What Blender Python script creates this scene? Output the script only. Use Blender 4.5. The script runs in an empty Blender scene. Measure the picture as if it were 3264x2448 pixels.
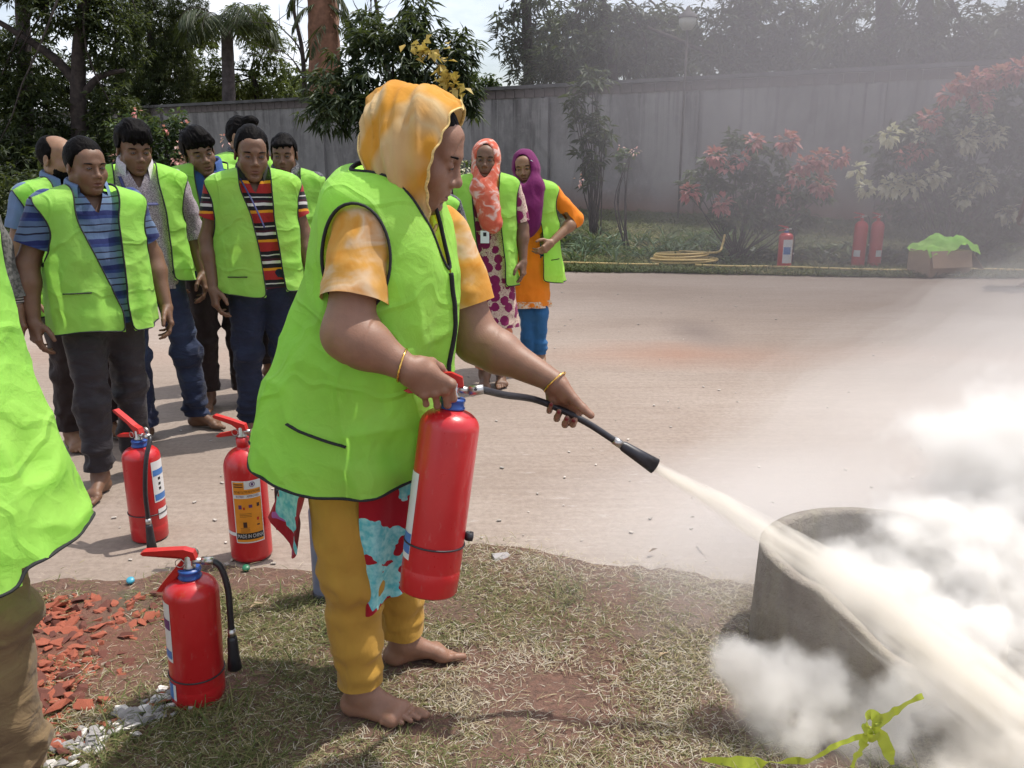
import bpy, math, random
import numpy as np
from mathutils import Vector, Matrix
from mathutils.bvhtree import BVHTree
R = math.radians
scene = bpy.context.scene
COL = scene.collection
rng = np.random.default_rng(7)
random.seed(7)

# ------------------------------------------------------------------ camera
cam_data = bpy.data.cameras.new('camera')
cam = bpy.data.objects.new('camera', cam_data)
COL.objects.link(cam)
cam.location = (0, 0, 1.5)
cam.rotation_euler = (R(90 - 14.9), 0, 0)
cam_data.sensor_width = 36
cam_data.lens = 29.96
cam_data.clip_start = 0.05
cam_data.clip_end = 600
scene.camera = cam

# ------------------------------------------------------------------ sky, sun, exposure
SUN_DIR = Vector((0.60, 0.33, 1.45)).normalized()       # towards the sun: high, behind and to the right
SUN_EL = math.asin(SUN_DIR.z)
SUN_AZ = math.atan2(SUN_DIR.x, SUN_DIR.y)
world = bpy.data.worlds.new('World')
scene.world = world
world.use_nodes = True
wn, wl = world.node_tree.nodes, world.node_tree.links
wn.clear()
w_out = wn.new('ShaderNodeOutputWorld')
w_bg = wn.new('ShaderNodeBackground')
w_bg.inputs['Strength'].default_value = 0.15
w_sky = wn.new('ShaderNodeTexSky')
w_sky.sky_type = 'NISHITA'
w_sky.sun_disc = False
w_sky.sun_elevation = SUN_EL
w_sky.sun_rotation = SUN_AZ
w_sky.dust_density = 3.0
w_sky.air_density = 1.0
# thin bright cloud over the blue
w_tc = wn.new('ShaderNodeTexCoord')
w_map = wn.new('ShaderNodeMapping')
w_map.inputs['Scale'].default_value = (1, 1, 2.6)
w_noise = wn.new('ShaderNodeTexNoise')
w_noise.inputs['Scale'].default_value = 2.3
w_noise.inputs['Detail'].default_value = 7
w_noise.inputs['Roughness'].default_value = 0.6
w_ramp = wn.new('ShaderNodeValToRGB')
w_ramp.color_ramp.elements[0].position = 0.36
w_ramp.color_ramp.elements[1].position = 0.66
w_mix = wn.new('ShaderNodeMix')
w_mix.data_type = 'RGBA'
w_mix.inputs[7].default_value = (7.2, 7.3, 7.9, 1)
wl.new(w_tc.outputs['Generated'], w_map.inputs['Vector'])
wl.new(w_map.outputs[0], w_noise.inputs['Vector'])
wl.new(w_noise.outputs[0], w_ramp.inputs[0])
wl.new(w_ramp.outputs[0], w_mix.inputs[0])
wl.new(w_sky.outputs[0], w_mix.inputs[6])
wl.new(w_mix.outputs[2], w_bg.inputs['Color'])
wl.new(w_bg.outputs[0], w_out.inputs['Surface'])

sun_data = bpy.data.lights.new('sun', 'SUN')
sun_data.energy = 3.75
sun_data.angle = R(0.6)
sun_data.color = (1.0, 0.955, 0.88)
sun = bpy.data.objects.new('sun', sun_data)
sun.rotation_euler = SUN_DIR.to_track_quat('Z', 'Y').to_euler()
sun.location = (6, 6, 20)
COL.objects.link(sun)

vs = scene.view_settings
vs.view_transform = 'Standard'
vs.look = 'None'
vs.gamma = 1
vs.use_curve_mapping = False
vs.exposure = 0.33
cy = scene.cycles
cy.use_denoising = True
cy.max_bounces = 9
cy.diffuse_bounces = 3
cy.glossy_bounces = 2
cy.transmission_bounces = 4
cy.transparent_max_bounces = 12
cy.volume_bounces = 6
cy.caustics_reflective = False
cy.caustics_refractive = False
# ================================================================== helpers: mesh linking
def build_mesh(name, V, quads=None, tris=None, smooth=True):
    me = bpy.data.meshes.new(name)
    V = np.asarray(V, np.float32).reshape(-1, 3)
    q = np.zeros((0, 4), np.int32) if quads is None or len(quads) == 0 else np.asarray(quads, np.int32).reshape(-1, 4)
    t = np.zeros((0, 3), np.int32) if tris is None or len(tris) == 0 else np.asarray(tris, np.int32).reshape(-1, 3)
    me.vertices.add(len(V))
    me.vertices.foreach_set('co', V.ravel())
    me.loops.add(q.size + t.size)
    me.loops.foreach_set('vertex_index', np.concatenate([q.ravel(), t.ravel()]))
    n = len(q) + len(t)
    me.polygons.add(n)
    st = np.concatenate([np.arange(len(q)) * 4, q.size + np.arange(len(t)) * 3]).astype(np.int32)
    me.polygons.foreach_set('loop_start', st)
    me.polygons.foreach_set('use_smooth', np.full(n, bool(smooth)))
    me.update(calc_edges=True)
    return me


def link(name, me, mat=None, parent=None):
    o = bpy.data.objects.new(name, me)
    COL.objects.link(o)
    if mat is not None and len(me.materials) == 0:
        for m in (mat if isinstance(mat, (list, tuple)) else [mat]):
            me.materials.append(m)
    if parent is not None:
        o.parent = parent
    return o


def mobj(name, V, quads=None, tris=None, mat=None, parent=None, smooth=True):
    return link(name, build_mesh(name, V, quads, tris, smooth), mat, parent)


def tag(o, label=None, cat=None, group=None, kind=None):
    if label: o['label'] = label
    if cat: o['category'] = cat
    if group: o['group'] = group
    if kind: o['kind'] = kind
    return o


def thing(name, label, cat, loc=(0, 0, 0), rotz=0.0, group=None):
    o = bpy.data.objects.new(name, None)
    COL.objects.link(o)
    o.empty_display_size = 0.1
    o.location = loc
    o.rotation_euler = (0, 0, rotz)
    return tag(o, label, cat, group)


class MB:
    """collects simple shapes into one mesh"""
    def __init__(s): s.V = []; s.q = []; s.t = []; s.n = 0
    def add(s, V, q=None, t=None):
        V = np.asarray(V, float).reshape(-1, 3)
        if q is not None and len(q): s.q.append(np.asarray(q, int).reshape(-1, 4) + s.n)
        if t is not None and len(t): s.t.append(np.asarray(t, int).reshape(-1, 3) + s.n)
        s.V.append(V); s.n += len(V)
        return s
    def box(s, c, d, rot=None, taper=1.0):
        c = np.asarray(c, float); d = np.asarray(d, float) / 2
        P = np.array([[x, y, z] for z in (-1, 1) for y in (-1, 1) for x in (-1, 1)], float)
        P[4:, :2] *= taper
        P = P * d
        if rot is not None: P = P @ np.asarray(rot).T
        return s.add(P + c, [[0, 2, 3, 1], [4, 5, 7, 6], [0, 1, 5, 4], [2, 6, 7, 3], [0, 4, 6, 2], [1, 3, 7, 5]])
    def tube(s, pts, r, n=8, caps=True, flat=None):
        V, q, t = tube(pts, r, n, caps, flat)
        return s.add(V, q, t)
    def lathe(s, prof, n=24, c=(0, 0, 0)):
        V, q = lathe(prof, n)
        return s.add(V + np.asarray(c, float), q)
    def build(s, name, mat, parent=None, smooth=True):
        return mobj(name, np.concatenate(s.V), np.concatenate(s.q) if s.q else None, np.concatenate(s.t) if s.t else None, mat, parent, smooth)
    def arrays(s):
        return np.concatenate(s.V), (np.concatenate(s.q) if s.q else np.zeros((0, 4), int)), (np.concatenate(s.t) if s.t else np.zeros((0, 3), int))


def tube(pts, r, n=8, caps=True, flat=None, closed=False):
    P = np.asarray(pts, float)
    m = len(P)
    r = np.broadcast_to(np.asarray(r, float), (m,))
    if closed:
        T = np.roll(P, -1, 0) - np.roll(P, 1, 0)
    else:
        T = np.gradient(P, axis=0)
    T /= np.linalg.norm(T, axis=1, keepdims=True) + 1e-9
    up = np.array([0, 0, 1.0]) if abs(T[0, 2]) < 0.9 else np.array([1.0, 0, 0])
    N = np.zeros_like(P)
    u = np.cross(T[0], up); u /= np.linalg.norm(u)
    for i in range(m):
        u = u - T[i] * (u @ T[i]); u /= np.linalg.norm(u) + 1e-9
        N[i] = u
    B = np.cross(T, N)
    a = np.linspace(0, 2 * np.pi, n, endpoint=False)
    fl = 1.0 if flat is None else flat
    V = P[:, None] + r[:, None, None] * (np.cos(a)[None, :, None] * N[:, None] + fl * np.sin(a)[None, :, None] * B[:, None])
    V = V.reshape(-1, 3)
    q = []
    i = np.arange(m if closed else m - 1)[:, None]; j = np.arange(n)[None]
    i2 = (i + 1) % m
    q = np.stack([i * n + j, i * n + (j + 1) % n, i2 * n + (j + 1) % n, i2 * n + j], -1).reshape(-1, 4)
    t = []
    if caps and not closed:
        V = np.concatenate([V, P[:1], P[-1:]])
        c0, c1 = m * n, m * n + 1
        t = [[c0, (k + 1) % n, k] for k in range(n)] + [[c1, (m - 1) * n + k, (m - 1) * n + (k + 1) % n] for k in range(n)]
    return V, q, t


def lathe(prof, n=24):
    p = np.asarray(prof, float)
    m = len(p)
    a = np.linspace(0, 2 * np.pi, n, endpoint=False)
    V = np.stack([p[:, 0, None] * np.cos(a), p[:, 0, None] * np.sin(a), np.repeat(p[:, 1, None], n, 1)], -1).reshape(-1, 3)
    i = np.arange(m - 1)[:, None]; j = np.arange(n)[None]
    q = np.stack([i * n + j, i * n + (j + 1) % n, (i + 1) * n + (j + 1) % n, (i + 1) * n + j], -1).reshape(-1, 4)
    return V, q


def smooth_path(pts, n=24):
    """Catmull-Rom through points"""
    P = np.asarray(pts, float)
    P = np.concatenate([2 * P[:1] - P[1:2], P, 2 * P[-1:] - P[-2:-1]])
    out = []
    segs = len(P) - 3
    for k in range(segs):
        p0, p1, p2, p3 = P[k:k + 4]
        m = max(2, n // segs)
        t = np.linspace(0, 1, m, endpoint=False)[:, None]
        out.append(0.5 * (2 * p1 + (p2 - p0) * t + (2 * p0 - 5 * p1 + 4 * p2 - p3) * t ** 2 + (3 * p1 - p0 - 3 * p2 + p3) * t ** 3))
    out.append(P[-2:-1])
    return np.concatenate(out)


def rotz(a):
    c, s = math.cos(a), math.sin(a)
    return np.array([[c, -s, 0], [s, c, 0], [0, 0, 1.0]])


def rotx(a):
    c, s = math.cos(a), math.sin(a)
    return np.array([[1.0, 0, 0], [0, c, -s], [0, s, c]])


def roty(a):
    c, s = math.cos(a), math.sin(a)
    return np.array([[c, 0, s], [0, 1.0, 0], [-s, 0, c]])


def unit(v):
    v = np.asarray(v, float)
    return v / (np.linalg.norm(v) + 1e-12)


# ------------------------------------------------------------------ value noise
def _hash(ix, iy, iz, seed):
    h = (ix.astype(np.int64) * 374761393 + iy.astype(np.int64) * 668265263 + iz.astype(np.int64) * 2147483647 + seed * 974711) & 0xFFFFFFFF
    h = ((h ^ (h >> 13)) * 1274126177) & 0xFFFFFFFF
    h = (h ^ (h >> 16)) & 0xFFFFFFFF
    return h.astype(np.float64) / 4294967295.0


def vnoise(P, scale=1.0, seed=0):
    Q = np.asarray(P, float) * scale
    I = np.floor(Q).astype(np.int64)
    f = Q - I
    f = f * f * f * (f * (f * 6 - 15) + 10)
    r = 0
    for dx in (0, 1):
        wx = f[:, 0] if dx else 1 - f[:, 0]
        for dy in (0, 1):
            wy = f[:, 1] if dy else 1 - f[:, 1]
            for dz in (0, 1):
                wz = f[:, 2] if dz else 1 - f[:, 2]
                r = r + wx * wy * wz * _hash(I[:, 0] + dx, I[:, 1] + dy, I[:, 2] + dz, seed)
    return r * 2 - 1


def fbm(P, scale=1.0, seed=0, oct=3):
    r = 0; a = 1.0
    for k in range(oct):
        r = r + a * vnoise(P, scale * 2.03 ** k, seed + 17 * k); a *= 0.5
    return r


def ridged(P, scale=1.0, seed=0):
    return 1 - 2 * np.abs(vnoise(P, scale, seed))


# ------------------------------------------------------------------ signed distance modelling
def smin(a, b, k):
    if k <= 0: return np.minimum(a, b)
    h = np.clip(k - np.abs(a - b), 0, None) / k
    return np.minimum(a, b) - h * h * k * 0.25


def smax(a, b, k):
    return -smin(-a, -b, k)


class Field:
    def __init__(s, lo, hi, h):
        s.h = float(h)
        s.lo = np.asarray(lo, float)
        s.n = (np.ceil((np.asarray(hi, float) - s.lo) / h).astype(int) + 1)
        s.D = np.full(s.n, 0.2, np.float32)
        s.ax = [s.lo[i] + h * np.arange(s.n[i]) for i in range(3)]
    def put(s, fn, lo, hi, k=0.0, op='u'):
        i0 = np.clip(np.floor((np.asarray(lo) - k - 2 * s.h - s.lo) / s.h).astype(int), 0, s.n)
        i1 = np.clip(np.ceil((np.asarray(hi) + k + 2 * s.h - s.lo) / s.h).astype(int) + 1, 0, s.n)
        if (i1 <= i0).any(): return s
        sl = tuple(slice(a, b) for a, b in zip(i0, i1))
        X = s.ax[0][sl[0]][:, None, None]; Y = s.ax[1][sl[1]][None, :, None]; Z = s.ax[2][sl[2]][None, None, :]
        d = fn(X, Y, Z)
        if op == 'u': s.D[sl] = smin(s.D[sl], d, k)
        elif op == 's': s.D[sl] = smax(s.D[sl], -d, k)
        else: s.D[sl] = smax(s.D[sl], d, k)
        return s
    def cap(s, a, b, ra, rb=None, k=0.01, op='u'):
        rb = ra if rb is None else rb
        a = np.asarray(a, float); b = np.asarray(b, float); ab = b - a; L2 = max(ab @ ab, 1e-9)
        def fn(X, Y, Z):
            px, py, pz = X - a[0], Y - a[1], Z - a[2]
            t = np.clip((px * ab[0] + py * ab[1] + pz * ab[2]) / L2, 0, 1)
            return np.sqrt((px - t * ab[0]) ** 2 + (py - t * ab[1]) ** 2 + (pz - t * ab[2]) ** 2) - (ra + (rb - ra) * t)
        r = max(ra, rb)
        return s.put(fn, np.minimum(a, b) - r, np.maximum(a, b) + r, k, op)
    def ell(s, c, r, k=0.01, op='u', rot=None):
        c = np.asarray(c, float); r = np.broadcast_to(np.asarray(r, float), (3,))
        def fn(X, Y, Z):
            px, py, pz = X - c[0], Y - c[1], Z - c[2]
            if rot is not None:
                M = rot
                px, py, pz = (M[0, 0] * px + M[1, 0] * py + M[2, 0] * pz, M[0, 1] * px + M[1, 1] * py + M[2, 1] * pz, M[0, 2] * px + M[1, 2] * py + M[2, 2] * pz)
            k0 = np.sqrt((px / r[0]) ** 2 + (py / r[1]) ** 2 + (pz / r[2]) ** 2)
            k1 = np.sqrt((px / r[0] ** 2) ** 2 + (py / r[1] ** 2) ** 2 + (pz / r[2] ** 2) ** 2)
            return k0 * (k0 - 1) / (k1 + 1e-9)
        m = r.max() if rot is not None else r
        return s.put(fn, c - m, c + m, k, op)
    def all(s, fn, k=0.0, op='u'):
        return s.put(fn, s.lo, s.lo + s.h * (s.n - 1), k, op)
    def mesh(s, smooth=1):
        D = s.D
        S = D < 0
        n = D.shape
        cells = np.zeros(tuple(k - 1 for k in n), bool)
        c8 = [S[a:n[0] - 1 + a, b:n[1] - 1 + b, c:n[2] - 1 + c] for a in (0, 1) for b in (0, 1) for c in (0, 1)]
        anyi = c8[0].copy(); alli = c8[0].copy()
        for c in c8[1:]:
            anyi |= c; alli &= c
        cells = anyi & ~alli
        idx = np.full(cells.shape, -1, np.int64)
        ci = np.argwhere(cells)
        if len(ci) == 0: return np.zeros((0, 3)), np.zeros((0, 4), int)
        idx[tuple(ci.T)] = np.arange(len(ci))
        acc = np.zeros((len(ci), 3)); cnt = np.zeros(len(ci))
        corner = [(a, b, c) for a in (0, 1) for b in (0, 1) for c in (0, 1)]
        vals = np.stack([D[ci[:, 0] + a, ci[:, 1] + b, ci[:, 2] + c] for a, b, c in corner], 1).astype(float)
        for i in range(8):
            for j in range(i + 1, 8):
                df = [corner[j][k] - corner[i][k] for k in range(3)]
                if sum(abs(x) for x in df) != 1: continue
                m = (vals[:, i] < 0) != (vals[:, j] < 0)
                t = vals[m, i] / (vals[m, i] - vals[m, j])
                p = np.array(corner[i])[None] + t[:, None] * np.array(df)[None]
                acc[m] += p; cnt[m] += 1
        V = s.lo + s.h * (ci + acc / cnt[:, None])
        Q = []
        for ax in range(3):
            o = [0, 0, 0]; o[ax] = 1
            A = S[:n[0] - o[0], :n[1] - o[1], :n[2] - o[2]]; B = S[o[0]:, o[1]:, o[2]:]
            e = np.argwhere(A != B)
            u, v = (ax + 1) % 3, (ax + 2) % 3
            e = e[(e[:, u] > 0) & (e[:, v] > 0) & (e[:, u] < n[u] - 1) & (e[:, v] < n[v] - 1)]
            if len(e) == 0: continue
            def at(du, dv):
                k = e.copy(); k[:, u] += du; k[:, v] += dv
                return idx[k[:, 0], k[:, 1], k[:, 2]]
            q = np.stack([at(-1, -1), at(0, -1), at(0, 0), at(-1, 0)], 1)
            inside = S[e[:, 0], e[:, 1], e[:, 2]]
            q[~inside] = q[~inside][:, ::-1]
            Q.append(q)
        Q = np.concatenate(Q)
        Q = Q[(Q >= 0).all(1)]
        for _ in range(smooth): V = relax(V, Q, 0.5)
        return V, Q


def relax(V, F, f=0.5):
    acc = np.zeros_like(V); cnt = np.zeros(len(V))
    m = F.shape[1]
    for k in range(m):
        a, b = F[:, k], F[:, (k + 1) % m]
        for d in range(3):
            acc[:, d] += np.bincount(a, V[b, d], len(V)) + np.bincount(b, V[a, d], len(V))
        cnt += np.bincount(a, minlength=len(V)) + np.bincount(b, minlength=len(V))
    return V + f * (acc / np.maximum(cnt, 1)[:, None] - V)


def vnormals(V, F):
    a, b, c = V[F[:, 0]], V[F[:, 1]], V[F[:, 2]]
    N = np.cross(b - a, c - a) if F.shape[1] == 3 else np.cross(c - a, V[F[:, 3]] - b)
    out = np.zeros_like(V)
    for k in range(F.shape[1]):
        for d in range(3): out[:, d] += np.bincount(F[:, k], N[:, d], len(V))
    return out / (np.linalg.norm(out, axis=1, keepdims=True) + 1e-12)


def clip_mesh(V, Q, g):
    """keep g>0; cuts clean edges. returns V, quads, tris, boundary segments"""
    pos = g > 0
    full = pos[Q].all(1)
    none = ~pos[Q].any(1)
    quads = Q[full]
    mix = Q[~full & ~none]
    T = np.concatenate([mix[:, [0, 1, 2]], mix[:, [0, 2, 3]]])
    k = pos[T].sum(1)
    tris = [T[k == 3]]
    key = {}
    newV = []; tr = []; segs = []
    base = len(V)
    def cut(a, b):
        kk = (a, b) if a < b else (b, a)
        if kk in key: return key[kk]
        t = g[a] / (g[a] - g[b])
        newV.append(V[a] + t * (V[b] - V[a])); key[kk] = base + len(newV) - 1
        return key[kk]
    for tri in T[(k == 1) | (k == 2)].tolist():
        p = [pos[v] for v in tri]
        if sum(p) == 1:
            i = p.index(True); a, b, c = tri[i], tri[(i + 1) % 3], tri[(i + 2) % 3]
            x, y = cut(a, b), cut(a, c)
            tr.append((a, x, y)); segs.append((x, y))
        else:
            i = p.index(False); a, b, c = tri[i], tri[(i + 1) % 3], tri[(i + 2) % 3]
            x, y = cut(a, b), cut(a, c)
            tr.append((x, b, c)); tr.append((x, c, y)); segs.append((x, y))
    VV = np.concatenate([V, np.array(newV).reshape(-1, 3)])
    tris = np.concatenate([tris[0], np.array(tr, int).reshape(-1, 3)])
    used = np.zeros(len(VV), bool); used[quads.ravel()] = True; used[tris.ravel()] = True
    rm = np.cumsum(used) - 1
    return VV[used], rm[quads], rm[tris], [(rm[a], rm[b]) for a, b in segs if used[a] and used[b]]


def loops_of(segs):
    nb = {}
    for a, b in segs:
        if a == b: continue
        nb.setdefault(a, []).append(b); nb.setdefault(b, []).append(a)
    seen = set(); out = []
    starts = [v for v in nb if len(nb[v]) == 1] + list(nb)
    for s0 in starts:
        if s0 in seen: continue
        path = [s0]; seen.add(s0); cur = s0
        while True:
            nx = [v for v in nb[cur] if v not in seen]
            if not nx: break
            cur = nx[0]; seen.add(cur); path.append(cur)
        closed = len(path) > 3 and path[0] in nb[path[-1]]
        if len(path) > 4: out.append((path, closed))
    return out


def resample(P, step, closed=False):
    P = np.asarray(P, float)
    if closed: P = np.concatenate([P, P[:1]])
    d = np.concatenate([[0], np.cumsum(np.linalg.norm(np.diff(P, axis=0), axis=1))])
    n = max(4, int(d[-1] / step))
    t = np.linspace(0, d[-1], n + (0 if closed else 1), endpoint=not closed)
    return np.stack([np.interp(t, d, P[:, k]) for k in range(3)], 1)


def trim_mesh(V, segs, r=0.006, step=0.014, flat=0.6):
    out = []
    for path, closed in loops_of(segs):
        P = V[path]
        if len(P) < 5: continue
        P = resample(P, step, closed)
        for _ in range(2):
            if closed: P = 0.5 * P + 0.25 * (np.roll(P, 1, 0) + np.roll(P, -1, 0))
            else: P[1:-1] = 0.5 * P[1:-1] + 0.25 * (P[:-2] + P[2:])
        mb = MB(); mb.add(*tube(P, r, 6, not closed, flat, closed))
        out.append((len(P), mb))
    return [m for _, m in sorted(out, key=lambda a: -a[0])]


def interp_table(tab, z):
    t = np.asarray(tab, float)
    return [np.interp(z, t[:, 0], t[:, k]) for k in range(1, t.shape[1])]
# ================================================================== materials
def newmat(name):
    m = bpy.data.materials.new(name)
    m.use_nodes = True
    nt = m.node_tree
    nt.nodes.clear()
    out = nt.nodes.new('ShaderNodeOutputMaterial')
    b = nt.nodes.new('ShaderNodeBsdfPrincipled')
    nt.links.new(b.outputs[0], out.inputs['Surface'])
    return m, nt, b, out


def nd(nt, kind, **kw):
    n = nt.nodes.new(kind)
    for k, v in kw.items():
        if hasattr(n, k): setattr(n, k, v)
        else: n.inputs[k].default_value = v
    return n


def objcoord(nt, scale=(1, 1, 1)):
    tc = nd(nt, 'ShaderNodeTexCoord')
    mp = nd(nt, 'ShaderNodeMapping')
    mp.inputs['Scale'].default_value = scale
    nt.links.new(tc.outputs['Object'], mp.inputs['Vector'])
    return mp.outputs[0]


def noise(nt, vec, scale, detail=3, rough=0.55, dist=0.0):
    n = nd(nt, 'ShaderNodeTexNoise')
    n.inputs['Scale'].default_value = scale
    n.inputs['Detail'].default_value = detail
    n.inputs['Roughness'].default_value = rough
    n.inputs['Distortion'].default_value = dist
    if vec is not None: nt.links.new(vec, n.inputs['Vector'])
    return n.outputs[0]


def ramp(nt, fac, stops, interp='LINEAR'):
    r = nd(nt, 'ShaderNodeValToRGB')
    cr = r.color_ramp
    cr.interpolation = interp
    while len(cr.elements) < len(stops): cr.elements.new(0.5)
    while len(cr.elements) > len(stops): cr.elements.remove(cr.elements[-1])
    for e, (p, c) in zip(cr.elements, stops):
        e.position = p
        e.color = (c, c, c, 1) if not hasattr(c, '__len__') else (c[0], c[1], c[2], 1)
    nt.links.new(fac, r.inputs[0])
    return r.outputs[0]


def mixc(nt, fac, a, b, mode='MIX'):
    m = nd(nt, 'ShaderNodeMix')
    m.data_type = 'RGBA'
    m.blend_type = mode
    for s, v in ((0, fac), (6, a), (7, b)):
        if hasattr(v, 'is_linked'): nt.links.new(v, m.inputs[s])
        elif s == 0: m.inputs[0].default_value = v
        else: m.inputs[s].default_value = (v[0], v[1], v[2], 1)
    return m.outputs[2]


def math_(nt, op, a, b=None, c=None):
    m = nd(nt, 'ShaderNodeMath')
    m.operation = op
    for i, v in enumerate((a, b, c)):
        if v is None: continue
        if hasattr(v, 'is_linked'): nt.links.new(v, m.inputs[i])
        else: m.inputs[i].default_value = v
    return m.outputs[0]


def bump(nt, bsdf, h, strength=0.3, dist=0.01):
    b = nd(nt, 'ShaderNodeBump')
    b.inputs['Strength'].default_value = strength
    b.inputs['Distance'].default_value = dist
    nt.links.new(h, b.inputs['Height'])
    nt.links.new(b.outputs[0], bsdf.inputs['Normal'])
    return b


def setc(nt, bsdf, c):
    if hasattr(c, 'is_linked'): nt.links.new(c, bsdf.inputs['Base Color'])
    else: bsdf.inputs['Base Color'].default_value = (c[0], c[1], c[2], 1)


def simple(name, c, rough=0.6, metal=0.0, var=0.12, scale=30, bmp=0.0, spec=0.5, coat=0.0):
    m, nt, b, o = newmat(name)
    v = objcoord(nt)
    n = noise(nt, v, scale, 4)
    c = np.asarray(c, float)
    setc(nt, b, ramp(nt, n, [(0.3, c * (1 - var)), (0.7, np.minimum(c * (1 + var), 1))]))
    b.inputs['Roughness'].default_value = rough
    b.inputs['Metallic'].default_value = metal
    b.inputs['Specular IOR Level'].default_value = spec
    if coat:
        b.inputs['Coat Weight'].default_value = coat
        b.inputs['Coat Roughness'].default_value = 0.12
    if bmp: bump(nt, b, n, bmp, 0.004)
    return m


def cloth(name, colour_fn, rough=0.85, weave=900, wrinkle=0.25, wscale=14, trans=0.0, tcol=None, stretch=(1, 1, 0.5)):
    """woven cloth: colour_fn(nt, object_vec) -> colour; wrinkle bump plus weave"""
    m, nt, b, o = newmat(name)
    v = objcoord(nt)
    c = colour_fn(nt, v) if callable(colour_fn) else colour_fn
    setc(nt, b, c)
    b.inputs['Roughness'].default_value = rough
    b.inputs['Specular IOR Level'].default_value = 0.25
    b.inputs['Sheen Weight'].default_value = 0.08
    vs_ = objcoord(nt, stretch)
    n1 = noise(nt, vs_, wscale, 3, 0.5, 0.6)
    n2 = noise(nt, v, weave, 1)
    h = math_(nt, 'ADD', math_(nt, 'MULTIPLY', n1, 1.0), math_(nt, 'MULTIPLY', n2, 0.04))
    bump(nt, b, h, wrinkle, 0.03)
    if trans > 0:
        tr = nd(nt, 'ShaderNodeBsdfTranslucent')
        if tcol is None:
            if hasattr(c, 'is_linked'): nt.links.new(c, tr.inputs[0])
            else: tr.inputs[0].default_value = (*c[:3], 1)
        else: tr.inputs[0].default_value = (*tcol, 1)
        mx = nd(nt, 'ShaderNodeMixShader')
        mx.inputs[0].default_value = trans
        nt.links.new(b.outputs[0], mx.inputs[1]); nt.links.new(tr.outputs[0], mx.inputs[2])
        nt.links.new(mx.outputs[0], o.inputs['Surface'])
    return m


def vest_mat():
    m, nt, b, o = newmat('hi_vis_fabric')
    v = objcoord(nt)
    n = noise(nt, v, 3.5, 3)
    c = ramp(nt, n, [(0.3, (0.48, 1.0, 0.15)), (0.7, (0.57, 1.0, 0.18))])
    setc(nt, b, c)
    b.inputs['Roughness'].default_value = 0.5
    b.inputs['Specular IOR Level'].default_value = 0.3
    b.inputs['Sheen Weight'].default_value = 0.1
    # packing creases: sharp facets from cell edges, plus soft crumple
    vo = nd(nt, 'ShaderNodeTexVoronoi')
    vo.feature = 'F1'
    vo.inputs['Scale'].default_value = 5.5
    wv = noise(nt, v, 5, 2)
    mv = nd(nt, 'ShaderNodeMix'); mv.data_type = 'VECTOR'
    vd = nd(nt, 'ShaderNodeVectorMath'); vd.operation = 'SCALE'
    cmb = nd(nt, 'ShaderNodeTexNoise'); cmb.inputs['Scale'].default_value = 4
    nt.links.new(v, cmb.inputs['Vector'])
    nt.links.new(cmb.outputs['Color'], vd.inputs[0]); vd.inputs['Scale'].default_value = 0.25
    va = nd(nt, 'ShaderNodeVectorMath'); va.operation = 'ADD'
    nt.links.new(v, va.inputs[0]); nt.links.new(vd.outputs[0], va.inputs[1])
    nt.links.new(va.outputs[0], vo.inputs['Vector'])
    vo2 = nd(nt, 'ShaderNodeTexVoronoi'); vo2.inputs['Scale'].default_value = 14
    nt.links.new(va.outputs[0], vo2.inputs['Vector'])
    n2 = noise(nt, v, 26, 3, 0.6, 1.0)
    n3 = noise(nt, v, 1400, 1)
    h = math_(nt, 'ADD', math_(nt, 'MULTIPLY', vo.outputs['Distance'], 0.55), math_(nt, 'MULTIPLY', n2, 0.10))
    h = math_(nt, 'ADD', h, math_(nt, 'MULTIPLY', vo2.outputs['Distance'], 0.22))
    h = math_(nt, 'ADD', h, math_(nt, 'MULTIPLY', n3, 0.02))
    sx = nd(nt, 'ShaderNodeSeparateXYZ'); nt.links.new(va.outputs[0], sx.inputs[0])
    for ax, per, ph in ((2, .235, .07), (0, .21, .105), (1, .25, .02)):
        fr = math_(nt, 'FRACT', math_(nt, 'MULTIPLY', math_(nt, 'ADD', sx.outputs[ax], ph + 3), 1 / per))
        rd = ramp(nt, math_(nt, 'ABSOLUTE', math_(nt, 'SUBTRACT', fr, .5)), [(0.0, 1.0), (0.055, 0.0)])
        h = math_(nt, 'ADD', h, math_(nt, 'MULTIPLY', rd, 0.10))
    bump(nt, b, h, 0.75, 0.055)
    tr = nd(nt, 'ShaderNodeBsdfTranslucent')
    tr.inputs[0].default_value = (0.50, 1.0, 0.15, 1)
    mx = nd(nt, 'ShaderNodeMixShader')
    mx.inputs[0].default_value = 0.58
    nt.links.new(b.outputs[0], mx.inputs[1]); nt.links.new(tr.outputs[0], mx.inputs[2])
    nt.links.new(mx.outputs[0], o.inputs['Surface'])
    return m


def skin_mat(name, c):
    m, nt, b, o = newmat(name)
    v = objcoord(nt)
    c = np.asarray(c, float)
    n = noise(nt, v, 22, 4, 0.6)
    base = ramp(nt, n, [(0.25, c * 0.86), (0.75, c * 1.14)])
    at = nd(nt, 'ShaderNodeAttribute'); at.attribute_name = 'lip'
    base = mixc(nt, at.outputs['Fac'], base, (c[0] * 0.82, c[1] * 0.55, c[2] * 0.62))
    an = nd(nt, 'ShaderNodeAttribute'); an.attribute_name = 'nail'
    base = mixc(nt, an.outputs['Fac'], base, (0.16, 0.012, 0.02))
    setc(nt, b, base)
    b.inputs['Roughness'].default_value = 0.52
    b.inputs['Specular IOR Level'].default_value = 0.42
    b.inputs['Subsurface Weight'].default_value = 0.12
    b.inputs['Subsurface Radius'].default_value = (0.012, 0.004, 0.002)
    b.inputs['Subsurface Scale'].default_value = 0.6
    h = noise(nt, v, 260, 3)
    bump(nt, b, h, 0.2, 0.003)
    return m


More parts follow.
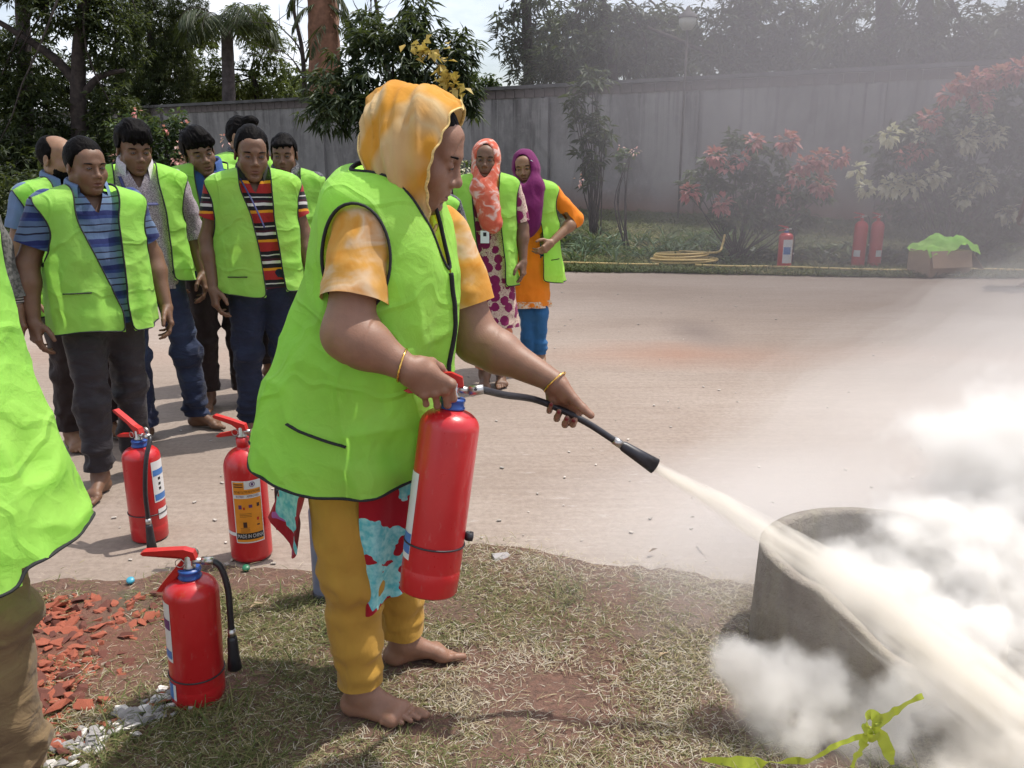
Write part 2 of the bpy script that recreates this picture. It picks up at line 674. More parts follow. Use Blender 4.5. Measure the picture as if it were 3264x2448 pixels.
def stripes(stops, period, phase=0.0, tilt=0.0):
    def fn(nt, v):
        sx = nd(nt, 'ShaderNodeSeparateXYZ')
        nt.links.new(v, sx.inputs[0])
        z = math_(nt, 'ADD', sx.outputs[2], phase)
        z = math_(nt, 'ADD', z, math_(nt, 'MULTIPLY', sx.outputs[0], tilt))
        w = noise(nt, v, 9, 2)
        z = math_(nt, 'ADD', z, math_(nt, 'MULTIPLY', w, 0.016))
        f = math_(nt, 'FRACT', math_(nt, 'MULTIPLY', z, 1.0 / period))
        return ramp(nt, f, stops, 'CONSTANT')
    return fn


def blotch(stops, scale=5, detail=2, dist=0.5, stretch=(1, 1, 1)):
    def fn(nt, v):
        mp = nd(nt, 'ShaderNodeMapping'); mp.inputs['Scale'].default_value = stretch
        nt.links.new(v, mp.inputs['Vector'])
        return ramp(nt, noise(nt, mp.outputs[0], scale, detail, 0.5, dist), stops)
    return fn


def flat(c, var=0.12, scale=6):
    c = np.asarray(c, float)
    return blotch([(0.3, c * (1 - var)), (0.7, np.minimum(c * (1 + var), 1))], scale, 3, 0.2)


def flowers(ground, petal, scale, thresh=0.36, leafc=None):
    """print of round toothed flowers and sprigs"""
    def fn(nt, v):
        wob = nd(nt, 'ShaderNodeTexNoise'); wob.inputs['Scale'].default_value = scale * 5
        nt.links.new(v, wob.inputs['Vector'])
        sc = nd(nt, 'ShaderNodeVectorMath'); sc.operation = 'SCALE'
        nt.links.new(wob.outputs['Color'], sc.inputs[0]); sc.inputs['Scale'].default_value = 0.22 / scale
        ad = nd(nt, 'ShaderNodeVectorMath'); ad.operation = 'ADD'
        nt.links.new(v, ad.inputs[0]); nt.links.new(sc.outputs[0], ad.inputs[1])
        vo = nd(nt, 'ShaderNodeTexVoronoi'); vo.inputs['Scale'].default_value = scale; vo.inputs['Randomness'].default_value = 0.55
        nt.links.new(ad.outputs[0], vo.inputs['Vector'])
        fl = ramp(nt, vo.outputs['Distance'], [(0, 1), (thresh, 0)], 'CONSTANT')
        n = noise(nt, v, scale * 2.6, 1, 0.5, 2.5)
        sp = ramp(nt, n, [(0, 0), (0.485, 1), (0.535, 0)], 'CONSTANT')
        c = mixc(nt, sp, ground, leafc if leafc is not None else petal)
        return mixc(nt, fl, c, petal)
    return fn


M = {}
M['vest'] = vest_mat()
M['trim'] = simple('black_binding', (0.012, 0.012, 0.014), 0.8, var=0.3, scale=200)
M['skin_f'] = skin_mat('skin_brown', (0.235, 0.122, 0.078))
M['skin_m'] = skin_mat('skin_dark_brown', (0.150, 0.078, 0.046))
M['skin_l'] = skin_mat('skin_light_brown', (0.235, 0.128, 0.074))
M['hair'] = None
def hair_mat():
    m, nt, b, o = newmat('black_hair')
    v = objcoord(nt, (1, 1, 0.18))
    n = noise(nt, v, 160, 3, 0.6, 0.4)
    setc(nt, b, ramp(nt, n, [(0.3, (0.002, 0.0016, 0.0016)), (0.75, (0.007, 0.0055, 0.0055))]))
    b.inputs['Roughness'].default_value = 0.55
    b.inputs['Specular IOR Level'].default_value = 0.05
    bump(nt, b, n, 0.6, 0.006)
    return m
M['hair'] = hair_mat()
M['eye_white'] = simple('eye_white', (0.13, 0.115, 0.10), 0.25, var=0.04)
M['iris'] = simple('iris_dark', (0.012, 0.007, 0.005), 0.15, var=0.2)
M['gold'] = simple('gold', (0.85, 0.52, 0.14), 0.22, 1.0, 0.15, 200)
M['mustard'] = cloth('mustard_cotton', flat((0.40, 0.222, 0.036), 0.12), wrinkle=0.35)
M['tie_dye'] = cloth('yellow_tie_dye', blotch([(0.30, (0.52, 0.215, 0.012)), (0.48, (0.55, 0.26, 0.03)), (0.60, (0.56, 0.40, 0.20)), (0.72, (0.52, 0.23, 0.02))], 5.0, 2, 0.6, (1, 1, 0.9)), wrinkle=0.3, trans=0.12)
M['tie_dye_sleeve'] = cloth('tie_dye_sleeve', blotch([(0.3, (0.50, 0.205, 0.015)), (0.46, (0.54, 0.28, 0.06)), (0.6, (0.58, 0.41, 0.25)), (0.74, (0.50, 0.21, 0.03))], 7, 3, 0.8, (1, 1, 1.8)), wrinkle=0.25, trans=0.1)
def red_floral(nt, v):
    n = noise(nt, v, 7.5, 3, 0.5, 0.2)
    n2 = noise(nt, v, 60, 2)
    tq = ramp(nt, n2, [(0.35, (0.10, 0.42, 0.46)), (0.65, (0.30, 0.60, 0.60))])
    pk = noise(nt, v, 13, 2, 0.5, 0.8)
    c = mixc(nt, ramp(nt, pk, [(0, 0), (0.66, 1)], 'CONSTANT'), (0.30, 0.006, 0.016), (0.34, 0.09, 0.30))
    return mixc(nt, ramp(nt, n, [(0, 0), (0.545, 1)], 'CONSTANT'), c, tq)
M['red_floral'] = cloth('red_floral_cotton', red_floral, wrinkle=0.25)
M['polo_blue'] = cloth('striped_blue_polo', stripes([(0, (0.012, 0.018, 0.085)), (0.18, (0.075, 0.115, 0.21)), (0.40, (0.012, 0.012, 0.030)), (0.46, (0.10, 0.15, 0.25)), (0.66, (0.012, 0.012, 0.030)), (0.70, (0.075, 0.115, 0.21)), (0.88, (0.02, 0.035, 0.13))], 0.115))
M['polo_collar'] = cloth('steel_blue_knit', flat((0.11, 0.17, 0.29)))
M['polo_multi'] = cloth('striped_red_yellow_polo', stripes([(0, (0.30, 0.02, 0.02)), (0.18, (0.60, 0.24, 0.015)), (0.27, (0.012, 0.010, 0.014)), (0.42, (0.55, 0.52, 0.50)), (0.52, (0.05, 0.01, 0.02)), (0.60, (0.012, 0.010, 0.014)), (0.70, (0.50, 0.48, 0.46)), (0.74, (0.012, 0.010, 0.014)), (0.86, (0.30, 0.02, 0.02))], 0.15))
M['black_knit'] = cloth('black_knit', flat((0.016, 0.014, 0.016)))
def lilac(nt, v):
    a = noise(nt, v, 240, 1)
    return ramp(nt, a, [(0.38, (0.16, 0.125, 0.15)), (0.5, (0.29, 0.24, 0.275)), (0.66, (0.46, 0.41, 0.44))])
M['lilac'] = cloth('lilac_print_shirt', lilac, wrinkle=0.45)
M['lilac_collar'] = cloth('pale_lilac_collar', blotch([(0.4, (0.38, 0.33, 0.38)), (0.6, (0.58, 0.54, 0.58))], 260, 1, 0))
M['denim_shirt'] = cloth('blue_denim_shirt', flat((0.028, 0.065, 0.20)), wrinkle=0.4)
M['dark_shirt'] = cloth('dark_print_shirt', blotch([(0.45, (0.02, 0.022, 0.03)), (0.56, (0.12, 0.12, 0.13))], 120, 1, 0))
M['grey_shirt'] = cloth('grey_checked_shirt', blotch([(0.42, (0.06, 0.06, 0.055)), (0.55, (0.14, 0.135, 0.125))], 70, 2, 0))
def jeans(nt, v):
    n = noise(nt, v, 4.2, 2, 0.5, 0.3)
    f = noise(nt, v, 320, 1)
    c = ramp(nt, n, [(0.42, (0.012, 0.016, 0.042)), (0.60, (0.03, 0.045, 0.095)), (0.72, (0.085, 0.11, 0.17))])
    return mixc(nt, math_(nt, 'MULTIPLY', f, 0.35), c, (0.03, 0.035, 0.06))
M['jeans'] = cloth('faded_blue_denim', jeans, wrinkle=0.55, wscale=16, stretch=(0.6, 0.6, 1.6))
M['dark_jeans'] = cloth('dark_denim', flat((0.012, 0.016, 0.035), 0.3), wrinkle=0.5, stretch=(0.6, 0.6, 1.6))
M['dark_trousers'] = cloth('charcoal_suiting', flat((0.024, 0.020, 0.024), 0.2), rough=0.6, wrinkle=0.5, stretch=(0.6, 0.6, 1.3))
M['brown_trousers'] = cloth('dark_brown_suiting', flat((0.022, 0.013, 0.013), 0.2), rough=0.7, wrinkle=0.5)
M['khaki'] = cloth('khaki_cargo_cotton', flat((0.19, 0.128, 0.068), 0.18, 9), wrinkle=0.5, wscale=18, stretch=(0.7, 0.7, 1.3))
M['coral_dye'] = cloth('coral_tie_dye_scarf', blotch([(0.34, (0.56, 0.095, 0.055)), (0.50, (0.60, 0.15, 0.09)), (0.64, (0.68, 0.46, 0.41))], 13, 3, 1.2, (1, 1, 1.3)), wrinkle=0.3, trans=0.12)
M['plum'] = cloth('plum_scarf', flat((0.135, 0.010, 0.085), 0.15), wrinkle=0.3, trans=0.08)
M['magenta_floral'] = cloth('magenta_flower_print', flowers((0.50, 0.39, 0.31), (0.17, 0.010, 0.070), 15, 0.50), wrinkle=0.2)
M['orange_cotton'] = cloth('orange_cotton', flat((0.72, 0.20, 0.012), 0.1), wrinkle=0.3)
M['blue_legging'] = cloth('blue_legging', flat((0.025, 0.11, 0.26), 0.15), wrinkle=0.3)
M['peach_cotton'] = cloth('peach_cotton', flat((0.58, 0.22, 0.13), 0.12), wrinkle=0.3)
M['white_card'] = simple('white_card', (0.62, 0.68, 0.70), 0.4, var=0.03)
M['strap'] = simple('dark_strap', (0.012, 0.012, 0.016), 0.7)
M['navy_lanyard'] = simple('navy_lanyard', (0.03, 0.035, 0.12), 0.7)
# ================================================================== the place: ground, road, wall
_P = R(14.9)
def spot(u, v, Y):
    """survey helper: world point on the sight line (u, v) of a 2212 wide print, Y metres away"""
    x = (u - 1106) / 1841; y = -(v - 829.5) / 1841
    d = np.array([x, math.cos(_P) + y * math.sin(_P), -math.sin(_P) + y * math.cos(_P)])
    return np.array([0, 0, 1.5]) + d * (Y / d[1])


def poly_sheet(name, outline, z, mat, sub=None):
    me = bpy.data.meshes.new(name)
    P = [(x, y, z) for x, y in outline]
    me.from_pydata(P, [], [list(range(len(P)))])
    return link(name, me, mat)


def soil_mat():
    m, nt, b, o = newmat('soil')
    v = objcoord(nt)
    n = noise(nt, v, 0.9, 6, 0.6)
    n2 = noise(nt, v, 14, 5, 0.65)
    c = ramp(nt, n, [(0.3, (0.10, 0.085, 0.05)), (0.6, (0.17, 0.125, 0.085))])
    c = mixc(nt, math_(nt, 'MULTIPLY', n2, 0.5), c, (0.07, 0.055, 0.04))
    setc(nt, b, c); b.inputs['Roughness'].default_value = 0.95
    bump(nt, b, n2, 0.5, 0.03)
    return m


def road_mat():
    m, nt, b, o = newmat('dusty_concrete')
    v = objcoord(nt)
    vx = objcoord(nt, (0.35, 1.0, 1))
    big = noise(nt, vx, 0.55, 4, 0.55)
    c = ramp(nt, big, [(0.30, (0.245, 0.193, 0.157)), (0.5, (0.302, 0.246, 0.206)), (0.72, (0.350, 0.294, 0.252))])
    streak = noise(nt, objcoord(nt, (0.6, 9.0, 1)), 3.0, 6, 0.7)
    c = mixc(nt, ramp(nt, streak, [(0.42, 0.0), (0.75, 0.42)]), c, (0.17, 0.125, 0.098))
    fine = noise(nt, v, 38, 6, 0.75)
    c = mixc(nt, ramp(nt, fine, [(0.35, 0.34), (0.6, 0.0)]), c, (0.12, 0.088, 0.072))
    # pale scuffs of dry powder
    sc = noise(nt, objcoord(nt, (1.2, 5.5, 1)), 6, 5, 0.75, 0.4)
    pw = nd(nt, 'ShaderNodeVectorMath'); pw.operation = 'DISTANCE'
    nt.links.new(v, pw.inputs[0]); pw.inputs[1].default_value = (1.3, 3.1, 0)
    near = ramp(nt, math_(nt, 'MULTIPLY', pw.outputs['Value'], 0.3), [(0.0, 1.0), (0.75, 0.0)])
    c = mixc(nt, math_(nt, 'MULTIPLY', ramp(nt, sc, [(0.60, 0.0), (0.68, 0.8)]), near), c, (0.50, 0.46, 0.44))
    near2 = ramp(nt, math_(nt, 'ADD', math_(nt, 'MULTIPLY', pw.outputs['Value'], 0.5), math_(nt, 'MULTIPLY', big, 0.5)), [(0.2, 0.85), (0.95, 0.0)])
    c = mixc(nt, near2, c, (0.44, 0.405, 0.39))
    # reddish brick dust band and an old dark stain
    sx = nd(nt, 'ShaderNodeSeparateXYZ'); nt.links.new(v, sx.inputs[0])
    yb = math_(nt, 'ABSOLUTE', math_(nt, 'SUBTRACT', sx.outputs[1], math_(nt, 'ADD', 6.2, math_(nt, 'MULTIPLY', noise(nt, v, 0.8, 3), 0.7))))
    xb = ramp(nt, math_(nt, 'ABSOLUTE', math_(nt, 'SUBTRACT', sx.outputs[0], 1.3)), [(0.0, 1.0), (0.999, 0.25)])
    band = math_(nt, 'MULTIPLY', ramp(nt, yb, [(0.05, 0.5), (0.55, 0.0)]), xb)
    c = mixc(nt, band, c, (0.30, 0.145, 0.090))
    st = nd(nt, 'ShaderNodeVectorMath'); st.operation = 'DISTANCE'
    mp = nd(nt, 'ShaderNodeMapping'); mp.inputs['Scale'].default_value = (1, 0.45, 1)
    nt.links.new(v, mp.inputs[0]); nt.links.new(mp.outputs[0], st.inputs[0]); st.inputs[1].default_value = (1.66, 3.35, 0)
    c = mixc(nt, ramp(nt, st.outputs['Value'], [(0.05, 0.5), (0.36, 0.0)]), c, (0.13, 0.10, 0.09))
    setc(nt, b, c)
    b.inputs['Roughness'].default_value = 0.9
    b.inputs['Specular IOR Level'].default_value = 0.25
    h = math_(nt, 'ADD', math_(nt, 'MULTIPLY', streak, 0.6), math_(nt, 'MULTIPLY', fine, 0.6))
    bump(nt, b, h, 0.5, 0.012)
    return m


def verge_mat():
    m, nt, b, o = newmat('red_soil_verge')
    v = objcoord(nt)
    n = noise(nt, v, 3.2, 5, 0.6)
    n2 = noise(nt, v, 55, 5, 0.7)
    c = ramp(nt, n, [(0.35, (0.155, 0.095, 0.065)), (0.55, (0.20, 0.105, 0.075)), (0.7, (0.13, 0.10, 0.065))])
    c = mixc(nt, ramp(nt, n2, [(0.35, 0.6), (0.65, 0.0)]), c, (0.055, 0.036, 0.028))
    pw = nd(nt, 'ShaderNodeVectorMath'); pw.operation = 'DISTANCE'
    nt.links.new(v, pw.inputs[0]); pw.inputs[1].default_value = (1.1, 2.4, 0)
    c = mixc(nt, ramp(nt, math_(nt, 'ADD', pw.outputs['Value'], math_(nt, 'MULTIPLY', n, 0.5)), [(0.3, 0.6), (1.0, 0.0)]), c, (0.42, 0.38, 0.34))
    rb_ = nd(nt, 'ShaderNodeVectorMath'); rb_.operation = 'DISTANCE'
    nt.links.new(v, rb_.inputs[0]); rb_.inputs[1].default_value = (-1.46, 2.30, 0)
    c = mixc(nt, ramp(nt, math_(nt, 'ADD', rb_.outputs['Value'], math_(nt, 'MULTIPLY', n, 0.4)), [(0.30, 0.8), (0.66, 0.0)]), c, (0.19, 0.068, 0.042))
    setc(nt, b, c); b.inputs['Roughness'].default_value = 0.97
    bump(nt, b, n2, 0.9, 0.02)
    return m


tag(poly_sheet('ground', [(-150, -60), (150, -60), (150, 260), (-150, 260)], -0.012, soil_mat()), kind='structure')
FAR = [(-45, 20.6), (-20, 15.7), (-7.5, 13.35), (-3, 12.35), (0.9, 11.65), (3, 11.35), (5.1, 11.05), (9, 10.7), (16, 10.2)]
fx = np.linspace(-44, 15.5, 160)
fy = np.interp(fx, [p[0] for p in FAR], [p[1] for p in FAR]) + 0.05 * vnoise(np.stack([fx, fx * 0, fx * 0], 1), 1.6, 3) + 0.03 * vnoise(np.stack([fx, fx * 0, fx * 0], 1), 6, 4)
tag(poly_sheet('road', [(-45, -20), (16, -20)] + [(float(a), float(c)) for a, c in list(zip(fx, fy))[::-1]], -0.006, road_mat()), kind='structure')

NEAR = [(-3.4, 2.55), (-2.6, 2.72), (-1.65, 2.86), (-1.1, 2.92), (-0.712, 2.94), (-0.3, 3.05), (-0.104, 3.12), (0.348, 3.02), (0.774, 2.86), (1.2, 2.74), (1.715, 2.60), (2.6, 2.4), (4.2, 2.1)]
nx = np.linspace(-3.4, 4.2, 220)
def near_edge(x):
    x = np.asarray(x, float)
    z = np.zeros_like(x)
    return np.interp(x, [p[0] for p in NEAR], [p[1] for p in NEAR]) + 0.05 * vnoise(np.stack([x, z, z], 1), 5, 6) + 0.025 * vnoise(np.stack([x, z, z], 1), 19, 7)
ny = near_edge(nx)
# the verge: a low lumpy bank
rows = np.linspace(0, 1, 90)
VX = np.repeat(nx[None], 90, 0); VY = 0.2 + (ny[None] - 0.2) * rows[:, None]
VZ = 0.010 * np.clip((1 - rows[:, None]) / 0.05, 0, 1) + 0.010 * np.clip((1 - rows[:, None]) / 0.05, 0, 1) * (fbm(np.stack([VX.ravel(), VY.ravel(), VX.ravel() * 0], 1), 5, 8, 3).reshape(VX.shape))
VZ = np.maximum(VZ, -0.002)
i = np.arange(89)[:, None]; j = np.arange(219)[None]
tag(mobj('grass_verge', np.stack([VX, VY, VZ], -1).reshape(-1, 3), np.stack([i * 220 + j, i * 220 + j + 1, (i + 1) * 220 + j + 1, (i + 1) * 220 + j], -1).reshape(-1, 4), None, verge_mat()), kind='structure')

# far garden strip, rising to the wall
W0 = np.array([7.8, 14.1]); WD = np.array([-0.8335, 0.5525]); WN = np.array([-0.5525, -0.8335])   # wall foot, direction, normal to the road
WT = np.linspace(-8, 52, 61)
def wall_xy(t, off=0.0): return W0 + WD * t + WN * off
def lawn_mat():
    m, nt, b, o = newmat('garden_soil_and_weeds')
    v = objcoord(nt)
    n = noise(nt, v, 1.6, 6, 0.65); n2 = noise(nt, v, 22, 5, 0.7)
    c = ramp(nt, n, [(0.32, (0.045, 0.060, 0.022)), (0.5, (0.085, 0.095, 0.035)), (0.68, (0.15, 0.125, 0.075))])
    c = mixc(nt, math_(nt, 'MULTIPLY', n2, 0.55), c, (0.035, 0.045, 0.018))
    setc(nt, b, c); b.inputs['Roughness'].default_value = 0.95
    bump(nt, b, n2, 0.9, 0.06)
    return m
V = []
N_ = 13
for k in range(len(WT)):
    w = wall_xy(WT[k], -0.3)
    rd = np.array([w[0] - 1.2 * (k - 20) * 0.0, 0])
    # straight down towards the road edge
    ex = w[0]; ey = np.interp(ex, fx, fy) - 0.02
    for u in np.linspace(0, 1, N_):
        y = ey + (w[1] - ey) * u
        V.append((ex, y, 0.002 + 0.48 * max(0, u - 0.25) ** 1.2 / 0.75 ** 1.2))
V = np.array(V)
V[:, 2] += 0.02 * np.clip(vnoise(V, 0.9, 5), -0.1, 1)
i = np.arange(len(WT) - 1)[:, None]; j = np.arange(N_ - 1)[None]
tag(mobj('garden_bank', V, np.stack([i * N_ + j, i * N_ + j + 1, (i + 1) * N_ + j + 1, (i + 1) * N_ + j], -1).reshape(-1, 4), None, lawn_mat()), kind='structure')
def bank_z(x, y):
    tt = (x - W0[0]) / WD[0]; w = W0[1] + WD[1] * tt + 0.25
    ey = np.interp(x, fx, fy)
    u = np.clip((y - ey) / np.maximum(w - ey, 0.1), 0, 1)
    return 0.002 + 0.48 * np.maximum(0, u - 0.25) ** 1.2 / 0.75 ** 1.2

# boundary wall
def plaster_mat():
    m, nt, b, o = newmat('weathered_cement_plaster')
    v = objcoord(nt)
    n = noise(nt, v, 0.8, 6, 0.6); n2 = noise(nt, objcoord(nt, (1.0, 1.0, 0.30)), 1.3, 6, 0.7, 0.8); n3 = noise(nt, v, 40, 4)
    c = ramp(nt, n, [(0.3, (0.195, 0.183, 0.180)), (0.65, (0.285, 0.268, 0.260))])
    c = mixc(nt, ramp(nt, n2, [(0.45, 0.0), (0.72, 0.75)]), c, (0.065, 0.058, 0.058))
    sx = nd(nt, 'ShaderNodeSeparateXYZ'); nt.links.new(v, sx.inputs[0])
    drip = noise(nt, objcoord(nt, (2.6, 2.6, 0.10)), 2.4, 4, 0.7)
    c = mixc(nt, math_(nt, 'MULTIPLY', ramp(nt, drip, [(0.50, 0.0), (0.66, 1.0)]), ramp(nt, math_(nt, 'MULTIPLY', sx.outputs[2], .345), [(0.35, 0.0), (1.0, 0.85)])), c, (0.05, 0.045, 0.045))
    mot = noise(nt, v, 5.5, 5, 0.7)
    c = mixc(nt, ramp(nt, mot, [(0.52, 0.0), (0.68, 0.5)]), c, (0.30, 0.28, 0.27))
    zz = math_(nt, 'ADD', sx.outputs[2], math_(nt, 'MULTIPLY', n, -0.9))
    c = mixc(nt, ramp(nt, zz, [(0.0, 0.85), (0.55, 0.0)]), c, (0.17, 0.085, 0.055))
    setc(nt, b, c); b.inputs['Roughness'].default_value = 0.93
    bump(nt, b, n3, 0.35, 0.01)
    return m
M['plaster'] = plaster_mat()
M['coping'] = simple('mossy_coping', (0.10, 0.095, 0.095), 0.95, var=0.4, scale=3, bmp=0.3)
WH = 2.9
ANG = math.atan2(WD[1], WD[0])
wall = thing('boundary_wall', 'long grey plastered boundary wall with dark coping behind the garden strip', 'wall', (W0[0], W0[1], 0), ANG)
MB().box((22, -0.1, WH / 2 - 0.1), (60, 0.2, WH + 0.2)).build('wall_panel', M['plaster'], wall, False)
mb = MB()
bk = mb
for k in range(300):
    pass
MB().box((22, -0.1, WH + 0.038), (60, 0.32, 0.07)).build('coping', M['coping'], wall, False)
bme = MB().box((0, 0, 0), (0.235, 0.03, 0.16)).arrays()
brick_mesh = build_mesh('brick', bme[0], bme[1], None, False)
brick_mesh.materials.append(simple('sooty_brick', (0.105, 0.085, 0.08), 0.95, var=0.45, scale=2.2))
for k in range(118):
    br = link('brick', brick_mesh, None, wall)
    br.location = (-2.6 + 0.25 * k, 0.006, WH - 0.095 + 0.004 * math.sin(k * 2.3))
for k in range(-3, 15):
    MB().box((5.25 + 3.3 * k, 0.040, WH / 2 - 0.2), (0.30, 0.09, WH - 0.01)).build('pilaster', M['plaster'], wall, False)

# ------------------------------------------------------------------ grass and rubble underfoot
def blade_mat(name):
    m, nt, b, o = newmat(name)
    at = nd(nt, 'ShaderNodeAttribute'); at.attribute_name = 'tone'
    c = ramp(nt, at.outputs['Fac'], [(0.0, (0.060, 0.085, 0.022)), (0.30, (0.115, 0.135, 0.038)), (0.55, (0.25, 0.215, 0.10)), (0.80, (0.40, 0.33, 0.205)), (1.0, (0.52, 0.47, 0.38))])
    setc(nt, b, c); b.inputs['Roughness'].default_value = 0.7
    b.inputs['Specular IOR Level'].default_value = 0.3
    tr = nd(nt, 'ShaderNodeBsdfTranslucent'); nt.links.new(c, tr.inputs[0])
    mx = nd(nt, 'ShaderNodeMixShader'); mx.inputs[0].default_value = 0.25
    nt.links.new(b.outputs[0], mx.inputs[1]); nt.links.new(tr.outputs[0], mx.inputs[2]); nt.links.new(mx.outputs[0], o.inputs['Surface'])
    return m
M['blade'] = blade_mat('dry_grass')

def blades(name, X, Y, Z, L, wd, lift, tone, seed, mat, curl=0.8):
    g = np.random.default_rng(seed); n = len(X)
    az = g.uniform(0, 2 * np.pi, n); cv = g.normal(0, curl, n)
    m = 4
    P = np.zeros((n, m, 3)); P[:, 0] = np.stack([X, Y, Z], 1)
    for k in range(1, m):
        a = az + cv * k / m
        el = lift * (1 - 0.75 * k / (m - 1))
        P[:, k] = P[:, k - 1] + (L / (m - 1))[:, None] * np.stack([np.cos(a) * np.cos(el), np.sin(a) * np.cos(el), np.sin(el)], 1)
    wv = np.array([0.9, 1.0, 0.7, 0.08])
    side = np.stack([-np.sin(az), np.cos(az), g.normal(0, 0.35, n)], 1)
    V = np.stack([P - side[:, None] * (wd[:, None] * wv)[..., None] / 2, P + side[:, None] * (wd[:, None] * wv)[..., None] / 2], 2).reshape(-1, 3)
    b = (np.arange(n) * 2 * m)[:, None, None]; k = np.arange(m - 1)[None, :, None] * 2
    q = (b + k + np.array([0, 1, 3, 2])[None, None]).reshape(-1, 4)
    me = build_mesh(name, V, q, None, True)
    at = me.attributes.new('tone', 'FLOAT', 'POINT'); at.data.foreach_set('value', np.repeat(tone, 2 * m).astype(np.float32))
    return link(name, me, mat)

g = np.random.default_rng(5)
n = 165000
X = g.uniform(-1.75, 2.4, n); Y = 1.62 + (3.22 - 1.62) * g.uniform(0, 1, n) ** 1.15
Pn = np.stack([X, Y, X * 0], 1)
ed = near_edge(X)
cov = fbm(Pn, 3.6, 21, 3)
bare = 1.2 * np.exp(-(((X + 1.03 + .0 * Y - (Y - 2.02) * .78) / 0.07) ** 2 + ((Y - 2.02) / 0.18) ** 2)) + np.exp(-(((X - 0.10) / 0.24) ** 2 + ((Y - 2.05) / 0.20) ** 2)) * 0.8 + np.exp(-(((X + 1.44) / 0.20) ** 2 + ((Y - 2.35) / 0.42) ** 2)) * 1.15
edge_d = ed - Y
pk = np.clip(0.95 + 0.45 * cov - 0.95 * bare, 0.05, 1) * np.clip(0.25 + edge_d / 0.25, 0.12, 1)
keep = (edge_d > -0.03 - 0.10 * g.uniform(0, 1, n) ** 3) & (g.uniform(0, 1, n) < pk)
leftdirt = (X < -0.75) & (Y > 2.72) & (g.uniform(0, 1, n) > 0.25)
keep &= ~leftdirt
for (ax_, ay_, bx_, by_) in ((-.452, 2.054, -.19, 1.985), (-.368, 2.288, -.11, 2.33)):
    tt_ = np.clip(((X - ax_) * (bx_ - ax_) + (Y - ay_) * (by_ - ay_)) / ((bx_ - ax_) ** 2 + (by_ - ay_) ** 2), 0, 1)
    keep &= (np.hypot(X - ax_ - tt_ * (bx_ - ax_), Y - ay_ - tt_ * (by_ - ay_)) > .055) | (g.uniform(0, 1, n) < .12)
keep &= ~(((X - 1.13) ** 2 + (Y - 2.38) ** 2 < 0.36 ** 2))
X, Y = X[keep], Y[keep]; Pn = Pn[keep]; n = len(X)
green = np.clip(0.55 + 0.75 * vnoise(Pn, 2.3, 33) - 0.25 * X + 0.15 * (X < -0.5), 0.0, 1)
tone = np.where(g.uniform(0, 1, n) < green * 0.72, g.uniform(0.0, 0.50, n), g.uniform(0.45, 0.95, n))
tone = np.clip(tone + 0.15 + 0.18 * np.clip(X + 0.2, 0, 1), 0, 1)
L = g.uniform(0.015, 0.044, n) * (1 + 0.5 * (tone < 0.4))
tag(blades('grass', X, Y, np.full(n, 0.006) + g.uniform(0, 0.012, n), L, g.uniform(0.0011, 0.0025, n), np.abs(g.normal(0.28, 0.30, n)), tone, 8, M['blade']), kind='stuff')
# taller tufts
tc = np.array([(-0.92, 1.98), (-0.80, 2.02), (-1.02, 2.05), (-0.70, 2.25), (-0.55, 2.50), (-0.60, 2.45), (-1.0, 2.62), (-0.75, 2.65), (1.62, 2.25), (1.70, 2.1), (1.5, 2.02), (-0.7, 1.85), (-1.05, 1.9), (0.6, 1.78), (0.2, 2.7), (0.9, 1.8), (1.55, 2.45)])
n = 1500
ci = g.integers(0, len(tc), n)
X = tc[ci, 0] + g.normal(0, 0.05, n); Y = tc[ci, 1] + g.normal(0, 0.05, n)
tag(blades('grass_tufts', X, Y, np.full(n, 0.004), g.uniform(0.05, 0.11, n), g.uniform(0.002, 0.0038, n), np.abs(g.normal(0.85, 0.3, n)), g.uniform(0.05, 0.6, n), 9, M['blade'], 0.5), kind='stuff')
# lawn on the far strip
n = 60000
X = g.uniform(-3.5, 8.5, n); ey = np.interp(X, fx, fy); wy = W0[1] + WD[1] * (X - W0[0]) / WD[0]
Y = ey - 0.06 + (wy - ey) * g.uniform(0, 1, n) ** 1.5
tone = np.clip(0.22 + 0.22 * vnoise(np.stack([X, Y, X * 0], 1), 0.9, 4) + g.normal(0, 0.13, n), 0, 0.8)
tag(blades('lawn_grass', X, Y, bank_z(X, Y), g.uniform(0.06, 0.16, n), g.uniform(0.008, 0.016, n), np.abs(g.normal(0.7, 0.4, n)), tone, 10, M['blade'], 0.5), kind='stuff')

def chip_mesh(name, seed, mat, flatness=0.5):
    g = np.random.default_rng(seed)
    P = g.normal(0, 1, (11, 3)); P /= np.linalg.norm(P, axis=1, keepdims=True); P *= g.uniform(0.75, 1.1, (11, 1)); P[:, 2] *= flatness; P[:, 0] *= 1.2
    import bmesh
    bm = bmesh.new()
    for p in P: bm.verts.new(p)
    r = bmesh.ops.convex_hull(bm, input=bm.verts)
    bmesh.ops.delete(bm, geom=[v for v in bm.verts if not v.link_faces], context='VERTS')
    me = bpy.data.meshes.new(name); bm.to_mesh(me); bm.free()
    me.materials.append(mat)
    return me
M['brick_red'] = simple('broken_red_brick', (0.29, 0.080, 0.045), 0.95, var=0.4, scale=25, bmp=0.4)
M['brick_dark'] = simple('broken_dark_brick', (0.12, 0.040, 0.028), 0.95, var=0.4, scale=25, bmp=0.4)
M['stone_grey'] = simple('grey_stone', (0.30, 0.28, 0.28), 0.9, var=0.35, scale=40, bmp=0.3)
M['stone_white'] = simple('white_stone', (0.62, 0.58, 0.55), 0.85, var=0.2, scale=40, bmp=0.2)
bm_ = [chip_mesh('brick_chip', 100 + k, M['brick_red'] if k % 3 else M['brick_dark'], 0.35 + 0.08 * (k % 4)) for k in range(9)]
sm_ = [chip_mesh('stone_chip', 200 + k, M['stone_grey'] if k % 3 else M['stone_white'], 0.4 + 0.1 * (k % 3)) for k in range(6)]
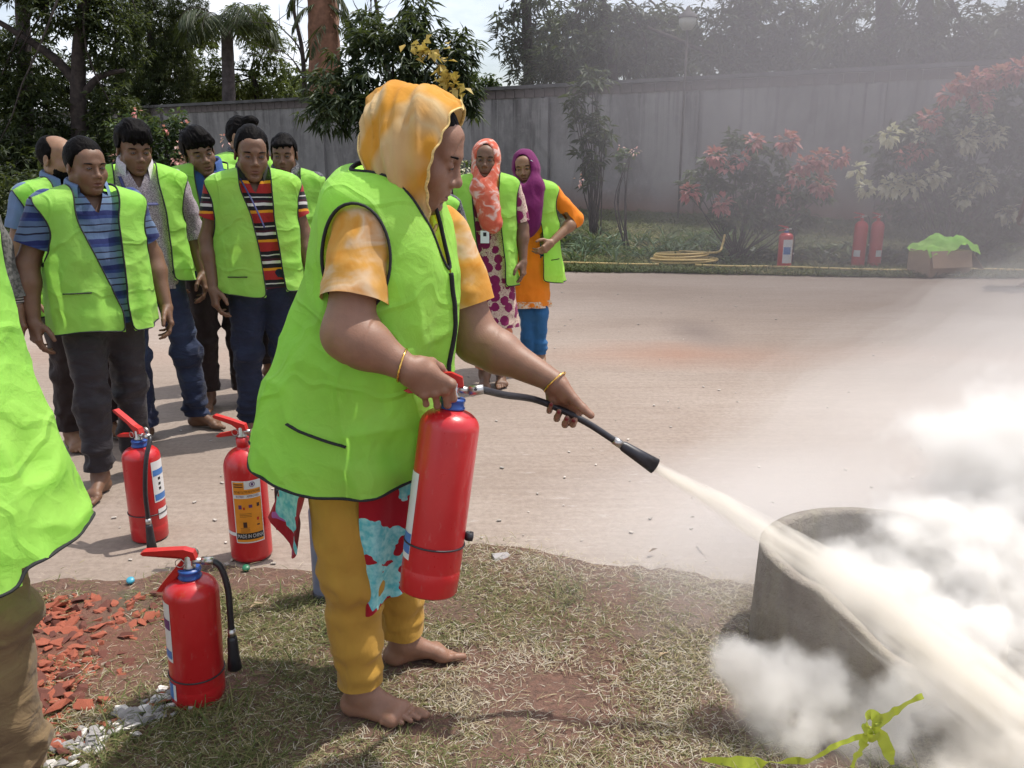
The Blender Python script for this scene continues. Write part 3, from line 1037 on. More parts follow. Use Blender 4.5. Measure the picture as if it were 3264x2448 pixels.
rub = thing('brick_rubble', 'spread of broken red brick chips on the verge behind the front extinguisher', 'rubble', (-1.3, 2.35, 0))
g = np.random.default_rng(15)
def put_chip(root, name, me, x, y, sz):
    o = link(name, me, None, root)
    o.location = (x - root.location.x, y - root.location.y, sz * 0.3 + 0.010)
    o.rotation_euler = (g.uniform(-.5, .5), g.uniform(-.5, .5), g.uniform(0, 6.3)); o.scale = (sz,) * 3
k = 0
while k < 295:
    x, y = g.normal(-1.43, 0.12), g.uniform(1.85, 2.70)
    x += 0.12 * (y - 2.3)
    if x > -0.98 and y > 2.0 and g.uniform() < 0.8: continue
    if x < -1.8: continue
    put_chip(rub, 'brick_chip', bm_[g.integers(0, 9)], x, y, g.uniform(0.012, 0.030) * (1.25 if y < 2.2 else 1)); k += 1
# finer grit among it
V = []; T = []; off = 0
for k in range(2600):
    me = bm_[k % 9]; sz = g.uniform(0.005, 0.014)
    c = np.array([v.co[:] for v in me.vertices]) @ rotz(g.uniform(0, 6)).T * sz + [g.normal(-1.42, 0.14), g.uniform(1.8, 2.72), 0.009]
    V.append(c)
    for p in me.polygons:
        vs_ = list(p.vertices)
        for a in range(1, len(vs_) - 1): T.append((vs_[0] + off, vs_[a] + off, vs_[a + 1] + off))
    off += len(c)
o = mobj('brick_grit', np.concatenate(V), None, T, M['brick_red'], None, False); tag(o, kind='stuff')
st = thing('stone_pile', 'trail of grey and white stone chips in the grass by the front extinguisher', 'stones', (-1.03, 2.02, 0))
for k in range(110):
    u = g.uniform(0, 1); x = -1.16 + 0.25 * u + g.normal(0, 0.030); y = 1.86 + 0.32 * u + g.normal(0, 0.035)
    put_chip(st, 'stone_chip', sm_[g.integers(0, 6)] if g.uniform() > 0.16 else bm_[g.integers(0, 9)], x, y, g.uniform(0.012, 0.024))
# odd stones, scraps and leaves on the road and verge
for (u, v, sz, me, lab, nm) in [(1080, 1203, 0.040, sm_[1], 'grey broken stone lying at the edge of the grass', 'stone'), (1720, 1205, 0.02, bm_[1], 'reddish stone in the grass edge beside the white powder', 'stone')]:
    p = spot(u, v, 1.0); tpar = (p - [0, 0, 1.5]); tpar = np.array([0, 0, 1.5]) + tpar * (1.49 / -(p[2] - 1.5))
    o = link(nm, me, None); o.location = (tpar[0], tpar[1], sz * 0.3); o.scale = (sz * 1.2, sz * 0.8, sz * 0.7); o.rotation_euler = (0.2, 0.1, 0.7); tag(o, lab, 'stone')
pb = MB(); g = np.random.default_rng(77)
for k in range(260):
    x = g.uniform(-2.5, 3.5); y = 2.95 + 7.5 * g.uniform(0, 1) ** 2.2
    if y < near_edge(np.array([x]))[0]: continue
    sz = g.uniform(0.004, 0.012); a = g.uniform(0, 6.3)
    pb.box((x, y, -0.002 + sz * 0.15), (sz * 1.8, sz, sz * 0.4), rotz(a))
tag(pb.build('road_grit', simple('pale_scraps', (0.42, 0.38, 0.34), 0.9, var=0.6, scale=9), None, False), kind='stuff')
# ================================================================== plants
def leaf_mat(name, dark, mid, light, trans=0.35):
    m, nt, b, o = newmat(name)
    at = nd(nt, 'ShaderNodeAttribute'); at.attribute_name = 'tone'
    c = ramp(nt, at.outputs['Fac'], [(0.0, dark), (0.55, mid), (1.0, light)])
    setc(nt, b, c); b.inputs['Roughness'].default_value = 0.5
    b.inputs['Specular IOR Level'].default_value = 0.3
    tr = nd(nt, 'ShaderNodeBsdfTranslucent')
    nt.links.new(mixc(nt, 0.5, c, (0.16, 0.20, 0.03)), tr.inputs[0])
    mx = nd(nt, 'ShaderNodeMixShader'); mx.inputs[0].default_value = trans
    nt.links.new(b.outputs[0], mx.inputs[1]); nt.links.new(tr.outputs[0], mx.inputs[2]); nt.links.new(mx.outputs[0], o.inputs['Surface'])
    return m
M['leaf_dark'] = leaf_mat('dark_leaf', (0.018, 0.027, 0.011), (0.036, 0.052, 0.018), (0.075, 0.090, 0.028), 0.30)
M['leaf_mango'] = leaf_mat('mango_leaf', (0.018, 0.030, 0.014), (0.038, 0.058, 0.024), (0.085, 0.110, 0.045), 0.25)
M['leaf_light'] = leaf_mat('light_leaf', (0.045, 0.065, 0.018), (0.085, 0.115, 0.030), (0.15, 0.18, 0.05), 0.4)
M['leaf_olive'] = leaf_mat('olive_leaf', (0.030, 0.034, 0.012), (0.060, 0.064, 0.022), (0.11, 0.11, 0.035), 0.3)
M['leaf_bush'] = leaf_mat('bush_leaf', (0.022, 0.042, 0.016), (0.045, 0.080, 0.028), (0.10, 0.15, 0.05), 0.3)
M['leaf_yellow'] = leaf_mat('yellow_leaf', (0.40, 0.26, 0.05), (0.55, 0.40, 0.10), (0.62, 0.50, 0.18), 0.3)
M['leaf_strap'] = leaf_mat('strap_leaf', (0.03, 0.06, 0.025), (0.06, 0.11, 0.045), (0.12, 0.19, 0.10), 0.3)
M['petal_pink'] = leaf_mat('pink_bract', (0.50, 0.13, 0.14), (0.66, 0.24, 0.23), (0.74, 0.38, 0.35), 0.35)
M['petal_white'] = leaf_mat('cream_bract', (0.66, 0.63, 0.40), (0.80, 0.78, 0.55), (0.86, 0.84, 0.66), 0.3)
M['petal_rose'] = leaf_mat('rose_petal', (0.60, 0.27, 0.24), (0.70, 0.40, 0.34), (0.76, 0.55, 0.48), 0.3)
M['bark'] = simple('dark_bark', (0.040, 0.030, 0.026), 0.95, var=0.5, scale=9, bmp=0.6)
M['bark_red'] = simple('reddish_fibrous_bark', (0.21, 0.105, 0.065), 0.95, var=0.35, scale=7, bmp=0.6)
M['bark_grey'] = simple('grey_palm_bark', (0.075, 0.062, 0.060), 0.95, var=0.4, scale=9, bmp=0.5)
for k in ('leaf_mango', 'leaf_olive', 'leaf_dark', 'leaf_light'): pass


def leaf_cards(P, D, L, W, tone, seed, droop=0.0, fold=0.25):
    """pointed leaves: six-vertex folded blades rooted at P along D"""
    g = np.random.default_rng(seed); n = len(P)
    D = D / (np.linalg.norm(D, axis=1, keepdims=True) + 1e-9)
    up = np.array([0, 0, 1.0]) + g.normal(0, 0.35, (n, 3))
    S = np.cross(D, up); S /= np.linalg.norm(S, axis=1, keepdims=True) + 1e-9
    Nn = np.cross(S, D)
    L = np.broadcast_to(L, (n,))[:, None]; W = np.broadcast_to(W, (n,))[:, None]
    sag = np.array([0, 0, -1.0]) * droop
    m1 = P + D * L * 0.45 + sag * L * 0.12; tipp = P + D * L + sag * L * 0.5
    V = np.stack([P, m1 - S * W / 2 + Nn * W * fold, m1, m1 + S * W / 2 + Nn * W * fold, tipp], 1).reshape(-1, 3)
    b = (np.arange(n) * 5)[:, None]
    q = np.concatenate([b + np.array([[0, 2, 4, 1]]), b + np.array([[0, 3, 4, 2]])])
    return V, q, np.repeat(tone, 5)


class Leaves:
    def __init__(s): s.V = []; s.q = []; s.t = []; s.n = 0
    def add(s, V, q, t): s.V.append(V); s.q.append(q + s.n); s.t.append(t); s.n += len(V); return s
    def build(s, name, mat, parent):
        me = build_mesh(name, np.concatenate(s.V), np.concatenate(s.q), None, False)
        at = me.attributes.new('tone', 'FLOAT', 'POINT'); at.data.foreach_set('value', np.concatenate(s.t).astype(np.float32))
        return link(name, me, mat, parent)


def clump(LV, c, r, n, L, W, seed, droop=0.3, tone=(0.1, 0.9), whorl=7, thin=0.35, hang=0.4):
    """leaf whorls through an ellipsoid"""
    g = np.random.default_rng(seed)
    k = max(1, n // whorl)
    U = g.normal(0, 1, (k, 3)); U /= np.linalg.norm(U, axis=1, keepdims=True)
    rad = g.uniform(thin, 1, k) ** 0.6
    lump = 0.78 + 0.35 * vnoise(U * 1.0 + np.asarray(c)[None], 2.2, seed)
    C = np.asarray(c) + U * (rad * lump)[:, None] * np.asarray(r)
    C = np.repeat(C, whorl, 0); U2 = np.repeat(U, whorl, 0)
    m = len(C)
    D = g.normal(0, 1, (m, 3)) + 0.7 * U2; D[:, 2] = D[:, 2] * 0.5 - hang
    t0 = np.repeat(g.uniform(tone[0], tone[1], k), whorl) + g.normal(0, 0.10, m)
    V, q, t = leaf_cards(C + g.normal(0, 0.02, (m, 3)), D, L * g.uniform(0.6, 1.2, m), W * g.uniform(0.7, 1.2, m), np.clip(t0, 0, 1), seed + 1, droop)
    LV.add(V, q, t)


def cl(u, v, ru, rv, Y, depth=None):
    """crown lobe surveyed from the photograph"""
    c = spot(u, v, Y); f = Y * math.cos(_P) - (c[2] - 1.5) * math.sin(_P)
    return c, np.array([ru * f / 1841, depth if depth else 0.5 * (ru + rv) * f / 1841, rv * f / 1841])


def trunk_pts(pts, r0, r1, n=14, seed=0, wob=0.03):
    P = smooth_path(pts, n)
    P = P + wob * np.stack([vnoise(P, 1.3, seed + k) for k in range(3)], 1)
    return P, np.linspace(r0, r1, len(P))


def tree(name, label, base, trunks, lobes, mat, leaf=(0.18, 0.045), bark='bark', group='trees round the compound', droop=0.3, dens=1.0, seed=1, whorl=7, tone=(0.05, 0.9), twigs=0, hang=0.4, thin=0.3):
    root = thing(name, label, 'tree', base, 0, group)
    B = np.asarray(base, float)
    mb = MB()
    for pts, r0, r1 in trunks:
        P, r = trunk_pts([np.asarray(p) for p in pts], r0, r1, 16, seed)
        mb.tube(P - B, r, 8)
    first = np.asarray(trunks[0][0][-1])
    g = np.random.default_rng(seed + 5)
    for (c, r) in lobes:
        for k in range(1 + twigs):
            e = c + g.normal(0, 0.45, 3) * r
            s0 = first + g.normal(0, 0.15, 3)
            mid = (s0 + e) / 2 + g.normal(0, 0.15, 3) * np.linalg.norm(e - s0) * 0.4
            P, rr = trunk_pts([s0, mid, e], 0.035, 0.008, 8, seed + k, 0.05)
            mb.tube(P - B, rr, 5)
    mb.build('trunk', M[bark], root)
    LV = Leaves()
    for i, (c, r) in enumerate(lobes):
        area = 4 * np.pi * ((r[0] * r[1] + r[0] * r[2] + r[1] * r[2]) / 3)
        n = int(dens * area / (leaf[0] * leaf[1]) * 3.0)
        clump(LV, c - B, r * 1.32, min(n, 11000), leaf[0], leaf[1], seed * 31 + i, droop, tone, whorl, thin, hang)
    if LV.n: LV.build('crown', M[mat], root)
    return root


G0 = lambda p: (p[0], p[1], 0.0)
TG = 'trees round the compound'
# left, dark broadleaf with leaning limbs
Y = 19
tree('broadleaf_tree', 'dark broadleaf tree with forked trunk at the far left behind the men', (spot(165, 430, Y)[0], Y, 0),
     [([(spot(165, 430, Y)[0], Y, 0), spot(172, 300, Y), spot(165, 190, Y), spot(175, 60, Y), spot(200, -120, Y)], 0.22, 0.10), ([spot(168, 190, Y), spot(120, 130, Y), spot(60, 85, Y), spot(-30, 30, Y)], 0.12, 0.05), ([spot(168, 215, Y), spot(215, 165, Y), spot(270, 150, Y)], 0.10, 0.04)],
     [cl(60, 280, 110, 80, Y), cl(170, 330, 110, 70, Y + .5), cl(40, 190, 80, 45, Y), cl(30, 380, 100, 80, Y - .6), cl(250, 250, 60, 60, Y), cl(140, 20, 90, 60, Y), cl(240, 70, 70, 90, Y + .4), cl(10, 110, 60, 26, Y), cl(70, -30, 80, 40, Y)], 'leaf_dark', (0.16, 0.05), seed=3, dens=1.15, tone=(0, .8))
# pinnate palm-like crown at upper left
def frond(mbL, mbT, base, tip_dir, L, droop, n=26, ll=0.34, lw=0.030, seed=0, tone=(.2, .7), B=np.zeros(3)):
    g = np.random.default_rng(seed)
    d = unit(tip_dir); P = []; p = np.asarray(base, float); el = d.copy()
    for k in range(18):
        P.append(p.copy()); el = unit(el + np.array([0, 0, -droop]) * (k / 18)); p = p + el * L / 18
    P = np.array(P)
    mbT.tube(P - B, np.linspace(0.018, 0.004, 18), 5)
    tt = np.linspace(0.12, 0.99, n); idx = tt * 17; i0 = np.clip(idx.astype(int), 0, 16); f = (idx - i0)[:, None]
    C = P[i0] * (1 - f) + P[i0 + 1] * f; T = P[i0 + 1] - P[i0]; T /= np.linalg.norm(T, axis=1, keepdims=True)
    S = np.cross(T, [0, 0, 1.0]); S /= np.linalg.norm(S, axis=1, keepdims=True) + 1e-9
    lens = ll * np.sin(np.pi * (0.15 + 0.8 * tt))
    for sg in (-1, 1):
        D = S * sg * 0.9 + T * 0.55 + np.array([0, 0, -0.35])
        V, q, t = leaf_cards(C - B, D + g.normal(0, .08, D.shape), lens, np.full(n, lw), np.clip(g.uniform(*tone, n), 0, 1), seed + 3 + sg, 0.7, 0.1)
        mbL.add(V, q, t)

def palm(label, u, vb, vt, Y, r, n, L, seed, droop=0.30, extra=(), mat='leaf_dark', bark='bark_grey', ll=0.34, start=0.0, lift=0.5, fl=30):
    b = np.array([spot(u, vb, Y)[0], Y, 0.0])
    top = spot(u, vt, Y)
    root = thing('palm_tree', label, 'palm', b, 0, TG)
    mb = MB()
    P = smooth_path([b, (b + top) / 2 + [0.05, 0, 0], top], 20)
    zz = np.arange(len(P))
    mb.tube(P - b, np.linspace(r * 1.15, r * 0.8, len(P)) * (1 + 0.05 * (zz % 2)), 12)
    mb.build('trunk', M[bark], root)
    LV = Leaves(); mt = MB(); g = np.random.default_rng(seed)
    for k in range(n):
        a = start + 2 * np.pi * k / n + g.uniform(-.15, .15)
        frond(LV, mt, top, (math.cos(a), math.sin(a) * 0.9, lift * g.uniform(0.5, 1.3)), L * g.uniform(.85, 1.1), droop, fl, ll, 0.04, seed + k * 7, B=b)
    mt.build('frond_ribs', M['leaf_rib'] if 'leaf_rib' in M else M['bark'], root)
    LV.build('fronds', M[mat], root)
    return root
palm('dark palm with drooping fronds and bare trunk rising behind the wall', 490, 420, 58, 26, 0.20, 14, 1.9, 3, 0.36, ll=0.95, fl=44, lift=.9, start=0.1)
palm('tall palm whose fronds hang into view at the upper left corner', 45, 420, -60, 19.5, 0.16, 9, 2.1, 9, 0.30, ll=0.7, start=0.3)
# feathery dark tree left of the palm
Y = 27
tree('feathery_tree', 'feathery dark tree between the palm and the forked tree', (spot(345, 430, Y)[0], Y, 0),
     [([(spot(345, 430, Y)[0], Y, 0), spot(340, 250, Y), spot(325, 90, Y), spot(318, -60, Y)], 0.16, 0.08)],
     [cl(340, 60, 70, 80, Y), cl(370, 150, 60, 70, Y), cl(300, 170, 60, 60, Y), cl(350, 240, 90, 40, Y), cl(290, 20, 60, 60, Y), cl(400, 10, 50, 40, Y)], 'leaf_dark', (0.11, 0.022), seed=5, dens=0.85, whorl=9, tone=(0, .7), hang=.6)
# sunny trees beyond the wall
Y = 29
tree('sunlit_tree', 'yellow green sunlit tree beyond the wall beside the palm', (spot(570, 420, Y)[0], Y, 0), [([(spot(570, 420, Y)[0], Y, 0), spot(560, 250, Y), spot(540, 150, Y)], 0.15, 0.06)],
     [cl(575, 110, 50, 60, Y), cl(520, 180, 60, 40, Y), cl(440, 160, 50, 60, Y), cl(590, 200, 50, 30, Y), cl(430, 215, 60, 26, Y), cl(540, 40, 45, 35, Y)], 'leaf_light', (0.20, 0.05), seed=7, dens=0.8, whorl=9)
tree('round_tree', 'rounded light green tree low beyond the wall', (spot(620, 420, 34)[0], 34, 0), [([(spot(620, 420, 34)[0], 34, 0), spot(625, 220, 34)], 0.15, 0.08)],
     [cl(615, 190, 55, 36, 34), cl(560, 200, 40, 28, 34), cl(660, 180, 40, 40, 34)], 'leaf_light', (0.24, 0.09), seed=8, dens=0.9)
# bare branched tree and big reddish trunk
Y = 17
def bare_tree(label, u, Y, forks, seed):
    b = np.array([spot(u, 420, Y)[0], Y, 0])
    root = thing('bare_tree', label, 'tree', b, 0, TG)
    mb = MB(); g = np.random.default_rng(seed)
    main, rr = trunk_pts([b, spot(u + 5, 250, Y), spot(u - 2, 120, Y), spot(u - 22, 20, Y), spot(u - 30, -60, Y)], 0.09, 0.03, 20, seed)
    mb.tube(main - b, rr, 7)
    for pts in forks:
        P, r = trunk_pts([spot(a, c, Y) for a, c in pts], 0.035, 0.006, 12, seed + 3, 0.08)
        mb.tube(P - b, r, 5)
        for k in range(5):
            i = g.integers(3, len(P) - 1); d = g.normal(0, 1, 3) * [1, .5, .8] + [0, 0, .4]
            Q = smooth_path([P[i], P[i] + d * .25, P[i] + d * .55 + [0, 0, .1]], 6)
            mb.tube(Q - b, np.linspace(.010, .003, len(Q)), 4)
    mb.build('trunk', M['bark'], root)
bare_tree('leafless thin tree with spidery branches left of the reddish trunk', 655, 24, [((655, 150), (640, 95), (610, 60), (590, 40)), ((655, 170), (630, 130), (600, 105)), ((650, 110), (640, 60), (645, 10)), ((655, 130), (670, 90), (690, 60))], 4)
bare_tree('leafless twiggy tree behind the mango crown against the sky', 835, 22.5, [((835, 120), (800, 70), (775, 30), (765, -10)), ((835, 100), (850, 50), (880, 10)), ((830, 90), (800, 40), (810, -10)), ((835, 130), (870, 80), (905, 60))], 6)
Y = 23.8
b = (spot(705, 420, Y)[0], Y, 0)
rt = thing('stout_trunk_tree', 'stout reddish fibrous trunk rising above the wall left of the woman', 'tree', b, 0, TG)
P, r = trunk_pts([b, spot(703, 220, Y), spot(702, 100, Y), spot(688, -70, Y)], 0.44, 0.38, 90, 3)
V, q, t = tube(P - np.array(b), r, 26)
V = V * (1 + 0.10 * fbm(V * np.array([1, 1, .35]), 4.5, 6, 3))[:, None] ** np.array([1, 1, 0])
mobj('trunk', V, q, t, M['bark_red'], rt)
LV = Leaves(); mt = MB()
for k in range(9):
    frond(LV, mt, spot(690 + (k % 3) * 12, -30 + 40 * (k % 3), Y) + np.array([0, -.4, 0]), (math.cos(k * .9), .3 * math.sin(k), -.2), 1.3, .35, 26, .4, .035, 50 + k, B=np.array(b))
LV.build('fronds', M['leaf_dark'], rt)
# mango in front of the wall
Y = 13.4
b = (spot(850, 420, Y)[0], Y, 0.2)
tree('mango_tree', 'leafy mango tree overhanging the wall above the yellow headscarf', b, [([b, spot(850, 330, Y), spot(845, 220, Y)], 0.14, 0.08)],
     [cl(830, 130, 90, 75, Y), cl(740, 190, 75, 60, Y), cl(700, 240, 45, 45, Y - .4), cl(930, 150, 75, 75, Y), cl(990, 120, 40, 60, Y), cl(800, 235, 90, 45, Y - .4), cl(880, 75, 60, 50, Y), cl(790, 60, 60, 40, Y + .4), cl(955, 215, 50, 55, Y), cl(1010, 195, 26, 60, Y), cl(905, 25, 36, 40, Y + .3), cl(890, 230, 70, 60, Y)], 'leaf_mango', (0.21, 0.048), seed=11, dens=1.0, whorl=9, tone=(.05, .75), droop=.5)
fl = thing('trumpet_vine', 'yellow trumpet flowers on a vine beside the mango leaves', 'vine', b)
LV = Leaves(); g = np.random.default_rng(3)
for (u, v, k) in [(965, 175, 26), (985, 192, 14), (950, 118, 12), (905, 115, 10), (915, 100, 6), (925, 128, 6), (960, 155, 8)]:
    c = spot(u, v, Y - 1.0) - np.array(b)
    P_ = c + g.normal(0, .07, (k, 3)); D_ = g.normal(0, 1, (k, 3)) + [0, -.6, .1]
    LV.add(*leaf_cards(P_, D_, np.full(k, .15), np.full(k, .11), g.uniform(0, 1, k), 5, .3, .2))
LV.build('flowers', M['leaf_yellow'], fl)
mb = MB(); mb.tube(smooth_path([spot(900, 90, Y - .9), spot(935, 130, Y - .9), spot(965, 165, Y - .9), spot(980, 250, Y - .9), spot(985, 420, Y - .9)], 20) - np.array(b), .012, 5).build('stem', M['bark'], fl)
# right, slender trunk and big leaved crowns
Y = 20
tree('slender_tree', 'tall slender dark trunk with long leaves at the centre right above the wall', (spot(1141, 420, Y)[0], Y, 0), [([(spot(1141, 420, Y)[0], Y, 0), spot(1141, 190, Y), spot(1139, 60, Y), spot(1136, -80, Y)], 0.11, 0.10)],
     [cl(1120, 60, 55, 26, Y), cl(1085, 35, 36, 16, Y), cl(1110, 105, 40, 22, Y), cl(1180, 100, 70, 50, Y), cl(1130, 150, 36, 36, Y), cl(1150, -10, 60, 40, Y)], 'leaf_mango', (0.24, 0.055), seed=13, dens=0.7, whorl=6, hang=.15)
Y = 19.6
tree('dense_tree', 'dense hazy tree filling the sky right of the slender trunk', (spot(1330, 420, Y)[0], Y, 0), [([(spot(1330, 420, Y)[0], Y + .8, 0), spot(1325, 200, Y), spot(1310, 60, Y), spot(1290, -60, Y)], 0.13, 0.07)],
     [cl(1240, 110, 90, 75, Y), cl(1330, 90, 80, 80, Y), cl(1410, 120, 70, 70, Y), cl(1270, 30, 70, 40, Y), cl(1390, 40, 70, 26, Y), cl(1470, 60, 50, 40, Y), cl(1470, 150, 50, 40, Y), cl(1200, 165, 60, 26, Y)], 'leaf_mango', (0.22, 0.055), seed=15, dens=1.0)
Y = 18.2
tree('spreading_tree', 'spreading hazy tree with slanting branches right of the garden lamp', (spot(1600, 430, Y)[0], Y, 0), [([(spot(1610, 430, Y)[0], Y, 0), spot(1615, 200, Y), spot(1620, 60, Y), spot(1625, -60, Y)], 0.17, 0.12), ([spot(1612, 150, Y), spot(1500, 100, Y), spot(1400, 60, Y)], 0.06, 0.03)],
     [cl(1560, 60, 80, 50, Y), cl(1570, 140, 90, 36, Y), cl(1660, 60, 70, 70, Y), cl(1690, 140, 80, 40, Y), cl(1740, 40, 70, 50, Y), cl(1620, 0, 80, 36, Y)], 'leaf_mango', (0.22, 0.055), seed=17, dens=0.85)
Y = 16.4
tree('hazy_tree', 'broad hazy tree at the upper right behind the flowering bushes', (spot(2020, 430, Y)[0], Y, 0), [([(spot(2020, 430, Y)[0], Y, 0), spot(2010, 200, Y), spot(1990, -60, Y)], 0.15, 0.10)],
     [cl(1830, 100, 80, 55, Y), cl(1960, 90, 80, 70, Y), cl(2060, 60, 80, 70, Y), cl(2160, 90, 90, 70, Y), cl(2100, 150, 80, 50, Y), cl(2240, 40, 70, 70, Y), cl(1790, 160, 60, 26, Y), cl(2230, 170, 60, 60, Y)], 'leaf_mango', (0.20, 0.05), seed=19, dens=0.85)
palm('hazy palm with hanging leaflets at the upper right', 1912, 430, -20, 17.0, 0.20, 10, 1.7, 21, 0.34, ll=0.5, lift=0.3)
# dark canopy standing behind, along the wall
for k, (u, v, ru, rv, Y, mt) in enumerate([(60, 130, 110, 120, 33, 'leaf_dark'), (210, 180, 90, 70, 34, 'leaf_dark'), (330, 110, 90, 110, 35, 'leaf_olive'), (455, 190, 80, 50, 33, 'leaf_olive'), (410, 60, 60, 50, 34, 'leaf_olive'), (1240, 100, 110, 80, 25, 'leaf_mango'), (1420, 80, 110, 85, 24, 'leaf_mango'), (1600, 90, 110, 80, 23, 'leaf_mango'), (1780, 80, 120, 80, 22, 'leaf_mango'), (1960, 90, 120, 80, 21, 'leaf_mango'), (2140, 90, 120, 90, 20, 'leaf_mango'), (2290, 110, 90, 90, 19, 'leaf_mango')]):
    where = ['at the far left', 'left of the feathery tree', 'behind the feathery tree', 'left of the drooping palm', 'above the drooping palm fronds', 'left part of the hazy row', 'behind the garden lamp', 'right of the garden lamp', 'left of the hazy palm', 'behind the hazy palm', 'over the cream bract bush', 'at the right edge'][k]
    b = (spot(u, 400, Y)[0], Y, 0)
    tree('canopy_tree', 'tall dark canopy tree beyond the wall ' + where, b, [([b, spot(u + 4, 250, Y), spot(u, v, Y)], 0.2, 0.1)], [cl(u, v, ru * .8, rv * .8, Y, 1.2), cl(u - ru * .5, v + rv * .45, ru * .5, rv * .4, Y, 1.0), cl(u + ru * .5, v + rv * .4, ru * .5, rv * .4, Y, 1.0)], mt, (0.30, 0.09), seed=70 + k, dens=.75, whorl=8, tone=(0, .6))
# far trees in the gap
tree('far_tree', 'small far tree in the sky gap above the wall', (spot(1030, 330, 60)[0], 60, 0), [([(spot(1040, 330, 60)[0], 60, 0), spot(1040, 180, 60)], 0.2, 0.1)], [cl(1035, 172, 42, 18, 60), cl(1000, 182, 36, 16, 60), cl(1060, 180, 22, 10, 60)], 'leaf_bush', (0.4, 0.2), seed=23, dens=0.8)
# shrubs low at the left
Y = 13.2
def shrub(name, label, u, Y, lobes, mat, leaf, seed, blossoms=(), petal='petal_pink', psize=0.06, pn=26, group='flowering shrubs in the garden strip', tone=(.05, .8), dens=1.0, pr=0.11, flat_=1.0):
    x = spot(u, 450, Y)[0]; z = float(bank_z(np.array([x]), np.array([Y]))[0])
    b = np.array([x, Y, z])
    root = thing(name, label, 'shrub', b, 0, group)
    mb = MB(); g = np.random.default_rng(seed)
    for c, r in lobes:
        for k in range(3):
            e = c + g.normal(0, .4, 3) * r
            P = smooth_path([b + g.normal(0, .05, 3) * [1, 1, 0], (b + e) / 2 + g.normal(0, .08, 3), e], 9)
            mb.tube(P - b, np.linspace(.014, .005, len(P)), 5)
    mb.build('stems', M['bark'], root)
    LV = Leaves()
    for i, (c, r) in enumerate(lobes):
        area = 4 * np.pi * ((r[0] * r[1] + r[0] * r[2] + r[1] * r[2]) / 3)
        clump(LV, c - b, r * 1.2, int(dens * area / (leaf[0] * leaf[1]) * 2.4), leaf[0], leaf[1], seed * 13 + i, .3, tone, 6, .3, .25)
    LV.build('foliage', M[mat], root)
    for (uu, vv, rr, pt) in blossoms:
        c = spot(uu, vv, Y - 0.30)
        L2 = Leaves(); k = int(pn * rr)
        U = g.normal(0, 1, (k, 3)); U /= np.linalg.norm(U, axis=1, keepdims=True)
        C = (c - b) + U * pr * rr ** .5 * g.uniform(.4, 1, (k, 1)) * [1, .8, flat_]
        D = U + [0, -.3, -.25]
        L2.add(*leaf_cards(C, D, g.uniform(.8, 1.3, k) * psize, g.uniform(.8, 1.2, k) * psize * .75, g.uniform(0, 1, k), seed + 9, .4, .15))
        L2.build('blossom', M[pt], root)
    return root
SG = 'flowering shrubs in the garden strip'
shrub('shrub', 'dark shrub massed against the wall at the far left', 60, 13.6, [cl(40, 440, 90, 90, 13.6), cl(130, 420, 60, 90, 13.8), cl(200, 400, 40, 80, 14)], 'leaf_dark', (0.13, 0.06), 31, [(125, 520, .4, 'petal_rose'), (45, 512, .3, 'petal_rose')])
shrub('rose_bush', 'green rose bush with pale pink blooms behind the youth in lilac', 330, 12.6, [cl(300, 300, 60, 50, 12.6), cl(360, 330, 60, 70, 12.6), cl(280, 360, 50, 50, 12.6), cl(400, 380, 50, 60, 12.6), cl(370, 270, 40, 30, 12.6), cl(320, 420, 90, 50, 12.7)], 'leaf_bush', (0.11, 0.05), 33,
      [(383, 342, 1.0, 'petal_rose'), (292, 242, .3, 'petal_pink'), (360, 278, .25, 'petal_pink'), (400, 272, .3, 'petal_pink'), (488, 302, .5, 'petal_rose'), (385, 312, .25, 'petal_rose'), (250, 340, .3, 'petal_rose')], psize=.055)
shrub('wall_creeper', 'creeper with hanging leaves climbing the wall behind the girl in plum', 1285, 15.4, [cl(1280, 330, 40, 50, 15.3, .22), cl(1265, 270, 34, 40, 15.4, .2), cl(1300, 280, 30, 40, 15.3, .2), cl(1262, 210, 28, 40, 15.4, .2), cl(1240, 225, 16, 30, 15.5, .15), cl(1275, 390, 20, 30, 15.3, .15), cl(1285, 170, 40, 30, 15.4, .2)], 'leaf_mango', (0.20, 0.07), 35, group=None, dens=.85)
shrub('young_rose', 'spindly rose with two pale blooms in front of the grey wall', 1352, 13.8, [cl(1352, 335, 16, 12, 13.8, .12), cl(1345, 360, 10, 10, 13.8, .1)], 'leaf_bush', (0.10, 0.05), 37, [(1373, 326, .5, 'petal_rose'), (1340, 318, .2, 'petal_rose'), (1252, 389, .45, 'petal_rose')], psize=.05)
shrub('mussaenda_bush', 'leafy bush with coral pink bracts in the middle of the strip', 1600, 12.9, [cl(1590, 330, 46, 50, 12.9), cl(1530, 380, 50, 50, 12.9), cl(1640, 350, 46, 40, 12.9), cl(1700, 400, 60, 46, 12.9), cl(1620, 410, 70, 50, 12.9), cl(1500, 400, 26, 30, 12.9), cl(1760, 410, 50, 40, 12.9), cl(1600, 470, 90, 30, 12.8), cl(1700, 470, 80, 30, 12.8)], 'leaf_bush', (0.15, 0.075), 39,
      [(1545, 335, 1.0, 'petal_pink'), (1570, 362, .5, 'petal_pink'), (1627, 305, .8, 'petal_pink'), (1700, 305, 1.4, 'petal_pink'), (1770, 345, 1.6, 'petal_pink'), (1735, 355, .7, 'petal_pink'), (1492, 415, 1.0, 'petal_pink'), (1562, 440, 1.0, 'petal_pink'), (1720, 380, .7, 'petal_pink'), (1775, 400, 1.5, 'petal_pink'), (1820, 340, .6, 'petal_pink'), (1690, 420, .5, 'petal_pink'), (1600, 345, .4, 'petal_pink')], psize=.095, pn=62, pr=.115, dens=.8)
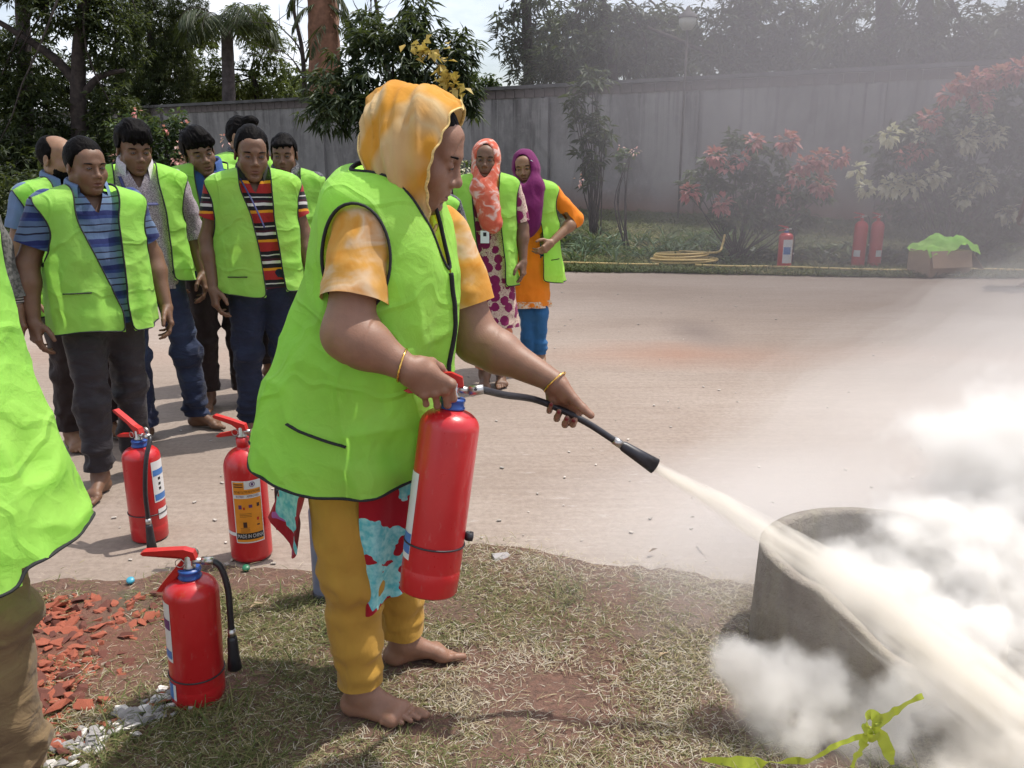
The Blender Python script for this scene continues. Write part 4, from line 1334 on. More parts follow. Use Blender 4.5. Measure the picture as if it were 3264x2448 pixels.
shrub('mussaenda_bush', 'tall bush with cream bracts below and pink bracts at its top right', 2050, 12.7, [cl(2000, 300, 80, 60, 12.7), cl(2100, 270, 80, 70, 12.7), cl(2170, 220, 70, 70, 12.7), cl(1950, 370, 60, 60, 12.7), cl(2060, 390, 100, 60, 12.7), cl(2170, 380, 80, 90, 12.7), cl(2220, 300, 60, 90, 12.7), cl(1920, 330, 40, 40, 12.7), cl(1980, 450, 90, 40, 12.8), cl(2110, 470, 110, 40, 12.8)], 'leaf_bush', (0.15, 0.075), 41,
      [(2120, 245, 1.0, 'petal_white'), (2090, 300, 1.5, 'petal_white'), (2150, 290, 1.2, 'petal_white'), (1922, 290, .8, 'petal_white'), (1985, 292, .4, 'petal_white'), (1925, 400, 1.2, 'petal_white'), (1968, 400, 1.4, 'petal_white'), (2022, 378, 1.2, 'petal_white'), (2125, 390, 1.4, 'petal_white'), (2080, 427, .6, 'petal_white'), (2178, 460, .9, 'petal_white'), (1852, 365, .4, 'petal_white'), (1870, 405, .6, 'petal_white'),
       (2080, 180, 1.1, 'petal_pink'), (2115, 170, 1.0, 'petal_pink'), (2120, 210, 1.5, 'petal_pink'), (2160, 165, 1.3, 'petal_pink'), (2200, 150, 1.4, 'petal_pink'), (2050, 205, .8, 'petal_pink'), (2010, 258, 1.1, 'petal_pink'), (1960, 330, .8, 'petal_pink'), (1990, 320, .5, 'petal_pink')], psize=.105, pn=62, pr=.115, dens=.8)
shrub('white_flower_plant', 'low plant with small white flowers glimpsed beside the sprayer face', 1000, 11.9, [cl(1005, 385, 24, 40, 11.9), cl(990, 420, 36, 46, 11.9)], 'leaf_bush', (0.12, 0.05), 43, [(1000, 362, .7, 'petal_white'), (1008, 380, .6, 'petal_white'), (995, 376, .4, 'petal_white')], psize=.045)
# strappy leaved border
def strap_plants(label, u0, u1, v0, v1, Y0, Y1, n, seed, Lr=(.35, .65), mat='leaf_strap', wd=.035):
    g = np.random.default_rng(seed); LV = Leaves()
    u = g.uniform(u0, u1, n); Yy = g.uniform(Y0, Y1, n)
    for k in range(n):
        x = spot(u[k], 500, Yy[k])[0]; z = float(bank_z(np.array([x]), np.array([Yy[k]]))[0])
        m = 9; a = g.uniform(0, 6.3, m)
        D = np.stack([np.cos(a) * .8, np.sin(a) * .8, g.uniform(.5, 1.5, m)], 1)
        LV.add(*leaf_cards(np.array([[x, Yy[k], z]]) + g.normal(0, .02, (m, 3)), D, g.uniform(*Lr, m), np.full(m, wd), g.uniform(0, 1, m), seed + k, .9, .2))
    o = LV.build('strap_leaved_border', M[mat], None)
    return tag(o, kind='stuff')
strap_plants('', 1235, 1580, 0, 0, 12.6, 14.6, 80, 61)
strap_plants('', 1560, 2250, 0, 0, 12.2, 13.4, 90, 62, (.2, .45), 'leaf_bush', .07)
strap_plants('', 230, 1235, 0, 0, 13.5, 16, 120, 63, (.25, .5), 'leaf_bush', .06)
# ================================================================== people
def head_mesh(res, neck_to, fem=0.0, fat=0.0, nose=1.0, mouth_open=0.0, hs=1.0, long=1.0):
    """head in its own frame: face towards -Y, origin between the ears at eye height. Returns V, Q, lip mask"""
    nk = np.asarray(neck_to, float) / hs
    lo = np.minimum([-0.10, -0.135, -0.15], nk - 0.085); hi = np.maximum([0.10, 0.125, 0.14], nk + 0.085)
    F = Field(lo, hi, res / hs)
    F.ell((0, 0.016, 0.034), (0.073, 0.092, 0.083), 0.0)
    F.ell((0, -0.028, -0.036), (0.058 + 0.006 * fat, 0.060, 0.074 * long), 0.035)
    jw = 0.048 - 0.006 * fem + 0.008 * fat
    for sx in (-1, 1):
        F.cap((sx * jw, 0.004, -0.052), (sx * 0.018, -0.060, -0.094 * long), 0.020 + 0.005 * fat, 0.017, 0.025)
        F.ell((sx * 0.037, -0.058, -0.030), (0.025 + 0.004 * fat, 0.023, 0.026), 0.030)
        F.cap((sx * 0.012, -0.083, 0.022), (sx * 0.044, -0.069, 0.020), 0.0095, 0.0085, 0.020)
    F.ell((0, -0.070, -0.098 * long), (0.020 - 0.003 * fem, 0.018, 0.017), 0.02)
    F.ell((0, -0.055, 0.050), (0.052, 0.030, 0.034), 0.03)
    # eye sockets, lids
    for sx in (-1, 1):
        F.ell((sx * 0.031, -0.096, 0.000), (0.019, 0.018, 0.013), 0.014, 's')
        F.ell((sx * 0.031, -0.0735, 0.001), (0.0155, 0.0150, 0.0125), 0.006)
    # nose
    F.cap((0, -0.084, 0.012), (0, -0.100, -0.026), 0.0075, 0.0105 * nose, 0.012)
    F.ell((0, -0.1035, -0.031), (0.0115 * nose, 0.012, 0.0105), 0.008)
    for sx in (-1, 1):
        F.ell((sx * 0.0125 * nose, -0.0925, -0.036), (0.0088 * nose, 0.0115, 0.0085), 0.007)
        F.ell((sx * 0.0065, -0.099, -0.0435), (0.0038, 0.006, 0.004), 0.003, 's')
    # mouth
    F.ell((0, -0.074, -0.066), (0.029, 0.018, 0.021), 0.026)
    F.cap((-0.020, -0.083, -0.064), (0.020, -0.083, -0.064), 0.0052, 0.0052, 0.006)
    F.ell((0, -0.0895, -0.0625), (0.013, 0.006, 0.0045), 0.006)
    F.ell((0, -0.0865, -0.0745), (0.017, 0.0075, 0.0062), 0.006)
    F.ell((0, -0.0965, -0.0683), (0.021, 0.010, 0.0016 + 0.004 * mouth_open), 0.003, 's')
    F.ell((0, -0.088, -0.086), (0.016, 0.010, 0.004), 0.010, 's')
    # ears
    for sx in (-1, 1):
        F.ell((sx * 0.0765, 0.012, -0.004), (0.0085, 0.020, 0.031), 0.008, rot=rotz(sx * 0.35))
        F.ell((sx * 0.086, 0.010, 0.000), (0.006, 0.011, 0.018), 0.006, 's')
    # neck
    F.cap((0, 0.028, -0.055), nk, 0.050 - 0.006 * fem + 0.006 * fat, 0.056 - 0.006 * fem + 0.008 * fat, 0.03)
    if fat > 0.5: F.ell((0, -0.035, -0.105), (0.04, 0.04, 0.022), 0.02)
    V, Q = F.mesh(1 if res < 0.003 else 2)
    lip = np.exp(-(((V[:, 0]) / 0.021) ** 2 + ((V[:, 2] + 0.0685) / 0.0095) ** 2 + ((V[:, 1] + 0.088) / 0.013) ** 2) ** 2)
    return V * hs, Q, np.clip(lip, 0, 1)


def hand_prims(F, W, f, n, t, fd=None, s=1.0, curl=((25, 35, 20),) * 4, obl=0.0, thumb=None, fat=1.0):
    """palm, four fingers and thumb added to field F. f wrist->knuckles, n back of the hand, t towards the thumb"""
    W = np.asarray(W, float); f = unit(f); t = unit(np.asarray(t, float) - f * (np.asarray(t) @ f)); n = unit(n)
    n = unit(n - f * (n @ f) - t * (n @ t))
    fd = f if fd is None else unit(np.asarray(fd, float) - n * (np.asarray(fd) @ n))
    nails = []
    ln = (0.086, 0.090, 0.084, 0.074); lt = (0.0265, 0.0085, -0.010, -0.0265)
    seg = ((0.040, 0.025, 0.021), (0.045, 0.029, 0.022), (0.041, 0.027, 0.021), (0.033, 0.021, 0.019))
    F.ell(W + f * 0.012 * s, 0.026 * s, 0.015)
    mcps = []
    for i in range(4):
        m = W + (f * (ln[i] + obl * lt[i]) + t * lt[i]) * s
        mcps.append(m)
        F.cap(W + (f * 0.012 + t * lt[i] * 0.6) * s, m, 0.0165 * s * fat, 0.0118 * s * fat, 0.014)
    for m in mcps: F.ell(m + n * 0.0050 * s, 0.0108 * s * fat, 0.004)
    F.ell(W + (f * 0.040 + t * 0.020 - n * 0.013) * s, 0.020 * s * fat, 0.016)
    F.ell(W + (f * 0.045 - t * 0.018 - n * 0.012) * s, 0.018 * s * fat, 0.016)
    for i in range(4):
        p = mcps[i]; a = 0.0
        rr = (0.0100, 0.0103, 0.0097, 0.0086)[i] * s * min(fat, 0.88)
        for k in range(3):
            a += R(curl[i][k])
            d = fd * math.cos(a) - n * math.sin(a)
            q = p + d * seg[i][k] * s
            F.cap(p, q, rr, rr * 0.9, 0.0035 if k else 0.006)
            F.ell(p, rr * 1.06, 0.003)
            rr *= 0.91
            if k == 2:
                dn = n * math.cos(a) + fd * math.sin(a)
                nails.append((q + dn * rr * 0.85 + d * 0.001, d))
            p = q
    th = thumb or ((0.62, 0.72, -0.30), (0.85, 0.42, -0.30), (0.95, 0.15, -0.25))
    p = W + (f * 0.016 + t * 0.024 - n * 0.008) * s
    rad = (0.0160, 0.0125, 0.0112, 0.0090)
    for k in range(3):
        d = unit(f * th[k][0] + t * th[k][1] + n * th[k][2])
        q = p + d * (0.044, 0.032, 0.026)[k] * s
        F.cap(p, q, rad[k] * s * fat, rad[k + 1] * s * fat, 0.010 if k == 0 else 0.004)
        p = q
    nails.append((p + unit(n - d * (n @ d)) * 0.008 * s, d))
    return nails


def foot_prims(F, a, ang, s=1.0, medial=1):
    """bare foot. a ankle, ang heading of the toes (0 = -Y), medial = +1 if the big toe lies towards the local left of travel"""
    d = np.array([math.sin(ang), -math.cos(ang), 0.0]); l = np.array([math.cos(ang), math.sin(ang), 0.0]) * medial
    a = np.asarray(a, float); g = np.array([a[0], a[1], 0.0]); z = np.array([0, 0, 1.0])
    F.cap(a + z * 0.05 * s, a - z * 0.005, 0.036 * s, 0.035 * s, 0.02)
    F.ell(g - d * 0.032 * s + z * 0.032 * s, (0.033 * s, 0.033 * s, 0.033 * s), 0.02)
    F.cap(a - z * 0.008 * s, g + d * 0.100 * s + l * 0.010 * s + z * 0.032 * s, 0.034 * s, 0.024 * s, 0.03)
    F.cap(g - d * 0.02 * s + z * 0.026 * s, g + d * 0.10 * s - l * 0.024 * s + z * 0.021 * s, 0.027 * s, 0.0205 * s, 0.025)
    F.cap(g + d * 0.118 * s + l * 0.023 * s + z * 0.024 * s, g + d * 0.100 * s - l * 0.028 * s + z * 0.019 * s, 0.0225 * s, 0.0175 * s, 0.02)
    b = g + d * 0.128 * s + l * 0.027 * s + z * 0.018 * s
    F.cap(b, b + d * 0.030 * s - z * 0.001, 0.0138 * s, 0.0122 * s, 0.005)
    F.cap(b + d * 0.030 * s, b + d * 0.054 * s + l * -0.003 * s - z * 0.003 * s, 0.0132 * s, 0.0120 * s, 0.002)
    for i in range(1, 5):
        b = g + d * (0.130 - 0.011 * i * (0.6 + 0.15 * i)) * s + l * (0.0235 - 0.0158 * i) * s + z * 0.017 * s
        L = (0.050 - 0.005 * i) * s
        F.cap(b, b + d * L * 0.55 + z * 0.004 * s, 0.0080 * s, 0.0072 * s, 0.004)
        F.cap(b + d * L * 0.55 + z * 0.004 * s, b + d * L - z * 0.005 * s, 0.0078 * s, 0.0074 * s, 0.0015)
    F.all(lambda X, Y, Z: (0.001 - Z) + 0 * X + 0 * Y, 0.004, 'i')


def face_parts(root, Rh, c, hs, iris_dx=0.0, closed=False, brow=1.0, sclera='eye_white'):
    for sx in (-1, 1):
        mb = MB()
        prof = [(0.0001, 0.0062), (0.003, 0.0058), (0.006, 0.0040), (0.0075, 0.0)]
        V, q = lathe(prof, 14)
        V = V * np.array([1.35, 0.44 if not closed else 0.25, 1.0])
        V = V @ rotx(math.pi / 2).T + np.array([sx * 0.0312, -0.0845, 0.0005])
        if not closed:
            o = mobj('eye', (V * hs) @ Rh.T + c, q, None, M[sclera], root)
            V2, q2 = lathe([(0.0001, 0.0020), (0.003, 0.0017), (0.0049, 0.0003)], 14)
            V2 = V2 @ rotx(math.pi / 2).T * np.array([1, 1, 0.64]) + np.array([sx * 0.0312 + iris_dx, -0.0898, 0.0002])
            io = mobj('iris', (V2 * hs) @ Rh.T + c, q2, None, M['iris'], o)
        # lash line and brow
        a = np.linspace(-1, 1, 9)
        lash = np.stack([sx * 0.0312 + a * 0.0135, -0.0885 + 0.0035 * a ** 2, 0.0048 - 0.0045 * a ** 2 - (0.006 if closed else 0)], 1)
        V3, q3, t3 = tube((lash * hs) @ Rh.T + c, 0.0012 * hs, 5)
        mobj('lash_line', V3, q3, t3, M['iris'], root)
        br = np.stack([sx * (0.030 + a * 0.021), -0.0895 + 0.009 * (a > 0) * a ** 2 + 0.003 * a ** 2, 0.0200 + 0.003 * (1 - a ** 2) + 0.002 * a], 1)
        V4, q4, t4 = tube((br * hs) @ Rh.T + c, 0.0042 * hs * brow * (1 - 0.5 * np.abs(a)), 6, True, 0.9)
        mobj('eyebrow', V4, q4, t4, M['hair'], root)


def hair_part(root, Rh, c, hs, style, res, seed):
    F = Field((-0.125, -0.145, -0.115), (0.125, 0.150, 0.195), res / hs)
    top = style.get('top', 0.016); side = style.get('side', 0.010); fr = style.get('fringe', 0.0)
    F.ell((0, 0.018, 0.036), (0.073 + side, 0.092 + side, 0.083 + top), 0)
    if style.get('volume'):
        F.ell((0, -0.012, 0.085), (0.070, 0.078, 0.044 + style['volume']), 0.03)
    if fr: F.ell((style.get('sweep', 0.0), -0.062, 0.066), (0.062, 0.036, 0.026 + fr), 0.025)
    if style.get('quiff'): F.ell((0.0, -0.060, 0.105), (0.050, 0.040, 0.034), 0.03)
    hl = style.get('line', 0.060); bald = style.get('bald', 0)
    def keep(X, Y, Z):
        yy = np.clip((Y + 0.085) / 0.17, 0, 1)
        zl = np.where(yy < 0.32, hl - fr * 1.0, np.where(yy < 0.62, hl + (-0.004 - hl) * np.clip((yy - 0.32) / 0.14, 0, 1), -0.004 - (0.055) * (yy - 0.62) / 0.38))
        zl = zl + 0.006 * np.sin(X * 150 + Y * 40) + 0.004 * np.sin(X * 330 + 1)
        zl = zl + 0.10 * np.abs(X) * (yy < 0.3) * -1 * 0.3
        d = (zl - Z) + 0 * X
        if bald:
            d = np.maximum(d, 0.075 - np.sqrt((X / 0.9) ** 2 + ((Y + 0.035) / 1.15) ** 2 + 0 * Z) - np.clip(0.045 - Z, 0, 1) * 3)
        return d
    F.all(keep, 0.008, 'i')
    V, Q = F.mesh(1)
    N = vnormals(V, Q)
    P = V * np.array([1, 1, 0.4])
    amp = style.get('rough', 0.004)
    V = V + N * (amp * (0.55 * ridged(V * np.array([1.0, 0.22, 0.35]), 95, seed) + 0.8 * vnoise(V * np.array([1, .5, .7]), 30, seed + 3)))[:, None]
    return mobj('hair', (V * hs) @ Rh.T + c, Q, None, M['hair'], root)


def torso_field(F, tab, roof, k=0.045, n=2.4, yoff=0.0):
    """shell of the trunk: rings from tab (z, half width, front, back) under sloping shoulders roof=(z0, slope)"""
    t = np.asarray(tab, float); t = t[np.argsort(t[:, 0])]
    def fn(X, Y, Z):
        a = np.interp(Z, t[:, 0], t[:, 1]); fr = np.interp(Z, t[:, 0], t[:, 2]); bk = np.interp(Z, t[:, 0], t[:, 3])
        yc = (bk - fr) / 2; b = (bk + fr) / 2
        q = (np.abs(X / a) ** n + np.abs((Y - yc - yoff) / b) ** n) ** (1 / n)
        d1 = (q - 1) * np.minimum(a, b)
        d2 = (Z - (roof[0] - roof[1] * np.sqrt(X ** 2 + 0.0016) - roof[2] * (Y - yoff) ** 2)) * 0.93
        d3 = (t[0, 0] - 0.03 - Z) + 0 * X
        return smax(smax(d1, d2, k), d3, 0.02)
    F.all(fn, 0.02)


def wrinkle(V, Q, amp, sc, seed, stretch=(1, 1, 0.4), crum=0.0, csc=14, fade=None):
    N = vnormals(V, Q)
    d = amp * fbm(V * np.array(stretch), sc, seed, 2)
    if crum: d = d + crum * ridged(V, csc, seed + 5)
    if fade is not None: d = d * fade(V)
    return V + N * d[:, None]


MEN_VEST = [(0.76, .228, .160, .150), (1.0, .216, .150, .140), (1.2, .222, .145, .130), (1.42, .255, .120, .115)]


def vest(root, s, tab=MEN_VEST, roof=(1.478, 0.27, 1.6), hem=0.80, open_=((0.7, .05), (1.0, .05), (1.2, .06), (1.34, .085)), cx=0.0, cxtab=None, res=0.010, seed=1,
         hole=(0.01, 1.24, 0.085, 0.150), neck=(0.0, 0.085), hem_wave=0.012, fold=0.016, fold_sc=10, pockets=(), rot=0.0, shoulder_x=0.14, trim_r=0.0054, crum=0.008, hem_fn=None, front_line=None):
    tab = [tuple(v * s for v in r) for r in tab]
    ro = (roof[0] * s, roof[1], roof[2])
    mx = max(r[1] for r in tab) + 0.06; my = max(max(r[2], r[3]) for r in tab) + 0.08
    F = Field((-mx, -my, hem * s - 0.10), (mx, my, (roof[0] + 0.03) * s), res)
    torso_field(F, tab, ro)
    V, Q = F.mesh(2)
    z0 = V[:, 2].copy()
    fz = lambda P: np.clip(0.45 + 0.9 * (1.25 * s - P[:, 2]) / 0.5, 0.25, 1.4)
    V = wrinkle(V, Q, fold, fold_sc, seed, (1, 1, 0.22), crum, 10, fz)
    x, y, z = V[:, 0], V[:, 1], V[:, 2]
    ot = np.asarray(open_, float)
    w = np.interp(z / s, ot[:, 0], ot[:, 1]) * s
    cxx = cx * s if cxtab is None else np.interp(z / s, np.asarray(cxtab)[:, 0], np.asarray(cxtab)[:, 1]) * s
    cxx = cxx + 0.012 * vnoise(np.stack([z * 0, z * 0, z], 1), 5, seed)
    g_front = np.where(y < 0.0, np.abs(x - cxx) - w, 0.2)
    hy, hz, ry, rz = [q * s for q in hole]
    r_ = np.sqrt(((y - hy) / ry) ** 2 + ((z - hz) / rz) ** 2)
    g_hole = np.where(np.abs(x) > shoulder_x * s, (r_ - 1) * min(ry, rz), 0.2)
    g_neck = np.where(z > 1.36 * s, np.sqrt(x ** 2 + (y - neck[0] * s) ** 2) - neck[1] * s, 0.2)
    ang = np.arctan2(x, -y)
    hz_ = hem * s + hem_wave * np.sin(ang * 3 + seed) + (hem_fn(x, y) if hem_fn is not None else 0)
    g_hem = z - hz_
    g = np.minimum(np.minimum(g_front, g_hole), np.minimum(g_neck, g_hem))
    V, q, t, segs = clip_mesh(V, Q, g)
    o = mobj('vest', V, q, t, M['vest'], root)
    for tm in trim_mesh(V, segs, trim_r, 0.016): tm.build('vest_binding', M['trim'], o)
    if pockets or front_line:
        tris = np.concatenate([q[:, [0, 1, 2]], q[:, [0, 2, 3]], t])
        bvh = BVHTree.FromPolygons([Vector(p) for p in V], [list(map(int, f)) for f in tris])
        if front_line:
            pts = []
            for xx, zz in smooth_path([(a_, 0, b_) for a_, b_ in front_line], 40)[:, [0, 2]] * s:
                hit = bvh.ray_cast(Vector((xx, -1.2, zz)), Vector((0, 1, 0)))
                if hit[0] is not None: pts.append(np.array(hit[0]) + [0, -0.003, 0])
            if len(pts) > 5: MB().tube(pts, trim_r * 1.15, 6, True, 0.6).build('vest_binding', M['trim'], o)
        for (x0, zt, x1, zt1, side) in pockets:
            pts = []
            for u in np.linspace(0, 1, 9):
                xx, zz = (x0 + (x1 - x0) * u) * s, (zt + (zt1 - zt) * u) * s
                if side == 'f': hit = bvh.ray_cast(Vector((xx, -1.2, zz)), Vector((0, 1, 0)))
                elif side == 'b': hit = bvh.ray_cast(Vector((xx, 1.2, zz)), Vector((0, -1, 0)))
                else: hit = bvh.ray_cast(Vector((-1.2, xx, zz)), Vector((1, 0, 0)))
                if hit[0] is not None: pts.append(np.array(hit[0]) + np.array(hit[1]) * 0.002 * (1 if hit[1].dot(Vector((0, -1, 0)) if side == 'f' else (Vector((0, 1, 0)) if side == 'b' else Vector((-1, 0, 0)))) > 0 else -1))
            if len(pts) > 3:
                MB().tube(pts, trim_r, 6, True, 0.5).build('pocket_edge', M['trim'], o)
    return o


MEN_TRUNK = [(0.80, .165, .115, .120), (0.95, .165, .115, .120), (1.06, .155, .110, .105), (1.2, .172, .112, .108), (1.42, .178, .095, .100)]


def shirt(root, s, J, mat, hem=0.82, sleeve=0.62, sl_r=(0.072, 0.064), tab=MEN_TRUNK, name='shirt', roof=(1.455, 0.42, 1.5), neck=0.062, vneck=0.10, res=0.011, seed=3, cuff_roll=False, wr=0.006, flare=None):
    tb = [tuple(v * s for v in r) for r in tab]
    mx = 0.42 * s
    pts = [J['shL'], J['elL'], J['wrL'], J['shR'], J['elR'], J['wrR']]
    lo = np.minimum(np.min(pts, 0) - 0.10, [-0.26 * s, -0.24 * s, hem * s - 0.08]); hi = np.maximum(np.max(pts, 0) + 0.10, [0.26 * s, 0.26 * s, 1.48 * s])
    lo[2] = min(lo[2], hem * s - 0.08)
    F = Field(lo, hi, res)
    torso_field(F, tb, (roof[0] * s, roof[1], roof[2]), 0.06)
    ends = {}
    for sd in 'LR':
        a, b, c = [np.asarray(J[k + sd], float) for k in ('sh', 'el', 'wr')]
        if sleeve <= 1.0:
            e = a + (b - a) * sleeve
            F.cap(a, e + unit(b - a) * 0.05, sl_r[0] * s, sl_r[1] * s, 0.045)
            ends[sd] = (e, unit(b - a), a)
        else:
            e = b + (c - b) * (sleeve - 1)
            F.cap(a, b, sl_r[0] * s, sl_r[1] * s, 0.045)
            F.cap(b, e + unit(c - b) * 0.05, sl_r[1] * s, sl_r[1] * 0.86 * s, 0.03)
            ends[sd] = (e, unit(c - b), b)
    V, Q = F.mesh(2)
    V = wrinkle(V, Q, wr, 13, seed, (1, 1, 0.7), wr * 0.5, 17)
    x, y, z = V.T
    r = np.sqrt(x ** 2 + (y + 0.005) ** 2)
    g = np.where(z > 1.34 * s, r - neck * s - np.where(y < 0, np.clip(0, 0, 1), 0), 0.2)
    if vneck:
        g = np.minimum(g, np.where((y < 0), np.maximum(np.abs(x) - np.clip((z - (1.42 - vneck) * s) * 0.45, -0.05, 0.05), (1.42 - vneck) * s - z), 0.2))
    g = np.minimum(g, z - hem * s - 0.01 * np.sin(np.arctan2(x, -y) * 2))
    for sd, (e, d, a) in ends.items():
        pr = (V - e) @ d
        rad = np.linalg.norm((V - e) - pr[:, None] * d, axis=1)
        near = (rad < 0.11 * s) & (((V - a) @ d) > 0.02)
        sgn = 1 if sd == 'L' else -1
        near &= (x * sgn > 0.10 * s) | (rad < 0.07 * s)
        g = np.where(near, np.minimum(g, -pr), g)
    V, q, t, segs = clip_mesh(V, Q, g)
    o = mobj(name, V, q, t, mat, root)
    if cuff_roll:
        for sd, (e, d, a) in ends.items():
            V2, q2, t2 = tube([e - d * 0.045, e - d * 0.02, e, e + d * 0.004], np.array([0.058, 0.062, 0.060, 0.052]) * s, 14, False)
            mobj('rolled_cuff', wrinkle(V2, np.asarray(q2), 0.004, 30, seed), q2, None, mat, o)
    return o


def collar(root, s, mat, zc=1.450, r0=0.062, r1=0.092, h=0.035, drop=0.06, gap=0.5, y0=0.0, spread=0.0):
    """folded shirt collar standing round the neck"""
    a = np.linspace(-math.pi + gap, math.pi - gap, 40)
    rows = []
    front = (np.cos(a) * -0.5 + 0.5)   # 0 at back .. 1 at front
    front = np.clip((np.abs(a) - 1.2) / 1.5, 0, 1)
    for rr, zz in ((r0, zc - 0.012), (r0 + 0.004, zc + h * 0.55), (r0 + 0.012, zc + h), (r0 + 0.022, zc + h * 0.7), (r1, zc - drop * 0.35)):
        ww = rr + 0.0 * a
        z = zz - 0.040 * front - (0.035 * front if rr == r1 else 0) + 0 * a
        rows.append(np.stack([ww * np.sin(a), y0 + ww * np.cos(a) * 1.05 - 0.012 * front, z], 1) * s)
    V = np.concatenate(rows); n = len(a)
    i = np.arange(len(rows) - 1)[:, None]; j = np.arange(n - 1)[None]
    q = np.stack([i * n + j, i * n + j + 1, (i + 1) * n + j + 1, (i + 1) * n + j], -1).reshape(-1, 4)
    return mobj('collar', V, q, None, mat, root)


def trousers(root, s, J, mat, ankle=0.10, thigh=0.098, knee=0.075, cuff=0.066, res=0.011, seed=5, wr=0.008, top=1.0, hipw=0.155, cuffroll=False, name='trousers', stack=0.0):
    pts = [J['hipL'], J['knL'], J['anL'], J['hipR'], J['knR'], J['anR']]
    F = Field(np.min(pts, 0) - [0.16, 0.17, 0.06], np.max(pts, 0) + [0.16, 0.17, 0.20], res)
    hm = (np.asarray(J['hipL']) + np.asarray(J['hipR'])) / 2
    F.ell(hm + [0, 0.012, 0.05 * s], (hipw * s, 0.118 * s, 0.16 * s), 0.02)
    for sd in 'LR':
        a, b, c = [np.asarray(J[k + sd], float) for k in ('hip', 'kn', 'an')]
        F.cap(a, b, thigh * s, knee * s, 0.05)
        F.cap(b, c, knee * s, cuff * s, 0.03)
        d = unit(b - c)
        F.cap(c, c - d * 0.06, cuff * s, cuff * s * 1.02, 0.01)
    V, Q = F.mesh(2)
    z = V[:, 2]
    zk = (J['knL'][2] + J['knR'][2]) / 2
    fade = lambda P: 0.6 + 1.0 * np.exp(-((P[:, 2] - zk) / 0.10) ** 2) + 1.3 * np.exp(-((P[:, 2] - ankle * s - 0.05) / 0.09) ** 2)
    V = wrinkle(V, Q, wr, 15, seed, (0.75, 0.75, 1.15), wr * 0.6, 17, fade)
    if stack:
        N = vnormals(V, Q)
        f = np.exp(-((V[:, 2] - ankle * s - 0.06) / 0.08) ** 2)
        V = V + N * (stack * f * np.sin(V[:, 2] * 2 * np.pi / 0.042 + 5 * vnoise(V, 9, seed)))[:, None]
    x, y, z = V.T
    g = np.minimum(z - ankle * s - 0.006 * np.sin(np.arctan2(y, x) * 2 + seed), (hm[2] + 0.17 * s) - z)
    V, q, t, segs = clip_mesh(V, Q, g)
    return mobj(name, V, q, t, mat, root)


def base_joints(s):
    J = dict(shL=(.178, .005, 1.355), elL=(.250, .030, 1.085), wrL=(.268, -.035, .845),
             hipL=(.088, .0, .875), knL=(.098, -.015, .465), anL=(.105, .02, .085))
    out = {}
    for k, v in J.items():
        out[k] = np.array(v, float) * s
        out[k[:-1] + 'R'] = np.array((-v[0], v[1], v[2]), float) * s
    return out


